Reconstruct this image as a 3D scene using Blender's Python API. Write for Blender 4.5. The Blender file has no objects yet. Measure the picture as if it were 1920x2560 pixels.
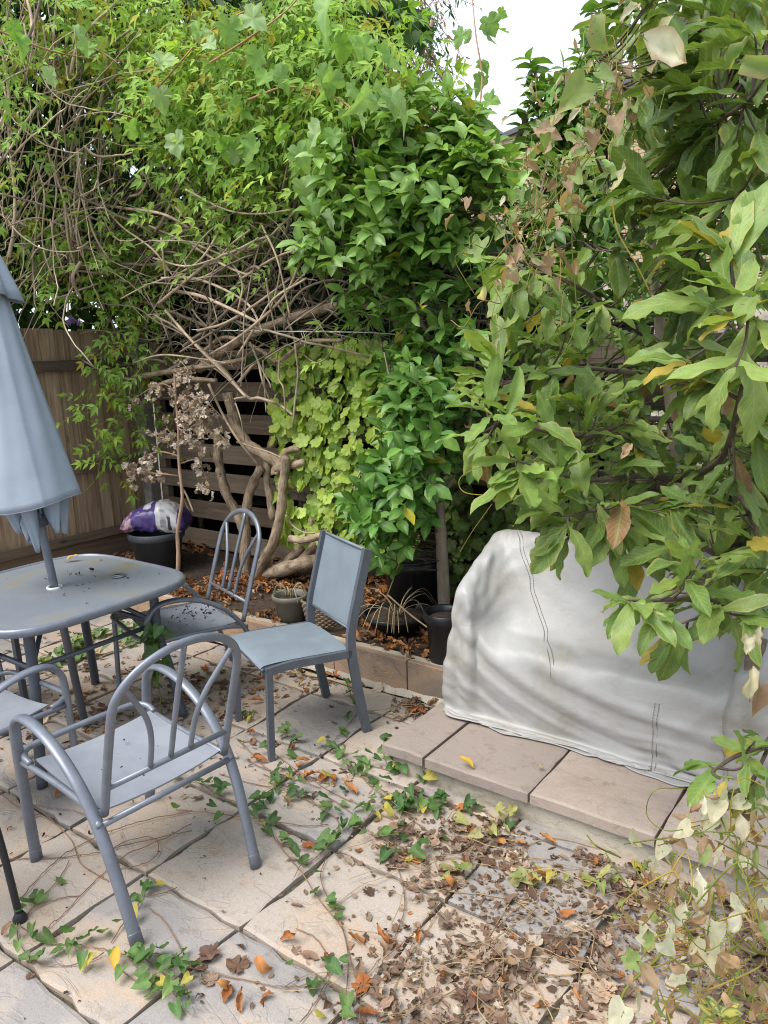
import bpy, bmesh, math, random
import numpy as np
from mathutils import Matrix, Vector

rng = np.random.default_rng(11)
random.seed(5)
SC = bpy.context.scene
COL = SC.collection
R = math.radians

# ------------------------------------------------------------------ camera
# World frame: metres, X along the planting-bed wall, Y towards the rear fence, Z up.
F_PX, PITCH, ROLL, EYE = 1923.0, R(12.067), R(-1.983), 1.753
EU_A = R(143.271 - 180)
EU = np.array([math.cos(EU_A), math.sin(EU_A)])
EV = np.array([-math.sin(EU_A), math.cos(EU_A)])

def ray(x, y):
    cr, sr = math.cos(ROLL), math.sin(ROLL)
    a, b = x - 960, y - 1280
    X = (cr * a + sr * b) / F_PX
    Yd = (-sr * a + cr * b) / F_PX
    c, s = math.cos(PITCH), math.sin(PITCH)
    v = np.array([X, c - s * Yd])
    return np.array([v @ EU, v @ EV, -s - c * Yd])

def at(x, y, z=None, X=None, Y=None, d=None):
    """measured point of the garden: sight line of the survey picture cut with a plane"""
    r = ray(x, y)
    if z is not None: t = (z - EYE) / r[2]
    elif X is not None: t = X / r[0]
    elif Y is not None: t = Y / r[1]
    else: t = d
    return np.array([0, 0, EYE]) + t * r

def project(P):
    P = np.asarray(P, float).reshape(-1, 3) - np.array([0, 0, EYE])
    v = np.stack([P[:, :2] @ EU, P[:, :2] @ EV], 1) if False else None
    vx = P[:, 0] * EU[0] + P[:, 1] * EV[0]
    vy = P[:, 0] * EU[1] + P[:, 1] * EV[1]
    c, s = math.cos(PITCH), math.sin(PITCH)
    dd = vy * c - P[:, 2] * s
    up = vy * s + P[:, 2] * c
    a, b = F_PX * vx / dd, -F_PX * up / dd
    cr, sr = math.cos(ROLL), math.sin(ROLL)
    return np.stack([960 + cr * a - sr * b, 1280 + sr * a + cr * b, dd], 1)

cam_d = bpy.data.cameras.new('camera')
cam = bpy.data.objects.new('camera', cam_d)
COL.objects.link(cam)
fw = ray(960, 1280)
rt = ray(960 + F_PX, 1280) - fw
up = ray(960, 1280 - F_PX) - fw
M = Matrix.Identity(4)
for i in range(3):
    M[i][0], M[i][1], M[i][2] = rt[i], up[i], -fw[i]
M[2][3] = EYE
cam.matrix_world = M
cam_d.sensor_fit = 'VERTICAL'
cam_d.sensor_height = 24.0
cam_d.lens = F_PX / 2560 * 24.0
cam_d.clip_start, cam_d.clip_end = 0.05, 500
SC.camera = cam

# ------------------------------------------------------------------ sky, sun, exposure
SUN_EL, SUN_AZ = R(58), R(200)          # azimuth measured clockwise from +Y
world = bpy.data.worlds.new('World')
SC.world = world
world.use_nodes = True
nt = world.node_tree
nt.nodes.clear()
wo = nt.nodes.new('ShaderNodeOutputWorld')
bg = nt.nodes.new('ShaderNodeBackground')
sky = nt.nodes.new('ShaderNodeTexSky')
sky.sky_type = 'NISHITA'
sky.sun_disc = False
sky.sun_elevation = SUN_EL
sky.sun_rotation = SUN_AZ
sky.air_density, sky.dust_density = 1.0, 2.0
tc = nt.nodes.new('ShaderNodeTexCoord')
cl = nt.nodes.new('ShaderNodeTexNoise')
cl.inputs['Scale'].default_value = 1.6
cl.inputs['Detail'].default_value = 6
cl.inputs['Roughness'].default_value = 0.55
rp = nt.nodes.new('ShaderNodeValToRGB')
rp.color_ramp.elements[0].position, rp.color_ramp.elements[0].color = 0.30, (0.55, 0.55, 0.55, 1)
rp.color_ramp.elements[1].position, rp.color_ramp.elements[1].color = 0.55, (1, 1, 1, 1)
mx = nt.nodes.new('ShaderNodeMix')
mx.data_type = 'RGBA'
mx.inputs['B'].default_value = (5.2, 5.8, 6.5, 1)
nt.links.new(tc.outputs['Generated'], cl.inputs['Vector'])
nt.links.new(cl.outputs['Fac'], rp.inputs['Fac'])
nt.links.new(rp.outputs['Color'], mx.inputs['Factor'])
nt.links.new(sky.outputs['Color'], mx.inputs['A'])
nt.links.new(mx.outputs['Result'], bg.inputs['Color'])
bg.inputs['Strength'].default_value = 0.11
nt.links.new(bg.outputs['Background'], wo.inputs['Surface'])

sun_d = bpy.data.lights.new('sun', 'SUN')
sun_d.energy = 2.3
sun_d.angle = R(42)
sun_d.color = (1.0, 0.96, 0.90)
sun = bpy.data.objects.new('sun', sun_d)
COL.objects.link(sun)
sdir = Vector((math.sin(SUN_AZ) * math.cos(SUN_EL), math.cos(SUN_AZ) * math.cos(SUN_EL), math.sin(SUN_EL)))
sun.rotation_euler = sdir.to_track_quat('Z', 'Y').to_euler()
sun.location = (0, 0, 20)

SC.view_settings.view_transform = 'Standard'
SC.view_settings.look = 'None'
SC.view_settings.gamma = 1.0
SC.view_settings.use_curve_mapping = False
SC.view_settings.exposure = 1.07
SC.cycles.use_denoising = True
SC.cycles.pixel_filter_type = 'BLACKMAN_HARRIS'
SC.cycles.filter_width = 1.05
SC.cycles.max_bounces = 8
SC.cycles.diffuse_bounces = 4
SC.cycles.transmission_bounces = 4
SC.cycles.transparent_max_bounces = 8

# ------------------------------------------------------------------ mesh helpers
class MB:
    """collects geometry and links it as one mesh object"""
    def __init__(s):
        s.v, s.f, s.c, s.uv, s.n = [], [], [], [], 0
    def add(s, v, faces, col=None, uv=None):
        v = np.asarray(v, float).reshape(-1, 3)
        m = len(v)
        if not isinstance(faces, list): faces = [faces]
        for fa in faces:
            fa = np.asarray(fa, np.int64)
            if fa.size: s.f.append(fa + s.n)
        s.v.append(v)
        c = np.ones((m, 3)) * 0.5 if col is None else np.broadcast_to(np.asarray(col, float), (m, 3))
        s.c.append(c)
        s.uv.append(np.zeros((m, 2)) if uv is None else np.asarray(uv, float))
        s.n += m
        return s
    def mesh(s, name, mat, smooth=True):
        me = bpy.data.meshes.new(name)
        V = np.concatenate(s.v); C = np.concatenate(s.c); U = np.concatenate(s.uv)
        loops = np.concatenate([f.ravel() for f in s.f])
        tot = np.concatenate([np.full(len(f), f.shape[1]) for f in s.f])
        st = np.concatenate([[0], np.cumsum(tot)[:-1]])
        me.vertices.add(len(V)); me.vertices.foreach_set('co', V.astype(np.float32).ravel())
        me.loops.add(len(loops)); me.loops.foreach_set('vertex_index', loops.astype(np.int32))
        me.polygons.add(len(tot)); me.polygons.foreach_set('loop_start', st.astype(np.int32))
        me.polygons.foreach_set('use_smooth', np.full(len(tot), bool(smooth)))
        a = me.attributes.new('col', 'FLOAT_COLOR', 'POINT')
        a.data.foreach_set('color', np.concatenate([C, np.ones((len(C), 1))], 1).astype(np.float32).ravel())
        uvl = me.uv_layers.new(name='UVMap')
        uvl.data.foreach_set('uv', U[loops].astype(np.float32).ravel())
        me.update(calc_edges=True)
        me.validate()
        if mat is not None: me.materials.append(mat)
        return me
    def build(s, name, mat, parent=None, smooth=True, kind=None, label=None):
        return put(name, s.mesh(name, mat, smooth), parent, kind=kind, label=label)

def put(name, me, parent=None, mat4=None, kind=None, label=None):
    o = bpy.data.objects.new(name, me)
    COL.objects.link(o)
    if mat4 is not None: o.matrix_basis = mat4
    if parent is not None:
        o.parent = parent
        if 'wb' in parent:                      # parts given in world coordinates
            o.matrix_parent_inverse = Matrix.Translation(-parent.location)
    if kind: o['kind'] = kind
    if label: o['label'] = label
    return o

def tag(o, label, cat, group=None, kind=None):
    o['label'] = label
    if cat: o['category'] = cat
    if group: o['group'] = group
    if kind: o['kind'] = kind
    return o

def thing(name, loc, label, cat, group=None, rz=0.0, local=False):
    o = bpy.data.objects.new(name, None)
    COL.objects.link(o)
    o.empty_display_size = 0.1
    o.location = Vector([float(q) for q in loc])
    o.rotation_euler = (0, 0, rz)
    if not local: o['wb'] = 1
    return tag(o, label, cat, group)

def structure(name, loc=(0, 0, 0)):
    o = bpy.data.objects.new(name, None)
    COL.objects.link(o)
    o.location = loc; o['wb'] = 1; o['kind'] = 'structure'
    return o

def smooth_path(pts, k=6):
    P = np.asarray(pts, float)
    if len(P) < 3:
        t = np.linspace(0, 1, k + 1)[:, None]
        return P[0] * (1 - t) + P[-1] * t
    Q = np.concatenate([[2 * P[0] - P[1]], P, [2 * P[-1] - P[-2]]])
    out = []
    for i in range(1, len(Q) - 2):
        p0, p1, p2, p3 = Q[i - 1], Q[i], Q[i + 1], Q[i + 2]
        t = np.linspace(0, 1, k, endpoint=False)[:, None]
        out.append(0.5 * ((2 * p1) + (-p0 + p2) * t + (2 * p0 - 5 * p1 + 4 * p2 - p3) * t**2 + (-p0 + 3 * p1 - 3 * p2 + p3) * t**3))
    out.append(P[-1:])
    return np.concatenate(out)

def tube(mb, path, r, n=8, col=(.5, .5, .5), hint=(0, 0, 1), oval=(1, 1), cap=True, rough=0.0, closed=False):
    P = np.asarray(path, float)
    m = len(P)
    rr = np.broadcast_to(np.asarray(r, float), (m,)) if np.ndim(r) else np.full(m, float(r))
    T = np.gradient(P, axis=0)
    if closed: T = np.roll(P, -1, 0) - np.roll(P, 1, 0)
    T /= np.linalg.norm(T, axis=1)[:, None] + 1e-12
    h = np.asarray(hint, float)
    A = np.cross(T[0], h)
    if np.linalg.norm(A) < 1e-3: A = np.cross(T[0], [1, 0.1, 0])
    A /= np.linalg.norm(A)
    AA = np.zeros((m, 3)); BB = np.zeros((m, 3))
    for i in range(m):
        A = A - T[i] * (A @ T[i])
        A /= np.linalg.norm(A) + 1e-12
        AA[i] = A; BB[i] = np.cross(T[i], A)
    th = np.linspace(0, 2 * math.pi, n, endpoint=False)
    rad = rr[:, None] * (1 + rough * rng.standard_normal((m, n)))
    V = P[:, None] + (AA[:, None] * np.cos(th)[None, :, None] * oval[0] + BB[:, None] * np.sin(th)[None, :, None] * oval[1]) * rad[..., None]
    L = np.concatenate([[0], np.cumsum(np.linalg.norm(np.diff(P, axis=0), axis=1))])
    UV = np.stack(np.broadcast_arrays(np.abs(np.linspace(-1, 1, n))[None, :] * math.pi * rr.mean(), L[:, None]), -1)
    mm = m if closed else m - 1
    i = np.arange(mm)[:, None] * n; j = np.arange(n)[None]
    i2 = ((np.arange(mm)[:, None] + 1) % m) * n
    q = np.stack([i + j, i + (j + 1) % n, i2 + (j + 1) % n, i2 + j], -1).reshape(-1, 4)
    faces = [q]
    if cap and not closed:
        faces.append(np.arange(n)[::-1][None]); faces.append((m - 1) * n + np.arange(n)[None])
    mb.add(V.reshape(-1, 3), faces, col, UV.reshape(-1, 2))
    return mb

def box_arrays(size, bevel=0.0, seg=1):
    bm = bmesh.new()
    bmesh.ops.create_cube(bm, size=1.0)
    for v in bm.verts: v.co = Vector((v.co.x * size[0], v.co.y * size[1], v.co.z * size[2]))
    if bevel > 0:
        bmesh.ops.bevel(bm, geom=list(bm.edges), offset=bevel, segments=seg, affect='EDGES', profile=0.6)
    bm.verts.ensure_lookup_table()
    V = np.array([v.co[:] for v in bm.verts])
    fs = {}
    for f in bm.faces:
        fs.setdefault(len(f.verts), []).append([v.index for v in f.verts])
    bm.free()
    return V, [np.array(a) for a in fs.values()]

def add_box(mb, c, size, bevel=0.0, rz=0.0, col=None, seg=1, jit=0.0):
    V, fs = box_arrays(size, bevel, seg)
    if jit: V = V + rng.normal(0, jit, V.shape)
    ca, sa = math.cos(rz), math.sin(rz)
    V = np.stack([V[:, 0] * ca - V[:, 1] * sa, V[:, 0] * sa + V[:, 1] * ca, V[:, 2]], 1) + np.asarray(c, float)
    mb.add(V, fs, col, V[:, [0, 2]])
    return mb

def lathe(mb, prof, c, n=32, col=None, wob=0.0):
    prof = np.asarray(prof, float)
    th = np.linspace(0, 2 * math.pi, n, endpoint=False)
    V = np.stack([prof[:, :1] * np.cos(th), prof[:, :1] * np.sin(th), np.broadcast_to(prof[:, 1:], (len(prof), n))], -1)
    if wob: V[..., :2] *= 1 + wob * np.sin(3 * th + 1)[None, :, None]
    i = np.arange(len(prof) - 1)[:, None] * n; j = np.arange(n)[None]
    q = np.stack([i + j, i + (j + 1) % n, i + n + (j + 1) % n, i + n + j], -1).reshape(-1, 4)
    mb.add(V.reshape(-1, 3) + np.asarray(c, float), q, col)
    return mb

def norm(a):
    a = np.asarray(a, float)
    return a / (np.linalg.norm(a, axis=-1, keepdims=True) + 1e-12)

# ------------------------------------------------------------------ materials
def new_mat(name):
    m = bpy.data.materials.new(name)
    m.use_nodes = True
    nt = m.node_tree
    b = nt.nodes['Principled BSDF']
    return m, nt, b

def nd(nt, t, **kw):
    n = nt.nodes.new(t)
    for k, v in kw.items():
        if k in n.inputs: n.inputs[k].default_value = v
        else: setattr(n, k, v)
    return n

def ramp(nt, stops):
    r = nt.nodes.new('ShaderNodeValToRGB')
    e = r.color_ramp.elements
    while len(e) < len(stops): e.new(0.5)
    for el, (p, c) in zip(e, stops):
        el.position = p; el.color = (*c, 1)
    return r

def leaf_mat(name, rough, trans, spec=0.5, veins=0.0):
    m, nt, b = new_mat(name)
    a = nd(nt, 'ShaderNodeAttribute', attribute_name='col')
    no = nd(nt, 'ShaderNodeTexNoise', Scale=38.0, Detail=3.0)
    geo = nd(nt, 'ShaderNodeNewGeometry')
    nt.links.new(geo.outputs['Position'], no.inputs['Vector'])
    mr = nd(nt, 'ShaderNodeMapRange')
    mr.inputs['To Min'].default_value, mr.inputs['To Max'].default_value = 0.78, 1.22
    nt.links.new(no.outputs['Fac'], mr.inputs['Value'])
    mul = nd(nt, 'ShaderNodeMix', data_type='RGBA', blend_type='MULTIPLY')
    mul.inputs['Factor'].default_value = 1
    nt.links.new(a.outputs['Color'], mul.inputs['A'])
    nt.links.new(mr.outputs['Result'], mul.inputs['B'])
    base = mul.outputs['Result']
    # blemishes: small brown spots and paler patches
    n8 = nd(nt, 'ShaderNodeTexNoise', Scale=95.0, Detail=2.0); nt.links.new(geo.outputs['Position'], n8.inputs['Vector'])
    r8 = nd(nt, 'ShaderNodeMapRange'); r8.inputs['From Min'].default_value = 0.69; r8.inputs['From Max'].default_value = 0.76; nt.links.new(n8.outputs['Fac'], r8.inputs['Value'])
    m8 = nd(nt, 'ShaderNodeMix', data_type='RGBA'); m8.inputs['B'].default_value = (0.16, 0.10, 0.045, 1)
    nt.links.new(r8.outputs['Result'], m8.inputs['Factor']); nt.links.new(base, m8.inputs['A'])
    n7 = nd(nt, 'ShaderNodeTexNoise', Scale=14.0, Detail=2.0); nt.links.new(geo.outputs['Position'], n7.inputs['Vector'])
    r7 = nd(nt, 'ShaderNodeMapRange'); r7.inputs['From Min'].default_value = 0.5; r7.inputs['From Max'].default_value = 0.8; r7.inputs['To Max'].default_value = 0.4; nt.links.new(n7.outputs['Fac'], r7.inputs['Value'])
    m7 = nd(nt, 'ShaderNodeMix', data_type='RGBA', blend_type='MULTIPLY'); m7.inputs['B'].default_value = (1.7, 1.35, 0.9, 1)
    nt.links.new(r7.outputs['Result'], m7.inputs['Factor']); nt.links.new(m8.outputs['Result'], m7.inputs['A'])
    base = m7.outputs['Result']
    if veins > 0:
        uv = nd(nt, 'ShaderNodeUVMap')
        sx = nd(nt, 'ShaderNodeSeparateXYZ')
        nt.links.new(uv.outputs['UV'], sx.inputs['Vector'])
        ab = nd(nt, 'ShaderNodeMath', operation='ABSOLUTE'); nt.links.new(sx.outputs['X'], ab.inputs[0])
        m1 = nd(nt, 'ShaderNodeMath', operation='MULTIPLY'); m1.inputs[1].default_value = -0.22; nt.links.new(ab.outputs[0], m1.inputs[0])
        ad = nd(nt, 'ShaderNodeMath', operation='ADD'); nt.links.new(m1.outputs[0], ad.inputs[0]); nt.links.new(sx.outputs['Y'], ad.inputs[1])
        m2 = nd(nt, 'ShaderNodeMath', operation='MULTIPLY'); m2.inputs[1].default_value = 62.0; nt.links.new(ad.outputs[0], m2.inputs[0])
        sn = nd(nt, 'ShaderNodeMath', operation='SINE'); nt.links.new(m2.outputs[0], sn.inputs[0])
        pw = nd(nt, 'ShaderNodeMapRange'); pw.inputs['From Min'].default_value = 0.75; nt.links.new(sn.outputs[0], pw.inputs['Value'])
        mb_ = nd(nt, 'ShaderNodeMapRange'); mb_.inputs['From Min'].default_value = 0.09; mb_.inputs['From Max'].default_value = 0.0
        nt.links.new(ab.outputs[0], mb_.inputs['Value'])
        mxx = nd(nt, 'ShaderNodeMath', operation='MAXIMUM'); nt.links.new(pw.outputs['Result'], mxx.inputs[0]); nt.links.new(mb_.outputs['Result'], mxx.inputs[1])
        sc_ = nd(nt, 'ShaderNodeMath', operation='MULTIPLY'); sc_.inputs[1].default_value = veins; nt.links.new(mxx.outputs[0], sc_.inputs[0])
        ve = nd(nt, 'ShaderNodeMix', data_type='RGBA')
        ve.inputs['B'].default_value = (0.30, 0.42, 0.14, 1)
        nt.links.new(sc_.outputs[0], ve.inputs['Factor']); nt.links.new(base, ve.inputs['A'])
        base = ve.outputs['Result']
        bp = nd(nt, 'ShaderNodeBump', Strength=0.35, Distance=0.002, invert=True)
        nt.links.new(mxx.outputs[0], bp.inputs['Height']); nt.links.new(bp.outputs['Normal'], b.inputs['Normal'])
    nt.links.new(base, b.inputs['Base Color'])
    b.inputs['Roughness'].default_value = rough
    b.inputs['Specular IOR Level'].default_value = spec
    tr = nd(nt, 'ShaderNodeBsdfTranslucent')
    wm = nd(nt, 'ShaderNodeMix', data_type='RGBA', blend_type='MULTIPLY'); wm.inputs['Factor'].default_value = 1
    wm.inputs['B'].default_value = (1.35, 1.4, 0.65, 1)
    nt.links.new(base, wm.inputs['A']); nt.links.new(wm.outputs['Result'], tr.inputs['Color'])
    ms = nd(nt, 'ShaderNodeMixShader'); ms.inputs['Fac'].default_value = trans
    nt.links.new(b.outputs['BSDF'], ms.inputs[1]); nt.links.new(tr.outputs['BSDF'], ms.inputs[2])
    nt.links.new(ms.outputs['Shader'], nt.nodes['Material Output'].inputs['Surface'])
    return m

M_GLOSS = leaf_mat('glossy_leaf', 0.38, 0.26, 0.45)
M_BIG = leaf_mat('veined_leaf', 0.42, 0.30, 0.4, veins=0.35)
M_SOFT = leaf_mat('soft_leaf', 0.55, 0.38, 0.3)
M_DEAD = leaf_mat('dead_leaf', 0.75, 0.15, 0.2)
M_PLASTIC_LEAF = leaf_mat('artificial_leaf', 0.5, 0.35, 0.4)

def bark_mat(name, c1, c2, scale=60, strength=0.8):
    m, nt, b = new_mat(name)
    uv = nd(nt, 'ShaderNodeUVMap')
    mp = nd(nt, 'ShaderNodeMapping'); mp.inputs['Scale'].default_value = (1.0, 0.16, 1)
    nt.links.new(uv.outputs['UV'], mp.inputs['Vector'])
    no = nd(nt, 'ShaderNodeTexNoise', Scale=float(scale), Detail=6.0, Roughness=0.65)
    nt.links.new(mp.outputs['Vector'], no.inputs['Vector'])
    geo = nd(nt, 'ShaderNodeNewGeometry')
    n2 = nd(nt, 'ShaderNodeTexNoise', Scale=9.0, Detail=3.0)
    nt.links.new(geo.outputs['Position'], n2.inputs['Vector'])
    ad = nd(nt, 'ShaderNodeMath', operation='ADD'); nt.links.new(no.outputs['Fac'], ad.inputs[0])
    sb = nd(nt, 'ShaderNodeMath', operation='MULTIPLY_ADD'); sb.inputs[1].default_value = 0.6; sb.inputs[2].default_value = -0.3
    nt.links.new(n2.outputs['Fac'], sb.inputs[0]); nt.links.new(sb.outputs[0], ad.inputs[1])
    r = ramp(nt, [(0.32, c1), (0.68, c2)])
    nt.links.new(ad.outputs[0], r.inputs['Fac'])
    a = nd(nt, 'ShaderNodeAttribute', attribute_name='col')
    mu = nd(nt, 'ShaderNodeMix', data_type='RGBA', blend_type='MULTIPLY'); mu.inputs['Factor'].default_value = 1
    sc = nd(nt, 'ShaderNodeMix', data_type='RGBA', blend_type='MULTIPLY'); sc.inputs['Factor'].default_value = 1
    sc.inputs['B'].default_value = (2, 2, 2, 1)
    nt.links.new(a.outputs['Color'], sc.inputs['A'])
    nt.links.new(r.outputs['Color'], mu.inputs['A']); nt.links.new(sc.outputs['Result'], mu.inputs['B'])
    nt.links.new(mu.outputs['Result'], b.inputs['Base Color'])
    bp = nd(nt, 'ShaderNodeBump', Strength=strength, Distance=0.006)
    nt.links.new(no.outputs['Fac'], bp.inputs['Height']); nt.links.new(bp.outputs['Normal'], b.inputs['Normal'])
    b.inputs['Roughness'].default_value = 0.85
    return m

M_VINE = bark_mat('vine_bark', (0.13, 0.095, 0.065), (0.48, 0.36, 0.245), 90, 1.0)
M_TWIG = bark_mat('twig_bark', (0.18, 0.145, 0.11), (0.40, 0.33, 0.26), 60, 0.3)
M_TRUNK = bark_mat('smooth_bark', (0.25, 0.195, 0.15), (0.46, 0.37, 0.29), 30, 0.35)
M_DARKTWIG = bark_mat('dark_bark', (0.05, 0.035, 0.025), (0.14, 0.10, 0.075), 60, 0.4)
M_STEM = bark_mat('green_stem', (0.10, 0.085, 0.03), (0.20, 0.19, 0.06), 40, 0.1)

def stone_mat(name, stops, bump=0.5, rand=True, rough=0.8):
    m, nt, b = new_mat(name)
    oi = nd(nt, 'ShaderNodeObjectInfo')
    geo = nd(nt, 'ShaderNodeNewGeometry')
    off = nd(nt, 'ShaderNodeVectorMath', operation='ADD')
    cmb = nd(nt, 'ShaderNodeMath', operation='MULTIPLY'); cmb.inputs[1].default_value = 40.0
    nt.links.new(oi.outputs['Random'], cmb.inputs[0])
    nt.links.new(geo.outputs['Position'], off.inputs[0]); nt.links.new(cmb.outputs[0], off.inputs[1])
    mp = nd(nt, 'ShaderNodeMapping'); mp.inputs['Scale'].default_value = (1.0, 1.9, 1.9); mp.inputs['Rotation'].default_value = (0, 0, 0.5)
    nt.links.new(off.outputs[0], mp.inputs['Vector'])
    n1 = nd(nt, 'ShaderNodeTexNoise', Scale=2.2, Detail=7.0, Roughness=0.62, Distortion=0.8)
    nt.links.new(mp.outputs['Vector'], n1.inputs['Vector'])
    r1 = ramp(nt, stops)
    # object random shifts the ramp
    ad = nd(nt, 'ShaderNodeMath', operation='MULTIPLY_ADD'); ad.inputs[1].default_value = 0.45 if rand else 0.0; ad.inputs[2].default_value = -0.22 if rand else 0
    nt.links.new(oi.outputs['Random'], ad.inputs[0])
    a2 = nd(nt, 'ShaderNodeMath', operation='ADD'); nt.links.new(ad.outputs[0], a2.inputs[0]); nt.links.new(n1.outputs['Fac'], a2.inputs[1])
    stc = nd(nt, 'ShaderNodeMapRange'); stc.inputs['From Min'].default_value = 0.30; stc.inputs['From Max'].default_value = 0.70
    nt.links.new(a2.outputs[0], stc.inputs['Value']); nt.links.new(stc.outputs['Result'], r1.inputs['Fac'])
    # dirt spots
    n3 = nd(nt, 'ShaderNodeTexNoise', Scale=13.0, Detail=5.0, Roughness=0.7)
    nt.links.new(off.outputs[0], n3.inputs['Vector'])
    r3 = ramp(nt, [(0.56, (1, 1, 1)), (0.74, (0.62, 0.56, 0.50))])
    nt.links.new(n3.outputs['Fac'], r3.inputs['Fac'])
    mu = nd(nt, 'ShaderNodeMix', data_type='RGBA', blend_type='MULTIPLY'); mu.inputs['Factor'].default_value = 0.75
    nt.links.new(r1.outputs['Color'], mu.inputs['A']); nt.links.new(r3.outputs['Color'], mu.inputs['B'])
    # riven relief: terraces
    n4 = nd(nt, 'ShaderNodeTexNoise', Scale=3.5, Detail=5.0, Roughness=0.5, Distortion=1.2)
    nt.links.new(mp.outputs['Vector'], n4.inputs['Vector'])
    st = nd(nt, 'ShaderNodeMath', operation='MULTIPLY'); st.inputs[1].default_value = 9.0; nt.links.new(n4.outputs['Fac'], st.inputs[0])
    fr = nd(nt, 'ShaderNodeMath', operation='SMOOTH_MIN') if False else nd(nt, 'ShaderNodeMath', operation='PINGPONG')
    fr.inputs[1].default_value = 1.0; nt.links.new(st.outputs[0], fr.inputs[0])
    mr = nd(nt, 'ShaderNodeMapRange', interpolation_type='SMOOTHSTEP'); mr.inputs['From Min'].default_value = 0.02; mr.inputs['From Max'].default_value = 0.16
    nt.links.new(fr.outputs[0], mr.inputs['Value'])
    me_ = nd(nt, 'ShaderNodeMapRange'); me_.inputs['To Min'].default_value = 0.94; me_.inputs['To Max'].default_value = 1.0
    nt.links.new(mr.outputs['Result'], me_.inputs['Value'])
    m9 = nd(nt, 'ShaderNodeMix', data_type='RGBA', blend_type='MULTIPLY'); m9.inputs['Factor'].default_value = 1
    nt.links.new(mu.outputs['Result'], m9.inputs['A']); nt.links.new(me_.outputs['Result'], m9.inputs['B'])
    sp_n = nd(nt, 'ShaderNodeTexNoise', Scale=210.0, Detail=3.0, Roughness=0.7); nt.links.new(off.outputs[0], sp_n.inputs['Vector'])
    sp_r = nd(nt, 'ShaderNodeMapRange'); sp_r.inputs['From Min'].default_value = 0.3; sp_r.inputs['From Max'].default_value = 0.7; sp_r.inputs['To Min'].default_value = 0.84; sp_r.inputs['To Max'].default_value = 1.14
    nt.links.new(sp_n.outputs['Fac'], sp_r.inputs['Value'])
    m10 = nd(nt, 'ShaderNodeMix', data_type='RGBA', blend_type='MULTIPLY'); m10.inputs['Factor'].default_value = 1
    nt.links.new(m9.outputs['Result'], m10.inputs['A']); nt.links.new(sp_r.outputs['Result'], m10.inputs['B'])
    nt.links.new(m10.outputs['Result'], b.inputs['Base Color'])
    n5 = nd(nt, 'ShaderNodeTexNoise', Scale=60.0, Detail=5.0)
    nt.links.new(off.outputs[0], n5.inputs['Vector'])
    hs = nd(nt, 'ShaderNodeMath', operation='MULTIPLY_ADD'); hs.inputs[1].default_value = 0.35
    nt.links.new(n5.outputs['Fac'], hs.inputs[0]); 
    h2 = nd(nt, 'ShaderNodeMath', operation='MULTIPLY_ADD'); h2.inputs[1].default_value = 0.25
    nt.links.new(mr.outputs['Result'], h2.inputs[0]); nt.links.new(n4.outputs['Fac'], h2.inputs[2])
    nt.links.new(h2.outputs[0], hs.inputs[2])
    bp = nd(nt, 'ShaderNodeBump', Strength=bump, Distance=0.008)
    nt.links.new(hs.outputs[0], bp.inputs['Height']); nt.links.new(bp.outputs['Normal'], b.inputs['Normal'])
    b.inputs['Roughness'].default_value = rough
    b.inputs['Specular IOR Level'].default_value = 0.3
    return m

M_SLAB = stone_mat('riven_paving', [(0.08, (0.28, 0.258, 0.248)), (0.34, (0.355, 0.308, 0.272)), (0.62, (0.41, 0.32, 0.248)), (0.90, (0.39, 0.335, 0.29))], 0.6)
M_STEP = stone_mat('step_paving', [(0.15, (0.275, 0.225, 0.197)), (0.5, (0.32, 0.258, 0.216)), (0.85, (0.365, 0.297, 0.256))], 0.35)
M_BLOCK = stone_mat('wall_stone', [(0.25, (0.19, 0.155, 0.13)), (0.5, (0.29, 0.21, 0.155)), (0.75, (0.36, 0.245, 0.165))], 0.6)
M_MORTAR = stone_mat('mortar', [(0.3, (0.30, 0.27, 0.22)), (0.7, (0.48, 0.43, 0.35))], 0.6, rand=False)
M_CONC = stone_mat('concrete', [(0.3, (0.19, 0.18, 0.165)), (0.7, (0.30, 0.285, 0.26))], 0.4, rand=False)

def soil_mat(name, c1, c2, scale=30, bump=1.0):
    m, nt, b = new_mat(name)
    geo = nd(nt, 'ShaderNodeNewGeometry')
    no = nd(nt, 'ShaderNodeTexNoise', Scale=float(scale), Detail=8.0, Roughness=0.7)
    nt.links.new(geo.outputs['Position'], no.inputs['Vector'])
    r = ramp(nt, [(0.35, c1), (0.65, c2)])
    nt.links.new(no.outputs['Fac'], r.inputs['Fac']); nt.links.new(r.outputs['Color'], b.inputs['Base Color'])
    bp = nd(nt, 'ShaderNodeBump', Strength=bump, Distance=0.02)
    nt.links.new(no.outputs['Fac'], bp.inputs['Height']); nt.links.new(bp.outputs['Normal'], b.inputs['Normal'])
    b.inputs['Roughness'].default_value = 0.95
    return m

M_JOINT = soil_mat('joint_dirt', (0.05, 0.045, 0.026), (0.20, 0.17, 0.115), 60, 0.8)
M_SOIL = soil_mat('bed_soil', (0.022, 0.015, 0.010), (0.085, 0.055, 0.036), 30, 1.0)

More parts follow.
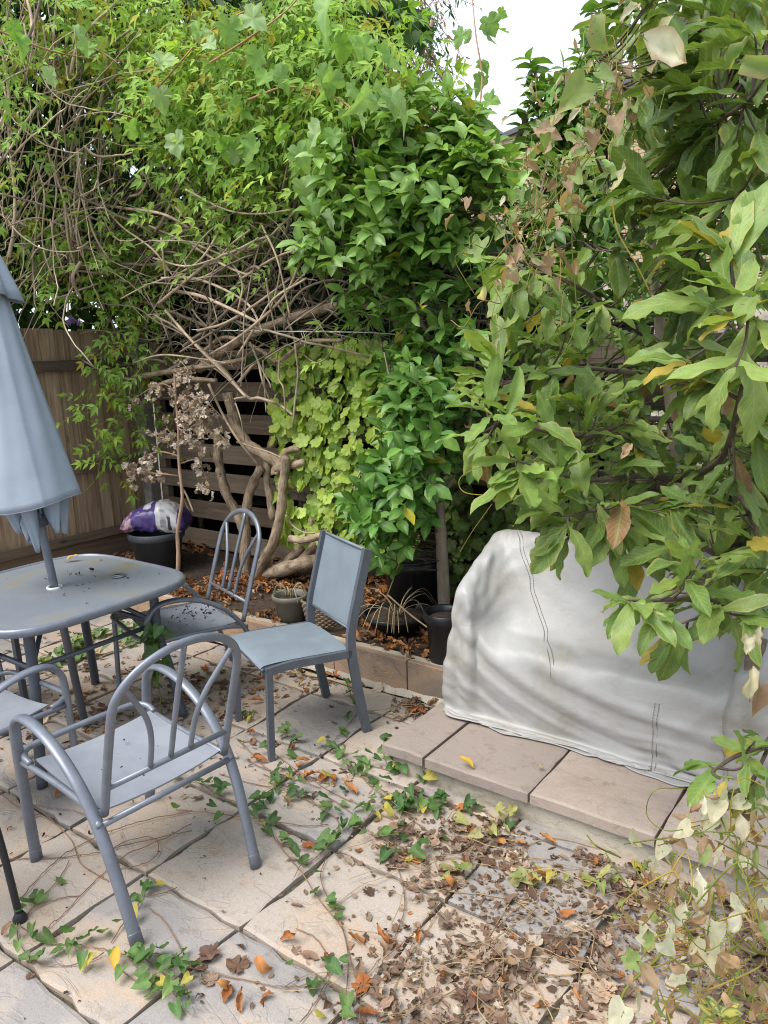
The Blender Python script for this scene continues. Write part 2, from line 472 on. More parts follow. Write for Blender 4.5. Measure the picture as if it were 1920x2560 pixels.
def wood_mat(name, c1, c2, axis='Z'):
    m, nt, b = new_mat(name)
    oi = nd(nt, 'ShaderNodeObjectInfo')
    tcn = nd(nt, 'ShaderNodeTexCoord')
    off = nd(nt, 'ShaderNodeVectorMath', operation='ADD')
    cm = nd(nt, 'ShaderNodeMath', operation='MULTIPLY'); cm.inputs[1].default_value = 30
    nt.links.new(oi.outputs['Random'], cm.inputs[0])
    nt.links.new(tcn.outputs['Object'], off.inputs[0]); nt.links.new(cm.outputs[0], off.inputs[1])
    mp = nd(nt, 'ShaderNodeMapping')
    mp.inputs['Scale'].default_value = (14, 14, 0.9) if axis == 'Z' else (0.9, 14, 14)
    nt.links.new(off.outputs[0], mp.inputs['Vector'])
    no = nd(nt, 'ShaderNodeTexNoise', Scale=2.4, Detail=7.0, Roughness=0.65, Distortion=0.6)
    nt.links.new(mp.outputs['Vector'], no.inputs['Vector'])
    sh = nd(nt, 'ShaderNodeMath', operation='MULTIPLY_ADD'); sh.inputs[1].default_value = 0.3; sh.inputs[2].default_value = -0.15
    nt.links.new(oi.outputs['Random'], sh.inputs[0])
    ad = nd(nt, 'ShaderNodeMath', operation='ADD'); nt.links.new(no.outputs['Fac'], ad.inputs[0]); nt.links.new(sh.outputs[0], ad.inputs[1])
    r = ramp(nt, [(0.28, c1), (0.72, c2)])
    nt.links.new(ad.outputs[0], r.inputs['Fac'])
    # knots
    vo = nd(nt, 'ShaderNodeTexVoronoi', Scale=1.0)
    mk = nd(nt, 'ShaderNodeMapping'); mk.inputs['Scale'].default_value = (9, 9, 3.2) if axis == 'Z' else (3.2, 9, 9)
    nt.links.new(off.outputs[0], mk.inputs['Vector']); nt.links.new(mk.outputs['Vector'], vo.inputs['Vector'])
    kr = ramp(nt, [(0.06, (0.25, 0.2, 0.18)), (0.16, (1, 1, 1))])
    nt.links.new(vo.outputs['Distance'], kr.inputs['Fac'])
    mu = nd(nt, 'ShaderNodeMix', data_type='RGBA', blend_type='MULTIPLY'); mu.inputs['Factor'].default_value = 0.8
    nt.links.new(r.outputs['Color'], mu.inputs['A']); nt.links.new(kr.outputs['Color'], mu.inputs['B'])
    nt.links.new(mu.outputs['Result'], b.inputs['Base Color'])
    bp = nd(nt, 'ShaderNodeBump', Strength=0.5, Distance=0.004)
    nt.links.new(no.outputs['Fac'], bp.inputs['Height']); nt.links.new(bp.outputs['Normal'], b.inputs['Normal'])
    b.inputs['Roughness'].default_value = 0.8
    return m

M_BOARD = wood_mat('fence_board', (0.19, 0.128, 0.082), (0.48, 0.345, 0.23), 'Z')
M_RAIL = wood_mat('fence_rail', (0.06, 0.042, 0.03), (0.17, 0.115, 0.075), 'X')
M_SLAT = wood_mat('grey_slat', (0.10, 0.075, 0.055), (0.25, 0.19, 0.14), 'X')

def paint_mat(name, c, rough=0.4, metal=0.0, dirt=0.25, scale=12, spec=0.5, bump=0.0):
    m, nt, b = new_mat(name)
    geo = nd(nt, 'ShaderNodeNewGeometry')
    no = nd(nt, 'ShaderNodeTexNoise', Scale=float(scale), Detail=6.0, Roughness=0.65)
    nt.links.new(geo.outputs['Position'], no.inputs['Vector'])
    c = np.array(c)
    r = ramp(nt, [(0.35, tuple(c * (1 - dirt * 0.6))), (0.6, tuple(c * (1 + dirt * 0.25)))])
    nt.links.new(no.outputs['Fac'], r.inputs['Fac']); nt.links.new(r.outputs['Color'], b.inputs['Base Color'])
    rr = nd(nt, 'ShaderNodeMapRange'); rr.inputs['To Min'].default_value = rough - 0.08; rr.inputs['To Max'].default_value = rough + 0.15
    nt.links.new(no.outputs['Fac'], rr.inputs['Value']); nt.links.new(rr.outputs['Result'], b.inputs['Roughness'])
    b.inputs['Metallic'].default_value = metal
    b.inputs['Specular IOR Level'].default_value = spec
    if bump:
        n2 = nd(nt, 'ShaderNodeTexNoise', Scale=400.0, Detail=2.0)
        nt.links.new(geo.outputs['Position'], n2.inputs['Vector'])
        bp = nd(nt, 'ShaderNodeBump', Strength=bump, Distance=0.001)
        nt.links.new(n2.outputs['Fac'], bp.inputs['Height']); nt.links.new(bp.outputs['Normal'], b.inputs['Normal'])
    return m

M_STEEL = paint_mat('blue_grey_steel', (0.185, 0.20, 0.24), 0.36, 0.35, 0.22, 14)
M_SEAT = paint_mat('blue_grey_panel', (0.225, 0.24, 0.275), 0.5, 0.0, 0.2, 6, 0.35, 0.2)
M_SLING = paint_mat('sling_mesh', (0.175, 0.21, 0.245), 0.6, 0.0, 0.15, 8, 0.3, 0.4)
M_SLINGF = paint_mat('sling_frame', (0.11, 0.125, 0.152), 0.42, 0.3, 0.2, 14)
M_DARKSTEEL = paint_mat('table_leg_steel', (0.085, 0.097, 0.125), 0.4, 0.3, 0.2, 14)
M_BLACK = paint_mat('black_metal', (0.012, 0.014, 0.018), 0.45, 0.0, 0.3, 20)
M_BLACKP = paint_mat('black_plastic', (0.012, 0.013, 0.016), 0.35, 0.0, 0.5, 10)
M_GREYP = paint_mat('grey_plastic', (0.045, 0.055, 0.065), 0.5, 0.0, 0.4, 8)
M_TAUPE = paint_mat('taupe_plastic', (0.17, 0.16, 0.135), 0.5, 0.0, 0.3, 10)
M_WHITEP = paint_mat('white_plastic', (0.62, 0.63, 0.63), 0.4, 0.0, 0.15, 10)
M_CANVAS = paint_mat('parasol_canvas', (0.295, 0.34, 0.41), 0.8, 0.0, 0.12, 5, 0.2, 0.3)
M_STRAW = paint_mat('straw', (0.40, 0.30, 0.17), 0.7, 0.0, 0.4, 20)
M_WICKER = paint_mat('wicker', (0.24, 0.17, 0.11), 0.6, 0.0, 0.5, 40)
M_COCO = paint_mat('debris', (0.05, 0.028, 0.02), 0.8, 0.0, 0.5, 60)

def top_mat():
    m, nt, b = new_mat('frosted_glass_top')
    geo = nd(nt, 'ShaderNodeNewGeometry')
    n1 = nd(nt, 'ShaderNodeTexNoise', Scale=3.0, Detail=7.0, Roughness=0.65, Distortion=0.5)
    nt.links.new(geo.outputs['Position'], n1.inputs['Vector'])
    r = ramp(nt, [(0.40, (0.165, 0.185, 0.22)), (0.56, (0.185, 0.20, 0.22)), (0.68, (0.20, 0.185, 0.15)), (0.80, (0.13, 0.105, 0.075))])
    nt.links.new(n1.outputs['Fac'], r.inputs['Fac']); nt.links.new(r.outputs['Color'], b.inputs['Base Color'])
    rr = nd(nt, 'ShaderNodeMapRange'); rr.inputs['To Min'].default_value = 0.22; rr.inputs['To Max'].default_value = 0.6
    nt.links.new(n1.outputs['Fac'], rr.inputs['Value']); nt.links.new(rr.outputs['Result'], b.inputs['Roughness'])
    b.inputs['Coat Weight'].default_value = 0.15
    return m
M_TOP = top_mat()

def cover_mat():
    m, nt, b = new_mat('silver_cover_cloth')
    geo = nd(nt, 'ShaderNodeNewGeometry')
    n1 = nd(nt, 'ShaderNodeTexNoise', Scale=3.2, Detail=7.0, Roughness=0.62, Distortion=0.6)
    nt.links.new(geo.outputs['Position'], n1.inputs['Vector'])
    r = ramp(nt, [(0.32, (0.37, 0.367, 0.365)), (0.50, (0.34, 0.332, 0.322)), (0.62, (0.305, 0.287, 0.258)), (0.75, (0.22, 0.188, 0.15))])
    nt.links.new(n1.outputs['Fac'], r.inputs['Fac'])
    nt.links.new(r.outputs['Color'], b.inputs['Base Color'])
    b.inputs['Metallic'].default_value = 0.05
    b.inputs['Specular IOR Level'].default_value = 0.4
    b.inputs['Roughness'].default_value = 0.48
    # crumple
    mp = nd(nt, 'ShaderNodeMapping'); mp.inputs['Scale'].default_value = (1, 1, 1.6)
    nt.links.new(geo.outputs['Position'], mp.inputs['Vector'])
    n2 = nd(nt, 'ShaderNodeTexNoise', Scale=11.0, Detail=4.0, Roughness=0.5, Distortion=1.8)
    nt.links.new(mp.outputs['Vector'], n2.inputs['Vector'])
    n3 = nd(nt, 'ShaderNodeTexVoronoi', Scale=18.0, feature='SMOOTH_F1')
    nt.links.new(n2.outputs['Color'], n3.inputs['Vector'])
    ad = nd(nt, 'ShaderNodeMath', operation='MULTIPLY_ADD'); ad.inputs[1].default_value = 0.25
    nt.links.new(n3.outputs['Distance'], ad.inputs[0]); nt.links.new(n2.outputs['Fac'], ad.inputs[2])
    bp = nd(nt, 'ShaderNodeBump', Strength=0.22, Distance=0.008)
    nt.links.new(ad.outputs[0], bp.inputs['Height']); nt.links.new(bp.outputs['Normal'], b.inputs['Normal'])
    return m
M_COVER = cover_mat()

def plain(name, c, rough=0.6):
    m, nt, b = new_mat(name)
    b.inputs['Base Color'].default_value = (*c, 1); b.inputs['Roughness'].default_value = rough
    return m
M_STITCH = plain('stitching', (0.17, 0.135, 0.105), 0.8)
M_COLATTR = leaf_mat('painted', 0.35, 0.0, 0.5)
def brick_mat():
    m, nt, b = new_mat('stock_brick')
    oi = nd(nt, 'ShaderNodeObjectInfo')
    geo = nd(nt, 'ShaderNodeNewGeometry')
    no = nd(nt, 'ShaderNodeTexNoise', Scale=2.3, Detail=5.0)
    nt.links.new(geo.outputs['Position'], no.inputs['Vector'])
    ad = nd(nt, 'ShaderNodeMath', operation='MULTIPLY_ADD'); ad.inputs[1].default_value = 0.5
    nt.links.new(oi.outputs['Random'], ad.inputs[0]); nt.links.new(no.outputs['Fac'], ad.inputs[2])
    r = ramp(nt, [(0.4, (0.40, 0.30, 0.20)), (0.7, (0.46, 0.34, 0.21)), (1.0, (0.34, 0.22, 0.15))])
    nt.links.new(ad.outputs[0], r.inputs['Fac']); nt.links.new(r.outputs['Color'], b.inputs['Base Color'])
    b.inputs['Roughness'].default_value = 0.9
    return m
M_BRICK = brick_mat()
M_GAPDARK = paint_mat('gap_dark_boards', (0.018, 0.014, 0.011), 0.85, 0.0, 0.4, 10, 0.2)  # near-black so the slat fence gaps read as deep shade
M_LINE = plain('washing_line', (0.7, 0.7, 0.68), 0.5)
M_SLATE = paint_mat('coping', (0.10, 0.10, 0.11), 0.7, 0.0, 0.3, 5)

# ------------------------------------------------------------------ leaf templates
def prof_ovate(v, wmax=0.27, peak=0.42, tip=1.25):
    a = np.where(v < peak, np.sin(np.clip(v / peak, 0, 1) * math.pi / 2) ** 0.75, np.cos(np.clip((v - peak) / (1 - peak), 0, 1) * math.pi / 2) ** tip)
    return wmax * a
def prof_obovate(v, wmax=0.2):
    return prof_ovate(v, wmax, 0.62, 0.8)
def prof_lance(v, wmax=0.17):
    return prof_ovate(v, wmax, 0.36, 1.5)

def grid_leaf(nr, nc, prof, fold=0.3, curl=0.25, wave=0.0, freq=5, side=0.0, seed=0, twist=0.0):
    g = np.random.default_rng(seed)
    v = np.linspace(0, 1, nr); u = np.linspace(-1, 1, nc)
    V, U = np.meshgrid(v, u, indexing='ij')
    w = prof(V)
    w = np.maximum(w, 0.006)
    ph = g.uniform(0, 6.28, 2)
    wv = wave * np.abs(U) ** 1.5 * np.sin(freq * 6.28 * V + np.where(U > 0, ph[0], ph[1]))
    ew = w * (1 + 0.10 * (wave > 0) * np.sin(freq * 6.28 * V + np.where(U > 0, ph[1], ph[0])) * np.abs(U))
    x = U * ew * math.cos(fold)
    z = np.abs(U) * w * math.sin(fold) + wv
    # bend along the length
    ang = curl * V
    y = np.where(abs(curl) > 1e-4, np.sin(ang) / (curl if abs(curl) > 1e-4 else 1), V)
    zz = -(1 - np.cos(ang)) / (curl if abs(curl) > 1e-4 else 1)
    y2 = y + z * np.sin(ang); z2 = zz + z * np.cos(ang)
    x = x + side * V ** 2
    if twist:
        t = twist * V; x, z2 = x * np.cos(t) - z2 * np.sin(t), x * np.sin(t) + z2 * np.cos(t)
    verts = np.stack([x, y2, z2], -1).reshape(-1, 3)
    i = np.arange(nr - 1)[:, None] * nc; j = np.arange(nc - 1)[None]
    q = np.stack([i + j, i + j + 1, i + nc + j + 1, i + nc + j], -1).reshape(-1, 4)
    uv = np.stack([U, V], -1).reshape(-1, 2)
    return verts, [q], uv

def fan_leaf(outline, cup=0.1, curl=0.2, seed=0, wav=0.04, fold=0.0, rough=0.0):
    """lobed leaf: outline points (x,y) with stalk end at the origin; two rings and a centre"""
    g = np.random.default_rng(seed)
    O = np.asarray(outline, float)
    c = np.array([0, 0.38])
    m = len(O)
    ring = c + (O - c) * 0.55
    P = np.concatenate([[c], ring, O])
    rad = np.linalg.norm(P - c, axis=1)
    ang = np.arctan2(P[:, 0] - c[0], P[:, 1] - c[1])
    z = cup * rad ** 2 * 2 - curl * np.clip(P[:, 1], 0, 2) ** 2 * 0.5 + wav * np.sin(ang * 5 + g.uniform(0, 6)) * (rad / rad.max()) ** 1.5
    z = z + fold * np.abs(P[:, 0]) + g.normal(0, rough, len(P))
    V = np.stack([P[:, 0], P[:, 1], z], 1)
    k = np.arange(m)
    tri = np.stack([np.zeros(m, int), 1 + k, 1 + (k + 1) % m], 1)
    q = np.stack([1 + k, 1 + m + k, 1 + m + (k + 1) % m, 1 + (k + 1) % m], 1)
    uv = np.stack([P[:, 0], P[:, 1]], 1)
    return V, [tri, q], uv

def heart_outline(n=9, w=0.40):
    t = np.linspace(0, 1, n)
    xs = w * np.interp(t, [0, .12, .3, .5, .75, 1], [0.0, .62, 1.0, .86, .42, 0])
    ys = np.interp(t, [0, .12, .3, .5, .75, 1], [0.06, -.10, .05, .36, .74, 1.0])
    r = np.stack([xs, ys], 1)
    l = np.stack([-xs[1:-1][::-1], ys[1:-1][::-1]], 1)
    return np.concatenate([r, l])

def grape_outline():
    a = [(0.02, .06), (.10, -.08), (.24, -.10), (.36, -.02), (.46, .02), (.44, .14), (.40, .20), (.52, .26), (.64, .38), (.56, .46), (.46, .50), (.36, .50), (.40, .62), (.34, .74), (.24, .80), (.16, .90), (.08, .96), (0, 1.06)]
    r = np.array(a)
    l = np.stack([-r[1:-1, 0][::-1], r[1:-1, 1][::-1]], 1)
    return np.concatenate([r, l])

def ivy_outline():
    a = [(0.02, .06), (.14, -.06), (.34, 0.0), (.46, .18), (.40, .32), (.52, .48), (.46, .68), (.30, .70), (.24, .86), (.08, .92), (0, .84)]
    r = np.array(a)
    l = np.stack([-r[1:-1, 0][::-1], r[1:-1, 1][::-1]], 1)
    return np.concatenate([r, l])

def pinnate(seed, pairs=3, tipL=0.52, lw=0.16):
    """compound jasmine leaf: a stalk with paired narrow leaflets and a long end leaflet"""
    g = np.random.default_rng(seed)
    Vs, Qs, Us = [], [], []
    n = 0
    def leaflet(base, ang, L, droop):
        nonlocal n
        v, f, uv = grid_leaf(4, 3, lambda t: prof_lance(t, lw), fold=0.35, curl=0.35 + droop)
        v = v * L
        ca, sa = math.cos(ang), math.sin(ang)
        v = np.stack([v[:, 0] * ca + v[:, 1] * sa, -v[:, 0] * sa + v[:, 1] * ca, v[:, 2]], 1)
        rl = g.normal(0, 0.15)
        v[:, 2] += v[:, 0] * rl
        Vs.append(v + base); Qs.append(f[0] + n); Us.append(uv)
        n += len(v)
    st = 0.55
    for k in range(pairs):
        y = 0.14 + st * k / max(1, pairs - 1) * 0.85
        L = 0.30 + 0.06 * k / pairs + g.normal(0, 0.02)
        for s in (-1, 1):
            leaflet(np.array([0, y, -0.05 * y * y]), s * (1.05 - 0.12 * k + g.normal(0, .08)), L, g.uniform(-.1, .3))
    leaflet(np.array([0, st + 0.02, -0.03]), g.normal(0, .1), tipL, 0.2)
    # stalk
    p = np.array([[-.008, 0, 0], [.008, 0, 0], [.006, st + .05, -.03], [-.006, st + .05, -.03]])
    Vs.append(p); Qs.append(np.array([[0, 1, 2, 3]]) + n); Us.append(np.zeros((4, 2)))
    return np.concatenate(Vs), [np.concatenate(Qs)], np.concatenate(Us)

def frames(D, N):
    y = norm(D)
    x = norm(np.cross(y, N))
    z = np.cross(x, y)
    return x, y, z

def leaf_colors(base, uv, edge=None, rib=0.0, tipc=None, amt=0.0, jit=0.06, g=rng):
    """real leaf colouring: base tint, paler midrib, browned or yellowed margin"""
    c = np.broadcast_to(np.asarray(base, float), (len(uv), 3)).copy()
    c *= 1 + g.normal(0, jit, (len(uv), 1))
    if rib: 
        k = np.clip(1 - np.abs(uv[:, :1]) * 3, 0, 1) * rib
        c = c * (1 - k) + np.array([0.30, 0.40, 0.12]) * k
    if tipc is not None and amt > 0:
        e = np.clip((np.maximum(np.abs(uv[:, :1]) ** 2, uv[:, 1:] ** 4) - (1 - amt)) / max(amt, .05), 0, 1) * g.uniform(0.3, 1.0, (len(uv), 1))
        c = c * (1 - e) + np.asarray(tipc) * e
    return np.clip(c, 0.003, 0.9)

def visible_pick(P, S, n, cell=14):
    """indices of the n leaves that show largest"""
    q = project(P)
    ok = (q[:, 2] > 0.3) & (q[:, 0] > -10) & (q[:, 0] < 1930) & (q[:, 1] > -10) & (q[:, 1] < 2570)
    gx = (q[:, 0] // cell).astype(int); gy = (q[:, 1] // cell).astype(int)
    key = gx * 10000 + gy
    near = {}
    for i in np.where(ok)[0]:
        k = key[i]
        if k not in near or q[i, 2] < near[k]: near[k] = q[i, 2]
    sc = np.full(len(P), -1.0)
    for i in np.where(ok)[0]:
        sc[i] = S[i] / q[i, 2] * (1.0 if q[i, 2] <= near[key[i]] + 0.03 else 0.15)
    idx = np.argsort(-sc)[:n]
    return idx[sc[idx] > 0]

def leaves(parent, name, tpls, P, D, N, S, C, mat, n_ind, bulk_name='foliage', rib=0.0, tipc=None, amt=None, variants=16):
    """places leaves: the n_ind that show largest as single parts, the others joined into one part"""
    P, D, N, S, C = [np.asarray(a, float) for a in (P, D, N, S, C)]
    m = len(P)
    if m == 0: return
    x, y, z = frames(D, N)
    ind = visible_pick(P, S, n_ind)
    isind = np.zeros(m, bool); isind[ind] = True
    amt = np.zeros(m) if amt is None else np.broadcast_to(amt, (m,))
    meshes = []
    if len(ind):
        for k in range(variants):
            v, f, uv = tpls[k % len(tpls)]
            s = ind[int(len(ind) * (k + 0.5) / variants)] if len(ind) >= variants else ind[k % len(ind)]
            s = rng.choice(ind)
            mb = MB().add(v, f, leaf_colors(C[s], uv, rib=rib, tipc=tipc, amt=amt[s]), uv)
            meshes.append((C[s], amt[s], mb.mesh(name, mat)))
        MC = np.array([a[0] for a in meshes]); MA = np.array([a[1] for a in meshes])
        for i in ind:
            dd = np.sum((MC - C[i]) ** 2, 1) * 40 + (MA - amt[i]) ** 2 * 0.2 + rng.uniform(0, 0.01, len(meshes))
            k = int(np.argmin(dd))
            m4 = Matrix(((x[i][0] * S[i], y[i][0] * S[i], z[i][0] * S[i], P[i][0]),
                         (x[i][1] * S[i], y[i][1] * S[i], z[i][1] * S[i], P[i][1]),
                         (x[i][2] * S[i], y[i][2] * S[i], z[i][2] * S[i], P[i][2]), (0, 0, 0, 1)))
            put(name, meshes[k][2], parent, m4)
    rest = np.where(~isind)[0]
    if len(rest):
        mb = MB()
        which = rng.integers(0, len(tpls), len(rest))
        for t in range(len(tpls)):
            ids = rest[which == t]
            if not len(ids): continue
            v, f, uv = tpls[t]
            W = P[ids][:, None] + S[ids][:, None, None] * (v[None, :, :1] * x[ids][:, None] + v[None, :, 1:2] * y[ids][:, None] + v[None, :, 2:] * z[ids][:, None])
            nv = len(v)
            ff = [(fa[None] + (np.arange(len(ids)) * nv)[:, None, None]).reshape(-1, fa.shape[1]) for fa in f]
            cc = np.concatenate([leaf_colors(C[i], uv, rib=rib, tipc=tipc, amt=amt[i]) for i in ids])
            mb.add(W.reshape(-1, 3), ff, cc, np.tile(uv, (len(ids), 1)))
        mb.build(bulk_name, mat, parent, kind='stuff')

def pal(cols, n, jit=0.12):
    cols = np.asarray(cols, float)
    k = rng.integers(0, len(cols), n)
    w = rng.uniform(0, 1, (n, 1))
    k2 = rng.integers(0, len(cols), n)
    c = cols[k] * w + cols[k2] * (1 - w)
    return np.clip(c * (1 + rng.normal(0, jit, (n, 1))), 0.004, 0.9)

def jn(n, s=1.0):
    return rng.normal(0, s, (n, 3))

# value noise for clumps
_G = np.random.default_rng(3).uniform(0, 1, (32, 32, 32))
def vnoise(P, f):
    Q = np.asarray(P) * f + 100
    i = np.floor(Q).astype(int); t = Q - i
    t = t * t * (3 - 2 * t)
    o = 0
    for dx in (0, 1):
        for dy in (0, 1):
            for dz in (0, 1):
                w = np.where(dx, t[:, 0], 1 - t[:, 0]) * np.where(dy, t[:, 1], 1 - t[:, 1]) * np.where(dz, t[:, 2], 1 - t[:, 2])
                o = o + w * _G[(i[:, 0] + dx) % 32, (i[:, 1] + dy) % 32, (i[:, 2] + dz) % 32]
    return o


# ================================================================== SETTING
SOIL = 0.165                      # surface of the planting bed
WALL_Y, WALL_H = 3.0, 0.185
FENCE_Y, FENCE_X = 4.0, -5.4
PX, PY_ = 0.4665, 0.4620          # paving pitch
JX0, JY0 = -2.107, 1.367          # one joint crossing

# --- ground sheet under everything and out to the horizon
mb = MB()
mb.add([[-120, -60, -0.022], [120, -60, -0.022], [120, 160, -0.022], [-120, 160, -0.022]], np.array([[0, 1, 2, 3]]))
g = mb.build('ground', M_JOINT, smooth=False); g['kind'] = 'structure'

# --- patio: every slab a piece of its own
patio = structure('patio')
slab_meshes = []
def slab_mesh(sx, sy, th=0.03, name='paving_slab', mat=M_SLAB, nick=0.0048):
    bm = bmesh.new()
    n = 7
    g = np.random.default_rng(int(sx * 1e4 + sy * 1e3 + rng.integers(1e6)))
    # outline with slightly uneven edges
    pts = []
    for s in range(4):
        for k in range(n):
            t = k / n - 0.5
            w = g.normal(0, nick) if k else g.normal(0, nick * 0.5)
            pts.append([(t * sx, -sy / 2 + w), (sx / 2 + w, t * sy), (-t * sx, sy / 2 + w), (-sx / 2 + w, -t * sy)][s])
    pts = np.array(pts)
    m = len(pts)
    inner = pts * (1 - 0.012 / np.array([sx, sy]) * 2)
    V = np.concatenate([np.c_[pts, np.full(m, -th)], np.c_[pts, np.full(m, -0.004)], np.c_[inner, g.normal(0, 0.0006, m)]])
    k = np.arange(m); k2 = (k + 1) % m
    q = np.concatenate([np.stack([k, k2, m + k2, m + k], 1), np.stack([m + k, m + k2, 2 * m + k2, 2 * m + k], 1)])
    return MB().add(V, [q, (2 * m + np.arange(m))[None]]).mesh(name, mat, smooth=False)
for k in range(6): slab_meshes.append(slab_mesh(PX - 0.017, PY_ - 0.017))
half = [slab_mesh(PX - 0.017, WALL_Y - 0.03 - (JY0 + 3 * PY_) - 0.016) for k in range(3)]
for iy in range(-4, 4):
    for ix in range(-8, 7):
        x = JX0 + (ix + 0.5) * PX
        if iy < 3:
            y = JY0 + (iy + 0.5) * PY_
            me = slab_meshes[rng.integers(6)]
        else:
            y0 = JY0 + 3 * PY_
            y = (y0 + WALL_Y - 0.03) / 2
            me = half[rng.integers(3)]
        if x > -1.75 and y > 2.75: continue       # under the raised step
        if x > 1.1 or (x > 0.5 and y < 0.2): continue
        m4 = Matrix.Translation((x, y, rng.normal(0, 0.0012))) @ Matrix.Rotation(rng.normal(0, 0.004), 4, 'Z') @ Matrix.Rotation(rng.normal(0, 0.002), 4, 'X')
        if iy < 3 and rng.uniform() < 0.5: m4 = m4 @ Matrix.Rotation(math.pi, 4, 'Z')
        put('paving_slab', me, patio, m4)

# --- raised step with its own row of slabs
step = structure('raised_step')
mb = MB()
add_box(mb, (-0.15, 2.95, 0.0355), (3.24, 1.16, 0.109), 0.008)
mb.build('riser', M_MORTAR, step, smooth=False)
me_s = [slab_mesh(0.452, 0.452, 0.042, 'step_slab', M_STEP, 0.002) for k in range(4)]
for r_ in range(3):
    for k in range(7):
        x = -1.80 + 0.105 + (k - 0.5 + 0.5) * 0.462
        x = [-1.695, -1.355, -0.893, -0.431, 0.031, 0.493, 0.955][k]
        y = 2.335 + 0.226 + r_ * 0.465
        if k == 0:
            me = slab_mesh(0.200, 0.452, 0.042, 'step_slab', M_STEP, 0.002)
        else: me = me_s[rng.integers(4)]
        put('step_slab', me, step, Matrix.Translation((x, y, 0.134 + rng.normal(0, 0.001))) @ Matrix.Rotation(math.pi * rng.integers(2) if k else 0, 4, 'Z'))

# --- planting bed soil
mb = MB()
nx, ny = 90, 20
gx, gy = np.meshgrid(np.linspace(-5.5, 1.5, nx), np.linspace(3.02, 4.3, ny), indexing='ij')
P3 = np.stack([gx.ravel(), gy.ravel(), np.zeros(nx * ny)], 1)
P3[:, 2] = SOIL - 0.01 + 0.03 * (vnoise(P3, 4.0) - 0.5) + 0.03 * (vnoise(P3, 11.0) - 0.5) + 0.06 * np.clip((P3[:, 1] - 3.2), 0, 1)
i = np.arange(nx - 1)[:, None] * ny; j = np.arange(ny - 1)[None]
q = np.stack([i + j, i + ny + j, i + ny + j + 1, i + j + 1], -1).reshape(-1, 4)
mb.add(P3, q)
bed = mb.build('planting_bed', M_SOIL); bed['kind'] = 'structure'

# --- retaining wall of stone-faced blocks
rw = thing('retaining_wall', (-3.4, WALL_Y + 0.03, 0), 'low stone-faced retaining wall holding the planting bed behind the chairs', 'wall')
x = -5.38
edges = [-2.62 - 0.462 * k for k in range(6, 0, -1)] + [-2.62, -2.13, -1.71]
edges = [-5.38] + edges
for a, b_ in zip(edges[:-1], edges[1:]):
    mb = MB()
    add_box(mb, ((a + b_) / 2, WALL_Y + 0.022, WALL_H / 2 + 0.004), (b_ - a - 0.007, 0.040, WALL_H - 0.008), 0.003, jit=0.0012)
    mb.build('stone_block', M_BLOCK, rw, smooth=False)
mb = MB(); add_box(mb, (-3.545, WALL_Y + 0.075, WALL_H / 2 - 0.008), (3.66, 0.07, WALL_H - 0.012), 0.0)
mb.build('mortar_core', M_MORTAR, rw, smooth=False)
mb = MB()
xs = np.linspace(-5.38, -1.72, 60)
V = []
for xx in xs:
    w = 0.03 + rng.normal(0, 0.006)
    V += [[xx, WALL_Y - w, 0.001], [xx, WALL_Y - w * 0.5, 0.016 + rng.normal(0, .002)], [xx, WALL_Y + 0.001, 0.026 + rng.normal(0, .003)]]
i = np.arange(59)[:, None] * 3; j = np.arange(2)[None]
mb.add(V, np.stack([i + j, i + 3 + j, i + 4 + j, i + 1 + j], -1).reshape(-1, 4))
mb.build('mortar_fillet', M_MORTAR, rw)

# --- close-board fence along the garden's side
lf = thing('board_fence', (FENCE_X, 2.4, 0), 'brown close-board timber fence behind the closed parasol', 'fence')
bw = 0.112
y = 0.95
k = 0
while y < 3.86:
    top = 1.965 + rng.normal(0, 0.004)
    V, fs = box_arrays((0.014, 0.124, top - 0.18), 0.002)
    V[:, 0] += np.where(V[:, 1] > 0, 0.006, -0.002)
    me = MB().add(V, fs, None, V[:, [1, 2]]).mesh('fence_board', M_BOARD, False)
    put('fence_board', me, lf, Matrix.Translation((FENCE_X - 0.012, y, 0.18 + (top - 0.18) / 2)) @ Matrix.Rotation(rng.normal(0, 0.004), 4, 'X'))
    y += bw + rng.normal(0, 0.002)
for z, h in ((0.385, 0.07), (0.925, 0.075), (1.70, 0.08)):
    V, fs = box_arrays((2.95, 0.05, h), 0.004)
    V[:, 1] += np.where(V[:, 2] > 0, -0.018 * np.sign(V[:, 1]), 0)
    me = MB().add(V, fs).mesh('rail', M_RAIL, False)
    put('rail', me, lf, Matrix.Translation((FENCE_X + 0.028, 2.40, z)) @ Matrix.Rotation(math.pi / 2, 4, 'Z'))
V, fs = box_arrays((2.95, 0.03, 0.20), 0.004)
put('gravel_board', MB().add(V, fs).mesh('gravel_board', M_RAIL, False), lf, Matrix.Translation((FENCE_X + 0.004, 2.4, 0.27)) @ Matrix.Rotation(math.pi / 2, 4, 'Z'))

mb = MB(); add_box(mb, (-5.375, 3.95, 1.0), (0.115, 0.115, 2.06), 0.012)
p = mb.build('fence_post', M_CONC, smooth=False)
tag(p, 'grey concrete fence post in the corner between board fence and slat fence', 'post')

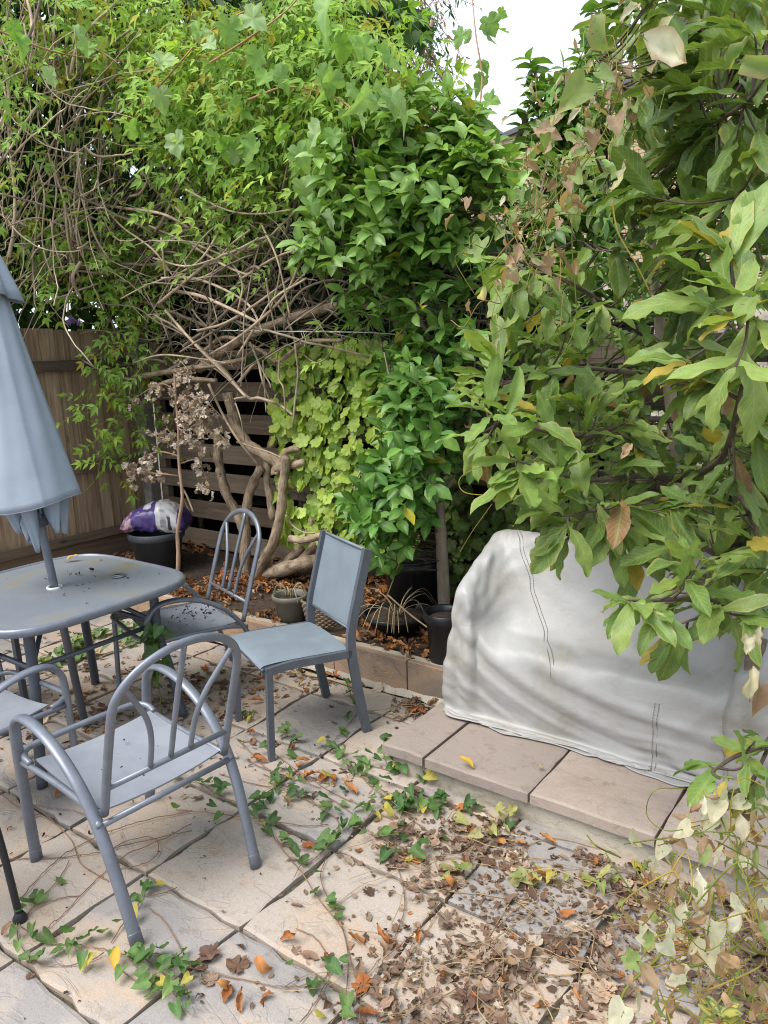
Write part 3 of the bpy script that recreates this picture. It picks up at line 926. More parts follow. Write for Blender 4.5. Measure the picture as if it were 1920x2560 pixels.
# --- horizontal slat fence along the rear
rf = thing('slat_fence', (-2.5, FENCE_Y, 0), 'weathered slat fence with dark gaps behind the twisted vine trunks', 'fence')
ztop = 0.36
slat_me = []
for k in range(5):
    V, fs = box_arrays((1.83, 0.02, 0.142), 0.003)
    V = V + rng.normal(0, 0.001, V.shape)
    slat_me.append(MB().add(V, fs).mesh('slat', M_SLAT, False))
for bay in range(4):
    xc = -5.30 + 1.85 * (bay + 0.5)
    for k in range(7):
        z = 0.36 + 0.2345 * k - 0.071
        put('slat', slat_me[rng.integers(5)], rf, Matrix.Translation((xc, FENCE_Y, z + rng.normal(0, 0.004))) @ Matrix.Rotation(rng.normal(0, 0.003), 4, 'Y'))
        if k < 6:
            pass
for bay in range(5):
    mb = MB(); add_box(mb, (-5.28 + 1.85 * bay, FENCE_Y + 0.045, 0.93), (0.07, 0.062, 1.86), 0.004)
    mb.build('post', M_SLAT, rf, smooth=False)

# --- dark backing added behind the slat fence to keep light out of its gaps
sd = thing('gap_backing', (-3.6, 4.6, 0), 'dark backing box added to block light behind the gaps of the slat fence', 'backing')
for k in range(30):
    mb = MB(); add_box(mb, (-5.32 + .1275 * k + .06, 4.72, .92), (.122, .02, 1.80), .002); mb.build('backing_board', M_GAPDARK, sd, smooth=False)
mb = MB(); add_box(mb, (-3.43, 4.41, 1.835), (3.9, .70, .02), .002); mb.build('backing_top', M_GAPDARK, sd, smooth=False)  # added lid that keeps daylight off the fence gaps
for x in (-5.36, -1.50):
    mb = MB(); add_box(mb, (x, 4.40, .91), (.02, .70, 1.82), .002); mb.build('side', M_GAPDARK, sd, smooth=False)
mb = MB(); add_box(mb, (-3.43, 4.45, .55), (3.8, .35, .02), .002); mb.build('shelf', M_GAPDARK, sd, smooth=False)

# --- distant brick house with a butterfly parapet
HY = 16.5
hp = [at(x_, y_, Y=HY) for x_, y_ in [(1010, 190), (1130, 268), (1255, 350), (1400, 285), (1640, 180), (2100, 150)]]
hs = thing('brick_house', (-9, HY, 0), 'yellow brick house with sloping parapet beyond the garden', 'house')
xa = np.array([h[0] for h in hp]); za = np.array([h[2] for h in hp])
def ptop(x): return np.interp(x, xa, za)
mb = MB()
ks = np.concatenate([[xa[0] - 3], xa, [xa[-1] + 4]])
V, n = [], len(ks)
for x in ks: V += [[x, HY + 0.012, 0], [x, HY + 0.012, float(ptop(x))], [x, HY + 0.4, 0], [x, HY + 0.4, float(ptop(x))]]
qs = []
for k in range(n - 1):
    a, b_ = 4 * k, 4 * k + 4
    qs += [[a, b_, b_ + 1, a + 1], [a + 1, b_ + 1, b_ + 3, a + 3], [a + 2, a + 3, b_ + 3, b_ + 2]]
mb.add(V, np.array(qs)); mb.build('wall', M_MORTAR, hs, smooth=False)
V, fs = box_arrays((0.215, 0.03, 0.065), 0.004)
bme = MB().add(V, fs).mesh('brick', M_BRICK, False)
rest = MB(); nb = 0
win = at(1060, 240, Y=HY), at(1420, 560, Y=HY)
row = 0
z = float(za.max()) - 0.2
while z > 3.0:
    x = ks[0] + (0.1125 if row % 2 else 0)
    while x < ks[-1]:
        if z + 0.05 < ptop(x):
            q = project([[x, HY, z]])[0]
            seen = (1050 < q[0] < 1130 and 255 < q[1] < 350) or (1290 < q[0] < 1390 and 290 < q[1] < 375) or (1450 < q[0] < 1590 and 430 < q[1] < 560)
            if seen and nb < 290:
                put('brick', bme, hs, Matrix.Translation((x, HY, z))); nb += 1
            elif 700 < q[0] < 2100 and q[1] < 900:
                rest.add(V + np.array([x, HY, z]), fs)
        x += 0.225
    z -= 0.075; row += 1
rest.build('brickwork', M_BRICK, hs, smooth=False, kind='stuff')
for k in range(len(ks) - 1):
    a = np.array([ks[k], HY + 0.2, float(ptop(ks[k]))]); b_ = np.array([ks[k + 1], HY + 0.2, float(ptop(ks[k + 1]))])
    d = norm(b_ - a); nrm = np.array([-d[2], 0, d[0]])
    V4 = []
    for pnt in (a, b_):
        for s, t in ((-.30, 0), (.30, 0), (.30, .10), (-.30, .10)): V4.append(pnt + np.array([0, s, 0]) + nrm * t)
    mb = MB().add(V4, np.array([[0, 1, 2, 3], [7, 6, 5, 4], [0, 4, 5, 1], [1, 5, 6, 2], [2, 6, 7, 3], [3, 7, 4, 0]]))
    mb.build('coping', M_SLATE, hs, smooth=False)
mb = MB(); c = at(1212, 375, Y=HY - 0.1)
tube(mb, [[c[0], HY - .1, c[2] + .35], [c[0], HY - .1, 2.5]], 0.06, 10); mb.build('drainpipe', M_SLATE, hs)

# ================================================================== FURNITURE
def chair_frame(root_label, loc, rz, group='grey steel armchairs round the table'):
    t = thing('armchair', loc, root_label, 'chair', group, rz, local=True)
    for s in (-1, 1):
        arm = smooth_path([(s * .232, .330, .004), (s * .243, .318, .22), (s * .252, .306, .47), (s * .255, .290, .545), (s * .256, .245, .588), (s * .257, .16, .598),
                           (s * .256, .04, .572), (s * .254, -.08, .505), (s * .250, -.175, .405), (s * .245, -.235, .29), (s * .238, -.285, .14), (s * .232, -.325, .004)], 7)
        mb = MB(); tube(mb, arm, 1.0, 12, hint=(0, 0, 1) if False else (0.0, 1.0, 0.001), oval=(.0125, .0205) if False else (.0205, .0125))
        a = mb.build('arm_leg', M_STEEL, t)
        for e in (0, -1):
            d = norm(arm[e] - arm[1 if e == 0 else -2])
            mb = MB(); tube(mb, [arm[e] - d * .045, arm[e] - d * .044, arm[e] + d * 0.0], 1.0, 12, hint=(0, 1, .001), oval=(.0225, .0145))
            mb.build('foot_cap', M_STEEL, a)
    # seat panel, dished, in a tube frame
    nx_, ny_ = 13, 11
    gx, gy = np.meshgrid(np.linspace(-.222, .222, nx_), np.linspace(-.185, .245, ny_), indexing='ij')
    gz = .412 - .016 * (1 - (gx / .222) ** 2) - .012 * np.cos((gy + .02) * 7) + .014 * np.clip((gy - .14) / .1, 0, 1) * 0 + .03 * gy
    top = np.stack([gx.ravel(), gy.ravel(), gz.ravel()], 1)
    i = np.arange(nx_ - 1)[:, None] * ny_; j = np.arange(ny_ - 1)[None]
    q = np.stack([i + j, i + ny_ + j, i + ny_ + j + 1, i + j + 1], -1).reshape(-1, 4)
    mb = MB().add(top, q); mb.add(top - [0, 0, .006], q[:, ::-1])
    rim = np.concatenate([np.arange(ny_) + 0, (np.arange(1, nx_)) * ny_ + ny_ - 1, (nx_ - 1) * ny_ + np.arange(ny_ - 2, -1, -1), np.arange(nx_ - 2, 0, -1) * ny_])
    k = np.arange(len(rim)); k2 = (k + 1) % len(rim)
    mb.add(np.concatenate([top[rim], top[rim] - [0, 0, .006]]), np.stack([k2, k, len(rim) + k, len(rim) + k2], 1))
    mb.build('seat', M_SEAT, t)
    for s in (-1, 1):
        mb = MB(); tube(mb, smooth_path([(s * .250, -.215, .372), (s * .236, -.10, .392), (s * .236, .12, .400), (s * .246, .300, .402)], 5), .011, 10)
        mb.build('side_rail', M_STEEL, t)
    fr = smooth_path([(-.240, .245, .412), (-.240, .290, .424), (-.214, .325, .430), (-.16, .335, .432), (0, .336, .434), (.16, .335, .432), (.214, .325, .430), (.240, .290, .424), (.240, .245, .412)], 5)
    mb = MB(); tube(mb, fr, .012, 10); mb.build('front_rail', M_STEEL, t)
    mb = MB(); tube(mb, [(-.248, -.205, .366), (.248, -.205, .366)], .0105, 10); mb.build('rear_rail', M_STEEL, t)
    # arched back
    def bk(x, z):                       # point on the leaning back plane
        return (x, -.205 - (z - .40) * .30 - .06 * max(0, z - .6) ** 1.5, z)
    pts = [bk(-.226, .395), bk(-.226, .56), bk(-.226, .70)]
    for a_ in np.linspace(172, 8, 13): pts.append(bk(.226 * math.cos(R(a_)), .745 + .172 * math.sin(R(a_)) ** 0.9))
    pts += [bk(.226, .70), bk(.226, .56), bk(.226, .395)]
    mb = MB(); tube(mb, smooth_path(pts, 4), 1.0, 12, hint=(0, 1, 0.3), oval=(.0145, .0115))
    mb.build('back_frame', M_STEEL, t)
    mb = MB(); tube(mb, [bk(-.226, .492), bk(.226, .492)], .0095, 10); mb.build('lower_bar', M_STEEL, t)
    for xs_ in ([(-.195, .835), (-.155, .775), (-.105, .69), (-.080, .60), (-.075, .495)], [(0, .915), (0, .70), (0, .495)], [(.195, .835), (.155, .775), (.105, .69), (.080, .60), (.075, .495)]):
        mb = MB(); tube(mb, smooth_path([bk(*p_) for p_ in xs_], 6), .0092, 10); mb.build('spindle', M_STEEL, t)
    return t

def facing(fx, fy): return math.atan2(-fx, fy)      # rotation that turns local +Y to (fx,fy)
ch1 = chair_frame('steel armchair standing on clear paving with its back to the step', (-2.146, 1.396, 0), facing(-.657, .050))
ch2 = chair_frame('steel armchair with brown debris on its seat, beside the planting bed', (-3.13, 2.45, 0), facing(-.30, -.95))
ch3 = chair_frame('steel armchair tucked under the edge of the table', (-2.98, 1.20, 0), facing(-.02, 1.0))

def sling_chair(label, loc, rz):
    t = thing('sling_chair', loc, label, 'chair', 'grey sling chairs', rz, local=True)
    w = .222
    def bar(name, pts, sx=.0125, sy=.02, k=5, mat=M_SLINGF):
        mb = MB(); P = smooth_path(pts, k)
        tube(mb, P, 1.0, 4, hint=(1, 0, 0.0001), oval=(sx * 1.414, sy * 1.414))
        # square section: rotate by 45 degrees is given by the four-sided tube
        return mb.build(name, mat, t, smooth=False)
    def sq(name, pts, a=.0125, b_=.02, k=6):
        P = smooth_path(pts, k); m = len(P)
        T = norm(np.gradient(P, axis=0)); X = np.array([1.0, 0, 0]); B = np.cross(T, X)
        V = []
        for i_ in range(m):
            for u_, v_ in ((-a, -b_), (a, -b_), (a, b_), (-a, b_)): V.append(P[i_] + X * u_ + B[i_] * v_)
        i_ = np.arange(m - 1)[:, None] * 4; j_ = np.arange(4)[None]
        q_ = np.stack([i_ + j_, i_ + (j_ + 1) % 4, i_ + 4 + (j_ + 1) % 4, i_ + 4 + j_], -1).reshape(-1, 4)
        return MB().add(V, [q_, np.array([[3, 2, 1, 0], [4 * m - 4, 4 * m - 3, 4 * m - 2, 4 * m - 1]])]).build(name, M_SLINGF, t, smooth=False)
    for s in (-1, 1):
        # rear upright: leg splays back, kinks at the seat and leans back above it
        sq('rear_leg', [(s * w, -.260, 0), (s * w, -.232, .16), (s * w, -.205, .34), (s * w, -.196, .43), (s * w, -.203, .52), (s * w, -.245, .68), (s * w, -.300, .875)])
        sq('front_leg', [(s * w, .215, 0), (s * w, .208, .20), (s * w, .200, .405)], .0135, .0135, 3)
        sq('side_rail', [(s * w, .215, .412), (s * w, .10, .420), (s * w, -.06, .412), (s * w, -.195, .405)], .0125, .0175, 5)
    def sheet(name, pts, a, b_, dish):
        P = smooth_path(pts, 6); m = len(P); xs_ = np.linspace(a, b_, 7)
        T = norm(np.gradient(P, axis=0)); B = np.cross(np.array([1.0, 0, 0]), T)
        V = np.concatenate([P + np.array([1.0, 0, 0]) * x_ - B * dish * (1 - (x_ / b_) ** 2) for x_ in xs_])
        i_ = np.arange(6)[:, None] * m; j_ = np.arange(m - 1)[None]
        q_ = np.stack([i_ + j_, i_ + m + j_, i_ + m + j_ + 1, i_ + j_ + 1], -1).reshape(-1, 4)
        off = np.tile(B, (7, 1)) * .004
        return MB().add(V + off, q_).add(V - off, q_[:, ::-1]).build(name, M_SLING, t)
    sheet('seat', [(0, .232, .425), (0, .21, .436), (0, .10, .436), (0, -.05, .428), (0, -.185, .420)], -.214, .214, .014)
    bp = sheet('backrest', [(0, -.205, .505), (0, -.222, .58), (0, -.255, .70), (0, -.302, .868)], -.214, .214, -.012)
    mb = MB(); tube(mb, [(-.215, .222, .420), (.215, .222, .420)], .010, 8); mb.build('front_bar', M_SLINGF, t)
    mb = MB(); tube(mb, [(-.215, -.300, .868), (.215, -.300, .868)], .007, 8); mb.build('top_bar', M_SLING, t)
    mb = MB(); tube(mb, [(-.215, -.203, .512), (.215, -.203, .512)], .006, 8); mb.build('lower_bar', M_SLINGF, t)
    return t
sl1 = sling_chair('blue-grey sling chair with square frame in front of the small taupe pot', (-2.378, 2.435, 0), facing(-.41, -.91))
sl2 = sling_chair('sling chair pushed in between table and board fence', (-3.98, 1.62, 0), facing(.97, .15))

# --- table
TC = np.array([-3.29, 1.83]); TZ = .715
tb = thing('garden_table', (TC[0], TC[1], 0), 'square grey garden table with rounded corners and a dirty frosted top', 'table')
def sqr(hw, e, n=72):
    th = np.linspace(0, 2 * math.pi, n, endpoint=False)
    c_, s_ = np.cos(th), np.sin(th)
    r_ = (np.abs(c_) ** e + np.abs(s_) ** e) ** (-1 / e)
    return np.stack([TC[0] + hw * r_ * c_, TC[1] + hw * r_ * s_], 1)
o = sqr(.470, 4.6); m = len(o)
hole = np.stack([TC[0] + .026 * np.cos(np.linspace(0, 2 * math.pi, m, endpoint=False)), TC[1] + .026 * np.sin(np.linspace(0, 2 * math.pi, m, endpoint=False))], 1)
V = np.concatenate([np.c_[o, np.full(m, TZ)], np.c_[hole, np.full(m, TZ)], np.c_[o, np.full(m, TZ - .006)], np.c_[hole, np.full(m, TZ - .006)]])
k = np.arange(m); k2 = (k + 1) % m
MB().add(V, [np.stack([k, k2, m + k2, m + k], 1), np.stack([2 * m + k2, 2 * m + k, 3 * m + k, 3 * m + k2], 1), np.stack([m + k, m + k2, 3 * m + k2, 3 * m + k], 1)]).build('table_top', M_TOP, tb, smooth=False)
rimp = np.c_[sqr(.478, 4.6, 96), np.full(96, TZ - .011)]
mb = MB(); tube(mb, rimp, 1.0, 12, hint=(0, 0, 1), oval=(.013, .0195), closed=True); mb.build('rim', M_STEEL, tb)
mb = MB(); lathe(mb, [(.0255, TZ - .01), (.0255, TZ + .006), (.034, TZ + .0065), (.037, TZ + .001), (.037, TZ - .001)], (TC[0], TC[1], 0), 28)
mb.build('parasol_collar', M_WHITEP, tb)
for sx, sy in ((1, 1), (1, -1), (-1, -1), (-1, 1)):
    c = np.array([TC[0], TC[1]])
    P_ = smooth_path([(c[0] + sx * .31, c[1] + sy * .31, TZ - .02), (c[0] + sx * .315, c[1] + sy * .315, .45), (c[0] + sx * .35, c[1] + sy * .35, .2), (c[0] + sx * .37, c[1] + sy * .37, .003)], 6)
    mb = MB(); tube(mb, P_, 1.0, 12, hint=(0, 1, 0.01), oval=(.017, .024)); mb.build('leg', M_DARKSTEEL, tb)
    mb = MB(); tube(mb, smooth_path([(c[0] + sx * .315, c[1] + sy * .315, .50), (c[0] + sx * .20, c[1] + sy * .20, .60), (c[0] + sx * .06, c[1] + sy * .06, .685)], 5), .011, 8); mb.build('brace', M_DARKSTEEL, tb)
for a, b_ in (((1, 1), (1, -1)), ((1, -1), (-1, -1)), ((-1, -1), (-1, 1)), ((-1, 1), (1, 1))):
    mb = MB(); tube(mb, [(TC[0] + a[0] * .315, TC[1] + a[1] * .315, .50), (TC[0] + b_[0] * .315, TC[1] + b_[1] * .315, .50)], .012, 8); mb.build('stretcher', M_DARKSTEEL, tb)
    mb = MB(); tube(mb, [(TC[0] + a[0] * .31, TC[1] + a[1] * .31, TZ - .035), (TC[0] + b_[0] * .31, TC[1] + b_[1] * .31, TZ - .035)], .012, 8); mb.build('apron_bar', M_DARKSTEEL, tb)
# holding ring for the parasol under the top
mb = MB(); th = np.linspace(0, 2 * math.pi, 30, endpoint=False)
tube(mb, np.stack([TC[0] + .14 * np.cos(th), TC[1] + .14 * np.sin(th), np.full(30, .60)], 1), .006, 8, closed=True); mb.build('ring', M_DARKSTEEL, tb)
# debris on the table
ring_p = at(297, 1437, TZ + .01)
mb = MB(); th = np.linspace(0, 2 * math.pi, 32, endpoint=False)
tube(mb, np.stack([ring_p[0] + .030 * np.cos(th), ring_p[1] + .030 * np.sin(th), np.full(32, TZ + .006)], 1), .0045, 8, closed=True)
tube(mb, np.stack([ring_p[0] + .022 * np.cos(th), ring_p[1] + .022 * np.sin(th), np.full(32, TZ + .012)], 1), .003, 8, closed=True)
tag(mb.build('parasol_ring', M_STEEL), 'small round plastic ring lying on the table top', 'ring')

# --- closed parasol through the table
base = np.array([TC[0], TC[1], 0.02])
lean = norm(np.array([-.060, -.060, 1.0]))
pr = thing('parasol', (TC[0] + .02, TC[1] + .02, 0), 'closed pale blue parasol standing through the table', 'parasol')
b0 = np.array([TC[0], TC[1], TZ]) - lean * (TZ / lean[2])
mb = MB(); tube(mb, [b0 + lean * .02, b0 + lean * 2.35], .0185, 16); mb.build('pole', M_STEEL, pr)
ax1 = norm(np.cross(lean, [0, 1, 0])); ax2 = np.cross(lean, ax1)
hemL, topL = 1.13, 2.30
nth, nl = 144, 40
th = np.linspace(0, 2 * math.pi, nth, endpoint=False)
def canopy_r(tt, thv, seed=0):
    # tt 0 at top .. 1 at hem; eight gathered panels
    ph = np.mod(thv + .35, math.pi / 3) - math.pi / 6
    poly = math.cos(math.pi / 6) / np.cos(ph)
    poly = .35 + .65 * poly
    fold = .5 + .5 * np.cos(6 * (thv + .35))
    r_ = .030 + .178 * tt ** 1.0 * poly * (1 - .10 * np.sin(math.pi * np.clip(tt, 0, 1)) * fold)
    r_ = r_ + .005 * np.sin(11 * thv + 5 * tt) * tt * (1 - .6 * tt)
    return r_
V = []
for k in range(nl):
    tt = k / (nl - 1)
    r_ = canopy_r(tt, th)
    L = topL + (hemL - topL) * tt + .012 * np.sin(2 * th + .6) * tt ** 2
    V.append(b0 + lean * L[:, None] + (np.cos(th)[:, None] * ax1 + np.sin(th)[:, None] * ax2) * r_[:, None])
V = np.concatenate(V)
i = np.arange(nl - 1)[:, None] * nth; j = np.arange(nth)[None]
q = np.stack([i + j, i + (j + 1) % nth, i + nth + (j + 1) % nth, i + nth + j], -1).reshape(-1, 4)
can = MB().add(V, q).build('canopy', M_CANVAS, pr)
so = can.modifiers.new('thick', 'SOLIDIFY'); so.thickness = .003
hem = V[-nth:]
mb = MB(); tube(mb, hem, .0035, 6, closed=True); mb.build('hem', M_CANVAS, can)
# top vent flap
V = []
for k in range(8):
    tt = k / 7
    r_ = .02 + .105 * tt ** .8 * (1 - .18 * (1 - np.abs(np.cos(4 * (th + .12))) ** .6)) + .012 * np.sin(5 * th) * tt
    L = 2.34 - .33 * tt + .02 * np.sin(th * 2 + 2.5) * tt
    V.append(b0 + lean * L[:, None] + (np.cos(th)[:, None] * ax1 + np.sin(th)[:, None] * ax2) * r_[:, None])
i = np.arange(7)[:, None] * nth
q = np.stack([i + j, i + (j + 1) % nth, i + nth + (j + 1) % nth, i + nth + j], -1).reshape(-1, 4)
vf = MB().add(np.concatenate(V), q).build('vent_flap', M_CANVAS, pr)
vf.modifiers.new('thick', 'SOLIDIFY').thickness = .003
# folded fabric hanging below the hem: wide lobes of gathered panels
for k in range(6):
    a0 = 2 * math.pi * k / 6 + .2
    drop = [.20, .13, .22, .15, .18, .14][k]
    nu, nv = 21, 12
    V = []
    for iv in range(nv):
        tv = iv / (nv - 1)
        for iu in range(nu):
            tu = iu / (nu - 1) * 2 - 1
            aa = a0 + tu * (.56 - .30 * tv)
            rr_ = .150 - .055 * tv + .022 * math.cos(tu * 3.1) * (1 - tv) - .030 * (tu * tu) * tv + .008 * math.sin(8 * tu + 2 * k) * tv
            L = hemL + .10 - (.10 + drop * (1 - abs(tu) ** 2.4 * .8)) * tv
            V.append(b0 + lean * L + (math.cos(aa) * ax1 + math.sin(aa) * ax2) * rr_)
    i_ = np.arange(nv - 1)[:, None] * nu; j_ = np.arange(nu - 1)[None]
    q = np.stack([i_ + j_, i_ + j_ + 1, i_ + nu + j_ + 1, i_ + nu + j_], -1).reshape(-1, 4)
    o_ = MB().add(V, q).build('canopy_fold', M_CANVAS, pr)
    o_.modifiers.new('thick', 'SOLIDIFY').thickness = .003
    d_ = math.cos(a0 + .52) * ax1 + math.sin(a0 + .52) * ax2
    mb = MB(); tube(mb, [b0 + lean * 2.2 + d_ * .03, b0 + lean * (hemL - .05) + d_ * .075], .006, 6); mb.build('rib', M_STEEL, pr)
mb = MB(); lathe(mb, [(.02, -.05), (.034, -.045), (.036, .03), (.022, .05)], (0, 0, 0), 18)
o_ = mb.build('runner', M_DARKSTEEL, pr); o_.matrix_basis = Matrix.Translation(Vector(b0 + lean * 1.06)) @ Vector(lean).to_track_quat('Z', 'Y').to_matrix().to_4x4()

# --- black stool mostly beyond the table side
st = thing('black_stool', (-2.42, .86, 0), 'black tubular metal stool with rubber feet', 'stool')
sp = at(36, 2312, 0)
c0 = np.array([sp[0] - .17, sp[1] - .15, 0])
for dx, dy in ((1, 1), (1, -1), (-1, -1), (-1, 1)):
    P_ = smooth_path([c0 + [dx * .17, dy * .17, .004], c0 + [dx * .158, dy * .158, .22], c0 + [dx * .145, dy * .145, .385], c0 + [dx * .135, dy * .135, .415], c0 + [dx * .10, dy * .10, .43], c0 + [0, 0, .432]], 6)
    mb = MB(); tube(mb, P_, .0115, 10); leg = mb.build('leg', M_BLACK, st)
    mb = MB(); lathe(mb, [(.0, 0.001), (.021, .001), (.023, .012), (.014, .03), (.0115, .034)], c0 + [dx * .17, dy * .17, 0], 16); mb.build('rubber_foot', M_BLACK, leg)
mb = MB(); lathe(mb, [(0, .44), (.15, .44), (.165, .45), (.165, .47), (.15, .48), (0, .482)], c0, 32); mb.build('seat', M_BLACK, st)

# ================================================================== COVERED BENCH
def drape_cover():
    """a fitted cover settles over a bench by a small cloth solver"""
    x0, x1, yf, yb = -1.702, -.42, 2.738, 3.212
    h = .0165
    nx, ny = int((x1 - x0) / h), int((yb - yf) / h)
    zf, zb = .705, .905
    xs, ys = np.linspace(x0, x1, nx + 1), np.linspace(yf, yb, ny + 1)
    X, Y = np.meshgrid(xs, ys, indexing='ij')
    zfx = .515 + .20 * np.exp(-((X - x0) / .24) ** 2) + .10 * np.exp(-((X - x1) / .26) ** 2)
    Z = zfx + (zb - zfx) * ((Y - yf) / (yb - yf)) ** .85 + .012
    top = np.stack([X, Y, Z], -1).reshape(-1, 3)
    tid = np.arange((nx + 1) * (ny + 1)).reshape(nx + 1, ny + 1)
    per = np.concatenate([tid[:-1, 0], tid[-1, :-1], tid[:0:-1, -1], tid[0, :0:-1]])
    npd = len(per)
    nz = 36
    V = [top]
    rows = [per]
    flare = np.zeros((npd, 2))
    cx, cy = (x0 + x1) / 2, (yf + yb) / 2
    pp = top[per]
    ox = np.where(np.abs(pp[:, 0] - x0) < 1e-6, -1, np.where(np.abs(pp[:, 0] - x1) < 1e-6, 1, 0))
    oy = np.where(np.abs(pp[:, 1] - yf) < 1e-6, -1, np.where(np.abs(pp[:, 1] - yb) < 1e-6, 1, 0))
    n = len(top)
    for k in range(1, nz + 1):
        t = k / nz
        r = pp.copy()
        r[:, 2] = pp[:, 2] * (1 - t) + .145 * t
        r[:, 0] += ox * .035 * t; r[:, 1] += oy * .035 * t
        V.append(r); rows.append(n + np.arange(npd)); n += npd
    V = np.concatenate(V)
    q = [np.stack([tid[:-1, :-1], tid[1:, :-1], tid[1:, 1:], tid[:-1, 1:]], -1).reshape(-1, 4)]
    for a, b in zip(rows[:-1], rows[1:]):
        q.append(np.stack([a, b, np.roll(b, -1), np.roll(a, -1)], 1))
    Q = np.concatenate(q)
    E = np.concatenate([Q[:, [0, 1]], Q[:, [1, 2]], Q[:, [2, 3]], Q[:, [3, 0]]])
    E = np.unique(np.sort(E, 1), axis=0)
    S = np.unique(np.sort(np.concatenate([Q[:, [0, 2]], Q[:, [1, 3]]]), 1), axis=0)
    # bending over two cells on the vertical lines and the top lines
    B = [np.stack([tid[:-2].ravel(), tid[2:].ravel()], 1), np.stack([tid[:, :-2].ravel(), tid[:, 2:].ravel()], 1)]
    for a, b in zip(rows[:-2], rows[2:]): B.append(np.stack([a, b], 1))
    for a in rows: B.append(np.stack([a, np.roll(a, -2)], 1))
    B = np.concatenate(B)
    C = np.concatenate([E, S, B])
    L0 = np.linalg.norm(V[C[:, 0]] - V[C[:, 1]], axis=1)
    d = np.abs(V[C[:, 0]] - V[C[:, 1]])
    L0 = L0 * np.where(d[:, 0] > d[:, 2], 1.06, 1.0) * np.where((d[:, 2] > d[:, 0]) & (V[C].mean(1)[:, 2] < .5), 1.14, 1.0) * np.where((d[:, 1] > d[:, 0]) & (V[C].mean(1)[:, 2] > .45), 1.05, 1.0)
    K = np.concatenate([np.full(len(E), 1.0), np.full(len(S), .35), np.full(len(B), .12)])
    wsum = np.bincount(C[:, 0], K, len(V)) + np.bincount(C[:, 1], K, len(V))
    g = np.random.default_rng(8)
    X0 = V + g.normal(0, .004, V.shape)
    # slow waves to seed the folds
    X0[:, 1] += np.where(V[:, 2] < .62, .012 * np.sin(V[:, 0] * 11 + V[:, 2] * 7), 0)
    vel = np.zeros_like(X0)
    boxes = [((-1.67, 2.77, 0), (-.46, 3.14, .46)), ((-1.692, 3.10, 0), (-.43, 3.202, .892)), ((-1.692, 2.748, 0), (-1.60, 3.15, .705)), ((-.53, 2.748, 0), (-.43, 3.15, .60)), ((-1.05, 2.765, .3), (-.95, 3.1, .47))]
    for k in range(9):                     # sloping end panels from arm to back
        ya, yb_ = 2.748 + .045 * k, 2.748 + .045 * (k + 1)
        zt = .705 + (.892 - .705) * (k + .5) / 9
        boxes += [((-1.692, ya, 0), (-1.625, yb_ + .01, zt)), ((-.495, ya, 0), (-.43, yb_ + .01, .60 + (.892 - .60) * (k + .5) / 9))]
    x = X0
    dt = .02
    for stp in range(100):
        vel[:, 2] -= (3.2 if stp < 70 else 5.0) * dt
        vel *= .90
        p = x + vel * dt
        touch = np.zeros(len(p), bool)
        for it in range(22):
            D = p[C[:, 1]] - p[C[:, 0]]
            L = np.linalg.norm(D, axis=1) + 1e-9
            f = (L - L0) / L * .5 * K
            f = np.where((L < L0) & (K > .3), f * .5, f)
            dv = D * f[:, None]
            acc = np.zeros_like(p)
            for c_ in range(3):
                acc[:, c_] = np.bincount(C[:, 0], dv[:, c_], len(p)) - np.bincount(C[:, 1], dv[:, c_], len(p))
            p = p + acc / wsum[:, None] * 1.55
            if it % 2: continue
            for lo, hi in boxes:
                e = .010
                lo_, hi_ = np.array(lo) - e, np.array(hi) + e
                ins = np.all((p > lo_) & (p < hi_), 1)
                if ins.any():
                    pi = p[ins]
                    pen = np.concatenate([pi - lo_, hi_ - pi], 1)
                    pen[:, 2] = 9
                    ax = np.argmin(pen, 1)
                    for a_ in range(6):
                        mk = ax == a_
                        if mk.any():
                            if a_ < 3: pi[mk, a_] = lo_[a_]
                            else: pi[mk, a_ - 3] = hi_[a_ - 3]
                    p[ins] = pi
                    touch |= ins
            p[:, 2] = np.maximum(p[:, 2], .142)
        touch |= p[:, 2] < .148
        p[touch, :2] = x[touch, :2] + (p[touch, :2] - x[touch, :2]) * .35
        vel = (p - x) / dt
        vel[touch] *= .3
        x = p
    # relax the grid noise a little
    for it in range(2):
        acc = np.zeros_like(x); ec = np.bincount(E.ravel(), minlength=len(x)).astype(float)
        for c_ in range(3):
            acc[:, c_] = np.bincount(E[:, 0], x[E[:, 1], c_], len(x)) + np.bincount(E[:, 1], x[E[:, 0], c_], len(x))
        x = .6 * x + .4 * acc / ec[:, None]
    # creases pulled from the supports: arm front, back corner, seam line
    nrm = np.zeros_like(x)
    fn = np.cross(x[Q[:, 2]] - x[Q[:, 0]], x[Q[:, 3]] - x[Q[:, 1]])
    for c_ in range(4):
        for a_ in range(3): nrm[:, a_] += np.bincount(Q[:, c_], fn[:, a_], len(x))
    nrm /= np.linalg.norm(nrm, axis=1)[:, None] + 1e-9
    amp = np.zeros(len(x))
    for (ax_, ay_, az_, fr_, am, r1_) in [(-1.70, 2.74, .70, 26, .007, .34), (-1.69, 3.19, .89, 20, .005, .35), (-.43, 2.74, .60, 22, .008, .35)]:
        dx, dz = x[:, 0] - ax_, (x[:, 2] - az_) - .7 * (x[:, 1] - ay_)
        rr_ = np.sqrt(dx ** 2 + dz ** 2)
        ph = np.arctan2(dz, dx) * fr_ + 2.0 * vnoise(x, 2.6)
        amp += am * (1.2 - 2 * np.abs(np.sin(ph * .5)) ** .8) * np.clip(rr_ / .08, 0, 1) * np.exp(-(rr_ / r1_) ** 2)
    # swags: long folds that hang from the arm corner and run out along the front
    sx_ = np.clip(x[:, 0] + 1.70, 0, 2)
    Hh = x[:, 2] + .42 * (1 - np.exp(-sx_ / .42)) - .35 * np.clip(x[:, 1] - 2.76, 0, 1)
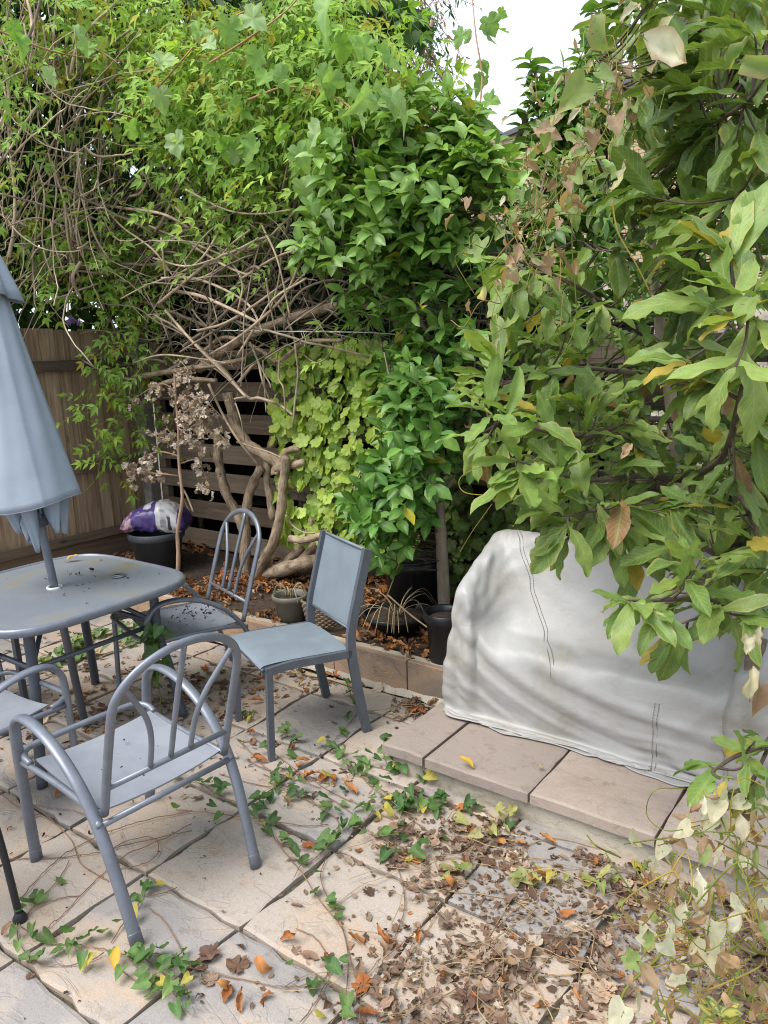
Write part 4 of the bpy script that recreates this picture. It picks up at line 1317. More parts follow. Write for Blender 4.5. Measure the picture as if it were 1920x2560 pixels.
    frontw = np.clip((3.06 - x[:, 1]) / .30, 0, 1) * np.clip((x[:, 2] - .155) / .05, 0, 1)
    q3 = np.stack([x[:, 0] * .9, Hh * 6, x[:, 1] * .5], 1)
    for lam, am, sd_ in ((.125, .0095, 0.0), (.068, .0055, 2.1), (.04, .003, 4.0)):
        ph = 2 * math.pi * Hh / lam + sd_ + 3.5 * vnoise(q3 * .35 + sd_, 1.3)
        w_ = 1 - 2 * np.abs(np.sin(ph * .5)) ** .75
        amp += am * w_ * frontw * np.clip(vnoise(q3 + 7 * sd_, 1.1) * 2.2 - .45, 0, 1.2)
    # gathers at the stitched seam
    gs = np.exp(-((x[:, 0] + .80) / .10) ** 2) + np.exp(-((x[:, 0] + .53) / .08) ** 2)
    amp += .004 * np.sin(x[:, 2] * 150 + 3 * vnoise(x, 4.0)) * gs * (x[:, 1] < 2.85)
    amp += .026 * np.sin(np.clip((x[:, 2] - .15) / .42, 0, 1) * math.pi) * (x[:, 1] < 2.85)
    amp += .0025 * (vnoise(x, 14.0) - .5)
    x = x + nrm * amp[:, None]
    x[:, 2] = np.maximum(x[:, 2], .141)
    return x, Q, tid, rows
cvx, cvq, cvt, cvrows = drape_cover()
cv = thing('covered_bench', (-.98, 2.95, .134), 'garden bench under a crumpled silver waterproof cover on the raised step', 'covered bench')
cm = MB().add(cvx, cvq).build('cover', M_COVER, cv)
ss = cm.modifiers.new('fine', 'SUBSURF'); ss.levels = 1; ss.render_levels = 1
cm.modifiers.new('thick', 'SOLIDIFY').thickness = .0025
# stitched seams
def stitch(path, name='seam'):
    mb = MB()
    P_ = smooth_path(path, 3)
    L = np.concatenate([[0], np.cumsum(np.linalg.norm(np.diff(P_, axis=0), axis=1))])
    view = norm(np.array([0, 0, EYE]) - P_.mean(0))
    t = 0
    while t < L[-1] - .01:
        a = np.array([np.interp(t, L, P_[:, c_]) for c_ in range(3)]); b_ = np.array([np.interp(t + .0075, L, P_[:, c_]) for c_ in range(3)])
        T = norm(b_ - a); S_ = norm(np.cross(T, view)) * .0075
        for s_ in (-1, 1): tube(mb, [a + S_ * s_ + view * .004, b_ + S_ * s_ + view * .004], .0013, 4)
        t += .011
    return mb.build(name, M_STITCH, cm)
npx = cvt.shape[0] - 1
def colpath(xw):
    i_ = int(np.argmin(np.abs(np.linspace(-1.702, -.42, npx + 1) - xw)))
    return np.array([cvx[r_[i_]] for r_ in cvrows])
stitch(colpath(-.80)[::2]); stitch(colpath(-.53)[::2])
i0 = int(np.argmin(np.abs(np.linspace(-1.702, -.42, npx + 1) + 1.58)))
dg = np.array([cvx[cvt[min(npx, i0 + int(k_ * .85)), cvt.shape[1] - 1 - k_]] for k_ in range(0, cvt.shape[1])])
stitch(dg[::2])
hm = cvx[cvrows[-1]]
mb = MB(); tube(mb, hm, .0035, 5, closed=True); mb.build('hem', M_COVER, cm)
# the bench inside
mb = MB(); add_box(mb, (-1.065, 2.955, .43), (1.20, .36, .04), .004); mb.build('bench_seat', M_SLAT, cv)
mb = MB(); add_box(mb, (-1.065, 3.15, .66), (1.20, .05, .44), .004); mb.build('bench_back', M_SLAT, cv)
for sx in (-1.645, -.485):
    mb = MB(); add_box(mb, (sx, 2.95, .675), (.06, .38, .035), .004); mb.build('bench_arm', M_SLAT, cv)
    for yy in (2.79, 3.13):
        mb = MB(); add_box(mb, (sx, yy, .396), (.05, .05, .522), .004); mb.build('bench_leg', M_SLAT, cv)

# ================================================================== POTS AND BAG
def soil_z(x, y):
    p_ = np.array([[x, y, 0.0]])
    return float(SOIL - 0.01 + 0.03 * (vnoise(p_, 4.0)[0] - 0.5) + 0.03 * (vnoise(p_, 11.0)[0] - 0.5) + 0.06 * max(0, y - 3.2))
def pot(name, c, r0, r1, h, mat, label, cat, rim=.012, soil=True, tilt=0.0, lid=False):
    z = soil_z(c[0], c[1]) - .004
    t = thing(name, (c[0], c[1], z), label, cat, local=True)
    if tilt: t.rotation_euler = (tilt, tilt * .6, 0)
    mb = MB()
    lathe(mb, [(0, 0), (r0 * .9, 0), (r0, .004), (r0 + (r1 - r0) * .82, h * .82), (r1 + rim * .3, h * .83), (r1 + rim, h * .86), (r1 + rim, h), (r1 + rim * .4, h + .004), (r1 - .004, h - .004), (r1 - .012, h - .03), (r0 * .95, .02)], (0, 0, 0), 36, wob=.006)
    mb.build('body', mat, t)
    if soil:
        mb = MB(); lathe(mb, [(r1 - .008, h - .035), (r1 * .6, h - .022), (0, h - .015)], (0, 0, 0), 20); mb.build('compost', M_SOIL, t)
    if lid:
        mb = MB(); lathe(mb, [(r1 + .008, h - .004), (r1 + .02, h + .0), (r1 + .016, h + .016), (r1 * .85, h + .022), (r1 * .6, h + .018), (0, h + .026)], (0, 0, 0), 32); mb.build('lid', mat, t)
    return t
bpz = at(400, 1425, .17)
gp = pot('plant_tub', bpz, .15, .195, .31, M_GREYP, 'dark grey round plant tub under the purple compost bag', 'tub', soil=False)
pot('small_pot', at(728, 1546, .17), .075, .095, .185, M_TAUPE, 'small taupe plastic pot holding a withered plant', 'pot')
pot('black_bin', at(1036, 1532, .17), .155, .165, .34, M_BLACKP, 'black plastic bin with lid under the camellia', 'bin', soil=False, lid=True)
pot('black_pot', at(1094, 1650, .17) + np.array([0.03, .03, 0]), .08, .098, .28, M_BLACKP, 'black plant pot beside the camellia trunk and the covered bench', 'pot')
bw_ = at(968, 1590, .17) + np.array([.0, .10, 0])
pot('black_bowl', bw_, .13, .185, .13, M_BLACKP, 'wide black planting bowl of dead stems between wall and bin', 'bowl')
sc_ = at(735, 1590, .17) + np.array([-.02, .20, 0])
pot('plant_saucer', at(725, 1490, .18), .09, .115, .035, M_TAUPE, 'shallow plastic saucer on the leaf litter by the vine roots', 'saucer', rim=.005)

# wicker basket
bk_c = at(806, 1556, .17) + np.array([0, .04, 0])
bz = soil_z(bk_c[0], bk_c[1]) - .003
wb_ = thing('wicker_basket', (bk_c[0], bk_c[1], bz), 'brown woven wicker basket behind the sling chair', 'basket', local=True)
for k in range(11):
    th = np.linspace(0, 2 * math.pi, 80, endpoint=False)
    rr_ = .105 + .028 * k / 10 + .005 * np.cos(20 * th + (math.pi if k % 2 else 0))
    mb = MB(); tube(mb, np.stack([rr_ * np.cos(th) * 1.15, rr_ * np.sin(th), np.full(80, .008 + .0135 * k)], 1), .0068, 6, closed=True)
    mb.build('weave', M_WICKER, wb_)
for k in range(20):
    a_ = 2 * math.pi * k / 20
    mb = MB(); tube(mb, [(.105 * math.cos(a_) * 1.15, .105 * math.sin(a_), .003), (.135 * math.cos(a_) * 1.15, .135 * math.sin(a_), .155)], .004, 5); mb.build('stake', M_WICKER, wb_)

# compost bag lying over the tub: a stuffed pillow shape
bt = soil_z(bpz[0], bpz[1]) + .31
bag = thing('compost_bag', (bpz[0], bpz[1], bt), 'purple and white compost bag slumped on the dark grey tub', 'bag', rz=0, local=True)
axb = norm(EU[0] * np.array([1, 0]) + 0 * EU) if False else None
# long axis of the bag across the view
vr = norm(np.array([rt[0], rt[1], 0])); vf_ = norm(np.array([fw[0], fw[1], 0]))
nu, nv = 90, 64
TU, AA = np.meshgrid(np.linspace(-1, 1, nu), np.linspace(0, 2 * math.pi, nv, endpoint=False), indexing='ij')
ca_, sa_ = np.cos(AA), np.sin(AA)
se = lambda v, e: np.sign(v) * np.abs(v) ** e
sh = np.clip(1 - np.abs(TU) ** 7, 0, 1) ** .55
nq = np.stack([TU * 3.0, ca_ * 1.1, sa_ * 1.1], -1).reshape(-1, 3)
n1_ = (vnoise(nq, 1.3) - .5).reshape(nu, nv); n2_ = (vnoise(nq * np.array([1, 2.2, 2.2]), 3.0) - .5).reshape(nu, nv); n3_ = (vnoise(nq * np.array([.7, 3, 3]), 5.0) - .5).reshape(nu, nv)
hw = .150 * (.75 + .25 * sh) * (1 + .10 * n1_)
hh = (.090 + .030 * np.sin(TU * 2.4 + .9)) * np.maximum(sh, .16) * (1 + .22 * n1_)
zz = se(sa_, .7) * hh + .092 - .055 * np.abs(TU) ** 2.5
zz = np.where((sa_ < 0) & (np.abs(TU) < .62), np.maximum(zz, -.002), zz)
zz = zz + .016 * n2_ + .010 * n3_ * (1 + 1.2 * (np.abs(TU) > .6)) + .012
yy = se(ca_, .8) * hw + .010 * n2_
xx = TU * .238 + .010 + .012 * n2_ * (np.abs(TU) > .8)
Vb = (xx[..., None] * vr + yy[..., None] * vf_ + zz[..., None] * np.array([0, 0, 1.0])).reshape(-1, 3)
X2 = TU + .05 * sa_ + .05 * n1_
Cb = np.zeros((nu, nv, 3)); Cb[:] = (.062, .040, .175)
ptn = vnoise(nq * 2.0, 2.6).reshape(nu, nv)
e1 = X2 < -.60
Cb[e1] = (.20, .09, .21); Cb[e1 & (ptn > .52)] = (.40, .29, .33)
Cb[X2 > .16] = (.48, .48, .50)
Cb[X2 > .80] = (.05, .033, .15)
Cb[(X2 > -.22) & (X2 < .0) & (sa_ > .72)] = (.50, .50, .53)
Cb[(X2 > .50) & (X2 < .60) & (sa_ > -.5) & (sa_ < .2) & (ca_ < 0)] = (.03, .03, .05)
Cb[(X2 > .30) & (X2 < .46) & (ca_ < 0) & (np.mod(sa_ * 9, 1) < .3) & (np.abs(sa_) < .6)] = (.25, .25, .28)
V, Cc = Vb, Cb.reshape(-1, 3)
i = np.arange(nu - 1)[:, None] * nv; j = np.arange(nv)[None]
q = np.stack([i + j, i + (j + 1) % nv, i + nv + (j + 1) % nv, i + nv + j], -1).reshape(-1, 4)
bo = MB().add(V, [q, np.arange(nv)[::-1][None], ((nu - 1) * nv + np.arange(nv))[None]], np.array(Cc)).build('sack', M_COLATTR, bag)

# ================================================================== VEGETATION
T_CAM = [grid_leaf(6, 5, lambda v: prof_ovate(v, .275, .47, .95), fold=.28 + .1 * k, curl=.25 + .25 * k, wave=.012, freq=3, seed=k) for k in range(3)]
T_CAM_LO = [grid_leaf(5, 3, lambda v: prof_ovate(v, .26, .45, 1.1), fold=.3 + .1 * k, curl=.3 + .2 * k, seed=k) for k in range(3)]
T_MAG = [grid_leaf(13, 7, lambda v: prof_obovate(v, .150 + .018 * (k % 3)), fold=.12 + .11 * (k % 4), curl=.1 + .22 * (k % 5), wave=.022 + .006 * (k % 3), freq=2.2 + .6 * (k % 3), seed=k, side=.06 * ((k % 3) - 1), twist=.25 * ((k % 3) - 1)) for k in range(8)]
T_JAS = [pinnate(k, 3 if k % 2 else 2, .40 + .05 * (k % 3), .19) for k in range(6)]
T_GRAPE = [fan_leaf(grape_outline(), .10, .1 + .35 * k, k, .09, fold=.12 + .08 * (k % 3), rough=.015) for k in range(6)]
T_IVY = [fan_leaf(ivy_outline(), .12, .15 + .25 * k, k, .05) for k in range(4)]
T_HEART = [fan_leaf(heart_outline(), .10, .15 + .3 * k, k, .09, fold=.22 + .1 * k, rough=.012) for k in range(4)]
def crumple(seed):
    g = np.random.default_rng(100 + seed)
    v, f, uv = grid_leaf(7, 5, lambda t: prof_ovate(t, g.uniform(.20, .34), .5, .9), fold=g.uniform(.1, .9), curl=g.uniform(-2.0, 2.2), wave=.07, freq=2.5, seed=seed, twist=g.uniform(-1, 1))
    v = v + g.normal(0, .022, v.shape)
    v[:, 2] -= v[:, 2].min()
    return v, f, uv
T_DEAD = [crumple(k) for k in range(10)]
def dead_lobed(seed):
    v, f, uv = fan_leaf(grape_outline(), .25, -.4 + .5 * seed, seed, .16, fold=.3, rough=.03)
    g = np.random.default_rng(seed); v = v + g.normal(0, .03, v.shape)
    return v, f, uv
T_DEADL = [dead_lobed(k) for k in range(4)]

GREEN_CAM = [(.075, .195, .036), (.11, .255, .046), (.055, .15, .03), (.155, .31, .06)]
GREEN_JAS = [(.21, .36, .06), (.28, .44, .075), (.15, .27, .045), (.33, .45, .065)]
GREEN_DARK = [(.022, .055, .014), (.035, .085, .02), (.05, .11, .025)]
GREEN_MAG = [(.175, .28, .06), (.13, .23, .05), (.25, .34, .085), (.09, .17, .04)]
GREEN_IVY = [(.40, .52, .085), (.33, .46, .07), (.48, .60, .15), (.24, .37, .055)]
BROWNS = [(.20, .12, .07), (.28, .185, .115), (.12, .065, .04), (.34, .25, .17), (.16, .085, .045)]
ORANGE = [(.36, .145, .05), (.28, .10, .035), (.42, .19, .07)]

def twig(mb, a, b, r0, r1, sag=0.0, n=5, col=(.5, .5, .5), wob=.02, k=4):
    a, b = np.asarray(a, float), np.asarray(b, float)
    L = np.linalg.norm(b - a)
    mid = (a + b) / 2 + np.array([0, 0, -sag * L]) + rng.normal(0, wob * L + 1e-6, 3)
    P_ = smooth_path([a, mid, b], k)
    tube(mb, P_, np.linspace(r0, r1, len(P_)), n, col)
    return P_

def nearest(pts, p):
    return pts[np.argmin(np.sum((pts - p) ** 2, 1))]

# ---------------------------------------------------------------- camellia
def camellia():
    base = at(1112, 1545, .19); base = np.array([-2.245, 3.50, soil_z(-2.245, 3.5) - .03])
    t = thing('camellia', base, 'glossy green camellia shrub with pale trunk in the planting bed', 'shrub')
    S0 = [at(x, y, Y=3.5) for x, y in [(1112, 1540), (1106, 1400), (1100, 1300), (1092, 1215)]]
    S0[0][2] = base[2]
    limbs = [
        (S0, .036, .029),
        ([at(1092, 1215, Y=3.5), at(1075, 1130, Y=3.48), at(1085, 1000, Y=3.5), at(1080, 880, Y=3.5), at(1050, 800, Y=3.48), at(1035, 740, Y=3.46), at(1025, 640, Y=3.44), at(1010, 520, Y=3.42), at(1015, 380, Y=3.42), at(1005, 270, Y=3.45)], .024, .005),
        ([at(1098, 1260, Y=3.5), at(1060, 1190, Y=3.42), at(1030, 1150, Y=3.36), at(1035, 1090, Y=3.3), at(1050, 1010, Y=3.28)], .017, .005),
        ([at(1100, 1240, Y=3.5), at(1140, 1190, Y=3.5), at(1165, 1140, Y=3.5), at(1180, 1000, Y=3.5), at(1190, 850, Y=3.5)], .015, .004),
        ([at(1050, 800, Y=3.48), at(1070, 740, Y=3.5), at(1063, 650, Y=3.5), at(1100, 520, Y=3.5), at(1130, 400, Y=3.5), at(1150, 310, Y=3.52)], .014, .004),
        ([at(1030, 740, Y=3.46), at(985, 640, Y=3.4), at(930, 560, Y=3.3), at(900, 440, Y=3.25), at(880, 340, Y=3.25)], .013, .003),
        ([at(1030, 765, Y=3.46), at(960, 740, Y=3.4), at(880, 690, Y=3.3), at(800, 650, Y=3.25)], .010, .003),
        ([at(1063, 650, Y=3.5), at(1140, 590, Y=3.45), at(1210, 520, Y=3.4), at(1240, 430, Y=3.4)], .010, .003),
        ([at(1035, 1150, Y=3.36), at(960, 1140, Y=3.28), at(900, 1180, Y=3.22), at(880, 1260, Y=3.2)], .009, .003),
        ([at(1075, 1130, Y=3.48), at(1020, 1040, Y=3.35), at(980, 960, Y=3.28), at(960, 880, Y=3.25)], .010, .003),
    ]
    pts = []
    for k, (p_, r0, r1) in enumerate(limbs):
        P_ = smooth_path(p_, 6); pts.append(P_)
        mb = MB(); tube(mb, P_, np.linspace(r0, r1, len(P_)), 10 if k < 4 else 7, rough=.03)
        mb.build('trunk' if k == 0 else 'limb', M_TRUNK, t)
    AP = np.concatenate(pts)
    clumps = [(1000, 330, 130, 3.4, 34), (900, 330, 100, 3.25, 22), (1120, 330, 110, 3.45, 30), (860, 450, 100, 3.2, 24), (960, 470, 140, 3.28, 44), (1090, 480, 140, 3.4, 44), (1200, 440, 100, 3.4, 24),
              (790, 590, 70, 3.2, 15), (880, 600, 110, 3.25, 26), (1000, 600, 120, 3.3, 28), (1110, 620, 110, 3.4, 22), (1000, 250, 60, 3.42, 10), (1190, 330, 60, 3.45, 8), (1010, 720, 90, 3.4, 12), (900, 760, 70, 3.35, 9), (940, 700, 70, 3.3, 8), (1050, 830, 80, 3.4, 12),
              (1120, 780, 90, 3.45, 14), (1000, 900, 60, 3.3, 10), (1070, 910, 80, 3.35, 16), (1120, 960, 70, 3.45, 10), (1010, 990, 65, 3.25, 16), (1070, 1020, 80, 3.3, 22), (1000, 1100, 60, 3.2, 14), (1050, 1110, 70, 3.25, 18),
              (960, 1200, 60, 3.18, 14), (1010, 1210, 80, 3.2, 20), (940, 1290, 75, 3.15, 17), (890, 1270, 45, 3.15, 7), (1010, 1300, 70, 3.2, 9), (970, 1370, 50, 3.2, 6), (1150, 1120, 60, 3.5, 6), (1200, 900, 60, 3.45, 6)]
    LP, LD, LN, LS, LC, LA = [], [], [], [], [], []
    tw = MB()
    for (cx, cy, rp_, Y, n) in clumps:
        for k in range(int(n * 1.2)):
            a_ = rng.uniform(0, 6.28); rr_ = rp_ * math.sqrt(rng.uniform(0, 1))
            Yt = Y + rng.normal(0, .13)
            tip = at(cx + rr_ * math.cos(a_), cy + rr_ * math.sin(a_), Y=Yt)
            src = nearest(AP, tip + np.array([0, .05, -.12]))
            v = tip - src; L = np.linalg.norm(v)
            if L > .42: src = tip - v / L * .42
            P_ = twig(tw, src, tip, .0032, .0016, .05, 4, wob=.05, k=3)
            dirn = norm(P_[-1] - P_[-2])
            nl = rng.integers(4, 8)
            young = Yt < Y - .02 and cy < 700
            for q_ in range(nl):
                f = 1 - .11 * q_ / 1.2
                pos = P_[-1] - dirn * (.016 * q_ + rng.uniform(0, .01))
                ang = q_ * 2.4 + rng.uniform(0, .6)
                s1 = norm(np.cross(dirn, [0, 0, 1]) + 1e-6); s2 = np.cross(dirn, s1)
                rad = s1 * math.cos(ang) + s2 * math.sin(ang)
                D = norm(dirn * (.55 if q_ else 1.2) + rad * .9 + np.array([0, -.15, -.10]) + rng.normal(0, .15, 3))
                N = norm(np.array([0.05, -.35, 1.0]) + dirn * .4 + rng.normal(0, .38, 3))
                LP.append(pos); LD.append(D); LN.append(N); LS.append(rng.uniform(.085, .122))
    n = len(LP)
    C = pal(GREEN_CAM, n)
    P = np.array(LP)
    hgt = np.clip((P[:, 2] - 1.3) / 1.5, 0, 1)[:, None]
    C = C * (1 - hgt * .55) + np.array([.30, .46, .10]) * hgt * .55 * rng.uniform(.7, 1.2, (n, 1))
    yl = rng.uniform(size=n) < .012
    C[yl] = (.45, .42, .04)
    leaves(t, 'leaf', T_CAM, LP, LD, LN, LS, C, M_GLOSS, 300, rib=.25)
    tw.build('twigs', M_DARKTWIG, t, kind='stuff')
    # one withered flower
    fp = at(1010, 958, Y=3.18)
    mb = MB()
    for k in range(26):
        v, f, uv = T_DEAD[k % 10]
        x_, y_, z_ = frames(norm(rng.normal(0, 1, 3)), norm(rng.normal(0, 1, 3)))
        mb.add(fp + .035 * (v[:, :1] * x_ + v[:, 1:2] * y_ + v[:, 2:] * z_) + rng.normal(0, .012, 3), f, leaf_colors((.34, .16, .10), uv), uv)
    mb.build('withered_flower', M_DEAD, t)
camellia()

# ---------------------------------------------------------------- evergreen tree beyond, against the sky
def laurel():
    base = np.array([-1.72, 4.75, 0])
    t = thing('evergreen_tree', base, 'light green evergreen tree beyond the slat fence with a leader against the sky', 'tree')
    tops = [([base, (-1.70, 4.74, 1.2), at(1290, 620, Y=4.7), at(1275, 420, Y=4.7), at(1340, 230, Y=4.65), at(1325, 150, Y=4.65)], .05, .004),
            ([at(1290, 620, Y=4.7), at(1390, 420, Y=4.7), at(1440, 250, Y=4.7), at(1490, 60, Y=4.7), at(1500, 10, Y=4.7)], .025, .003),
            ([at(1300, 700, Y=4.7), at(1420, 560, Y=4.6), at(1520, 420, Y=4.6)], .025, .004),
            ([at(1390, 420, Y=4.7), at(1420, 300, Y=4.6), at(1400, 200, Y=4.6)], .012, .003)]
    pts = []
    for k, (p_, a, b) in enumerate(tops):
        P_ = smooth_path(p_, 6); pts.append(P_)
        mb = MB(); tube(mb, P_, np.linspace(a, b, len(P_)), 7); mb.build('trunk' if k == 0 else 'limb', M_DARKTWIG, t)
    AP = np.concatenate(pts)
    LP, LD, LN, LS = [], [], [], []
    tw = MB()
    for (cx, cy, rp_, n) in [(1440, 220, 70, 26), (1400, 300, 80, 26), (1330, 330, 40, 5), (1500, 130, 60, 14), (1480, 340, 90, 26), (1330, 200, 26, 3), (1300, 470, 70, 16), (1400, 480, 110, 36), (1540, 500, 110, 34), (1300, 620, 100, 30), (1430, 660, 120, 40), (1280, 760, 90, 26), (1400, 820, 130, 42), (1560, 700, 120, 36), (1300, 950, 120, 30), (1450, 1000, 140, 34), (1230, 640, 60, 10)]:
        for k in range(n):
            a_ = rng.uniform(0, 6.28); rr_ = rp_ * math.sqrt(rng.uniform(0, 1))
            tip = at(cx + rr_ * math.cos(a_), cy + rr_ * math.sin(a_), Y=4.65 + rng.normal(0, .2))
            src = nearest(AP, tip - np.array([0, 0, .15])); v = tip - src; L = np.linalg.norm(v)
            if L > .5: src = tip - v / L * .5
            P_ = twig(tw, src, tip, .004, .002, .03, 4, k=3)
            dirn = norm(P_[-1] - P_[-2])
            for q_ in range(7):
                ang = q_ * 2.4; s1 = norm(np.cross(dirn, [0, 0, 1]) + 1e-6); s2 = np.cross(dirn, s1)
                rad = s1 * math.cos(ang) + s2 * math.sin(ang)
                LP.append(P_[-1] - dirn * .03 * q_); LD.append(norm(dirn * .5 + rad + rng.normal(0, .2, 3) + [0, 0, -.1])); LN.append(norm(np.array([0, -.3, 1]) + rng.normal(0, .4, 3))); LS.append(rng.uniform(.08, .125))
    for P_ in pts:
        for i_ in range(len(P_) // 2, len(P_)):
            for q_ in range(3):
                a_ = rng.uniform(0, 6.28)
                LP.append(P_[i_]); LD.append(norm(np.array([math.cos(a_), .6 * math.sin(a_), .25]))); LN.append(norm(np.array([0, -.3, 1]) + rng.normal(0, .35, 3))); LS.append(rng.uniform(.09, .14))
    n = len(LP)
    leaves(t, 'leaf', T_CAM_LO, LP, LD, LN, LS, pal([(.13, .27, .045), (.15, .28, .05), (.07, .17, .03)], n), M_GLOSS, 220, rib=.2)
    tw.build('twigs', M_DARKTWIG, t, kind='stuff')
laurel()

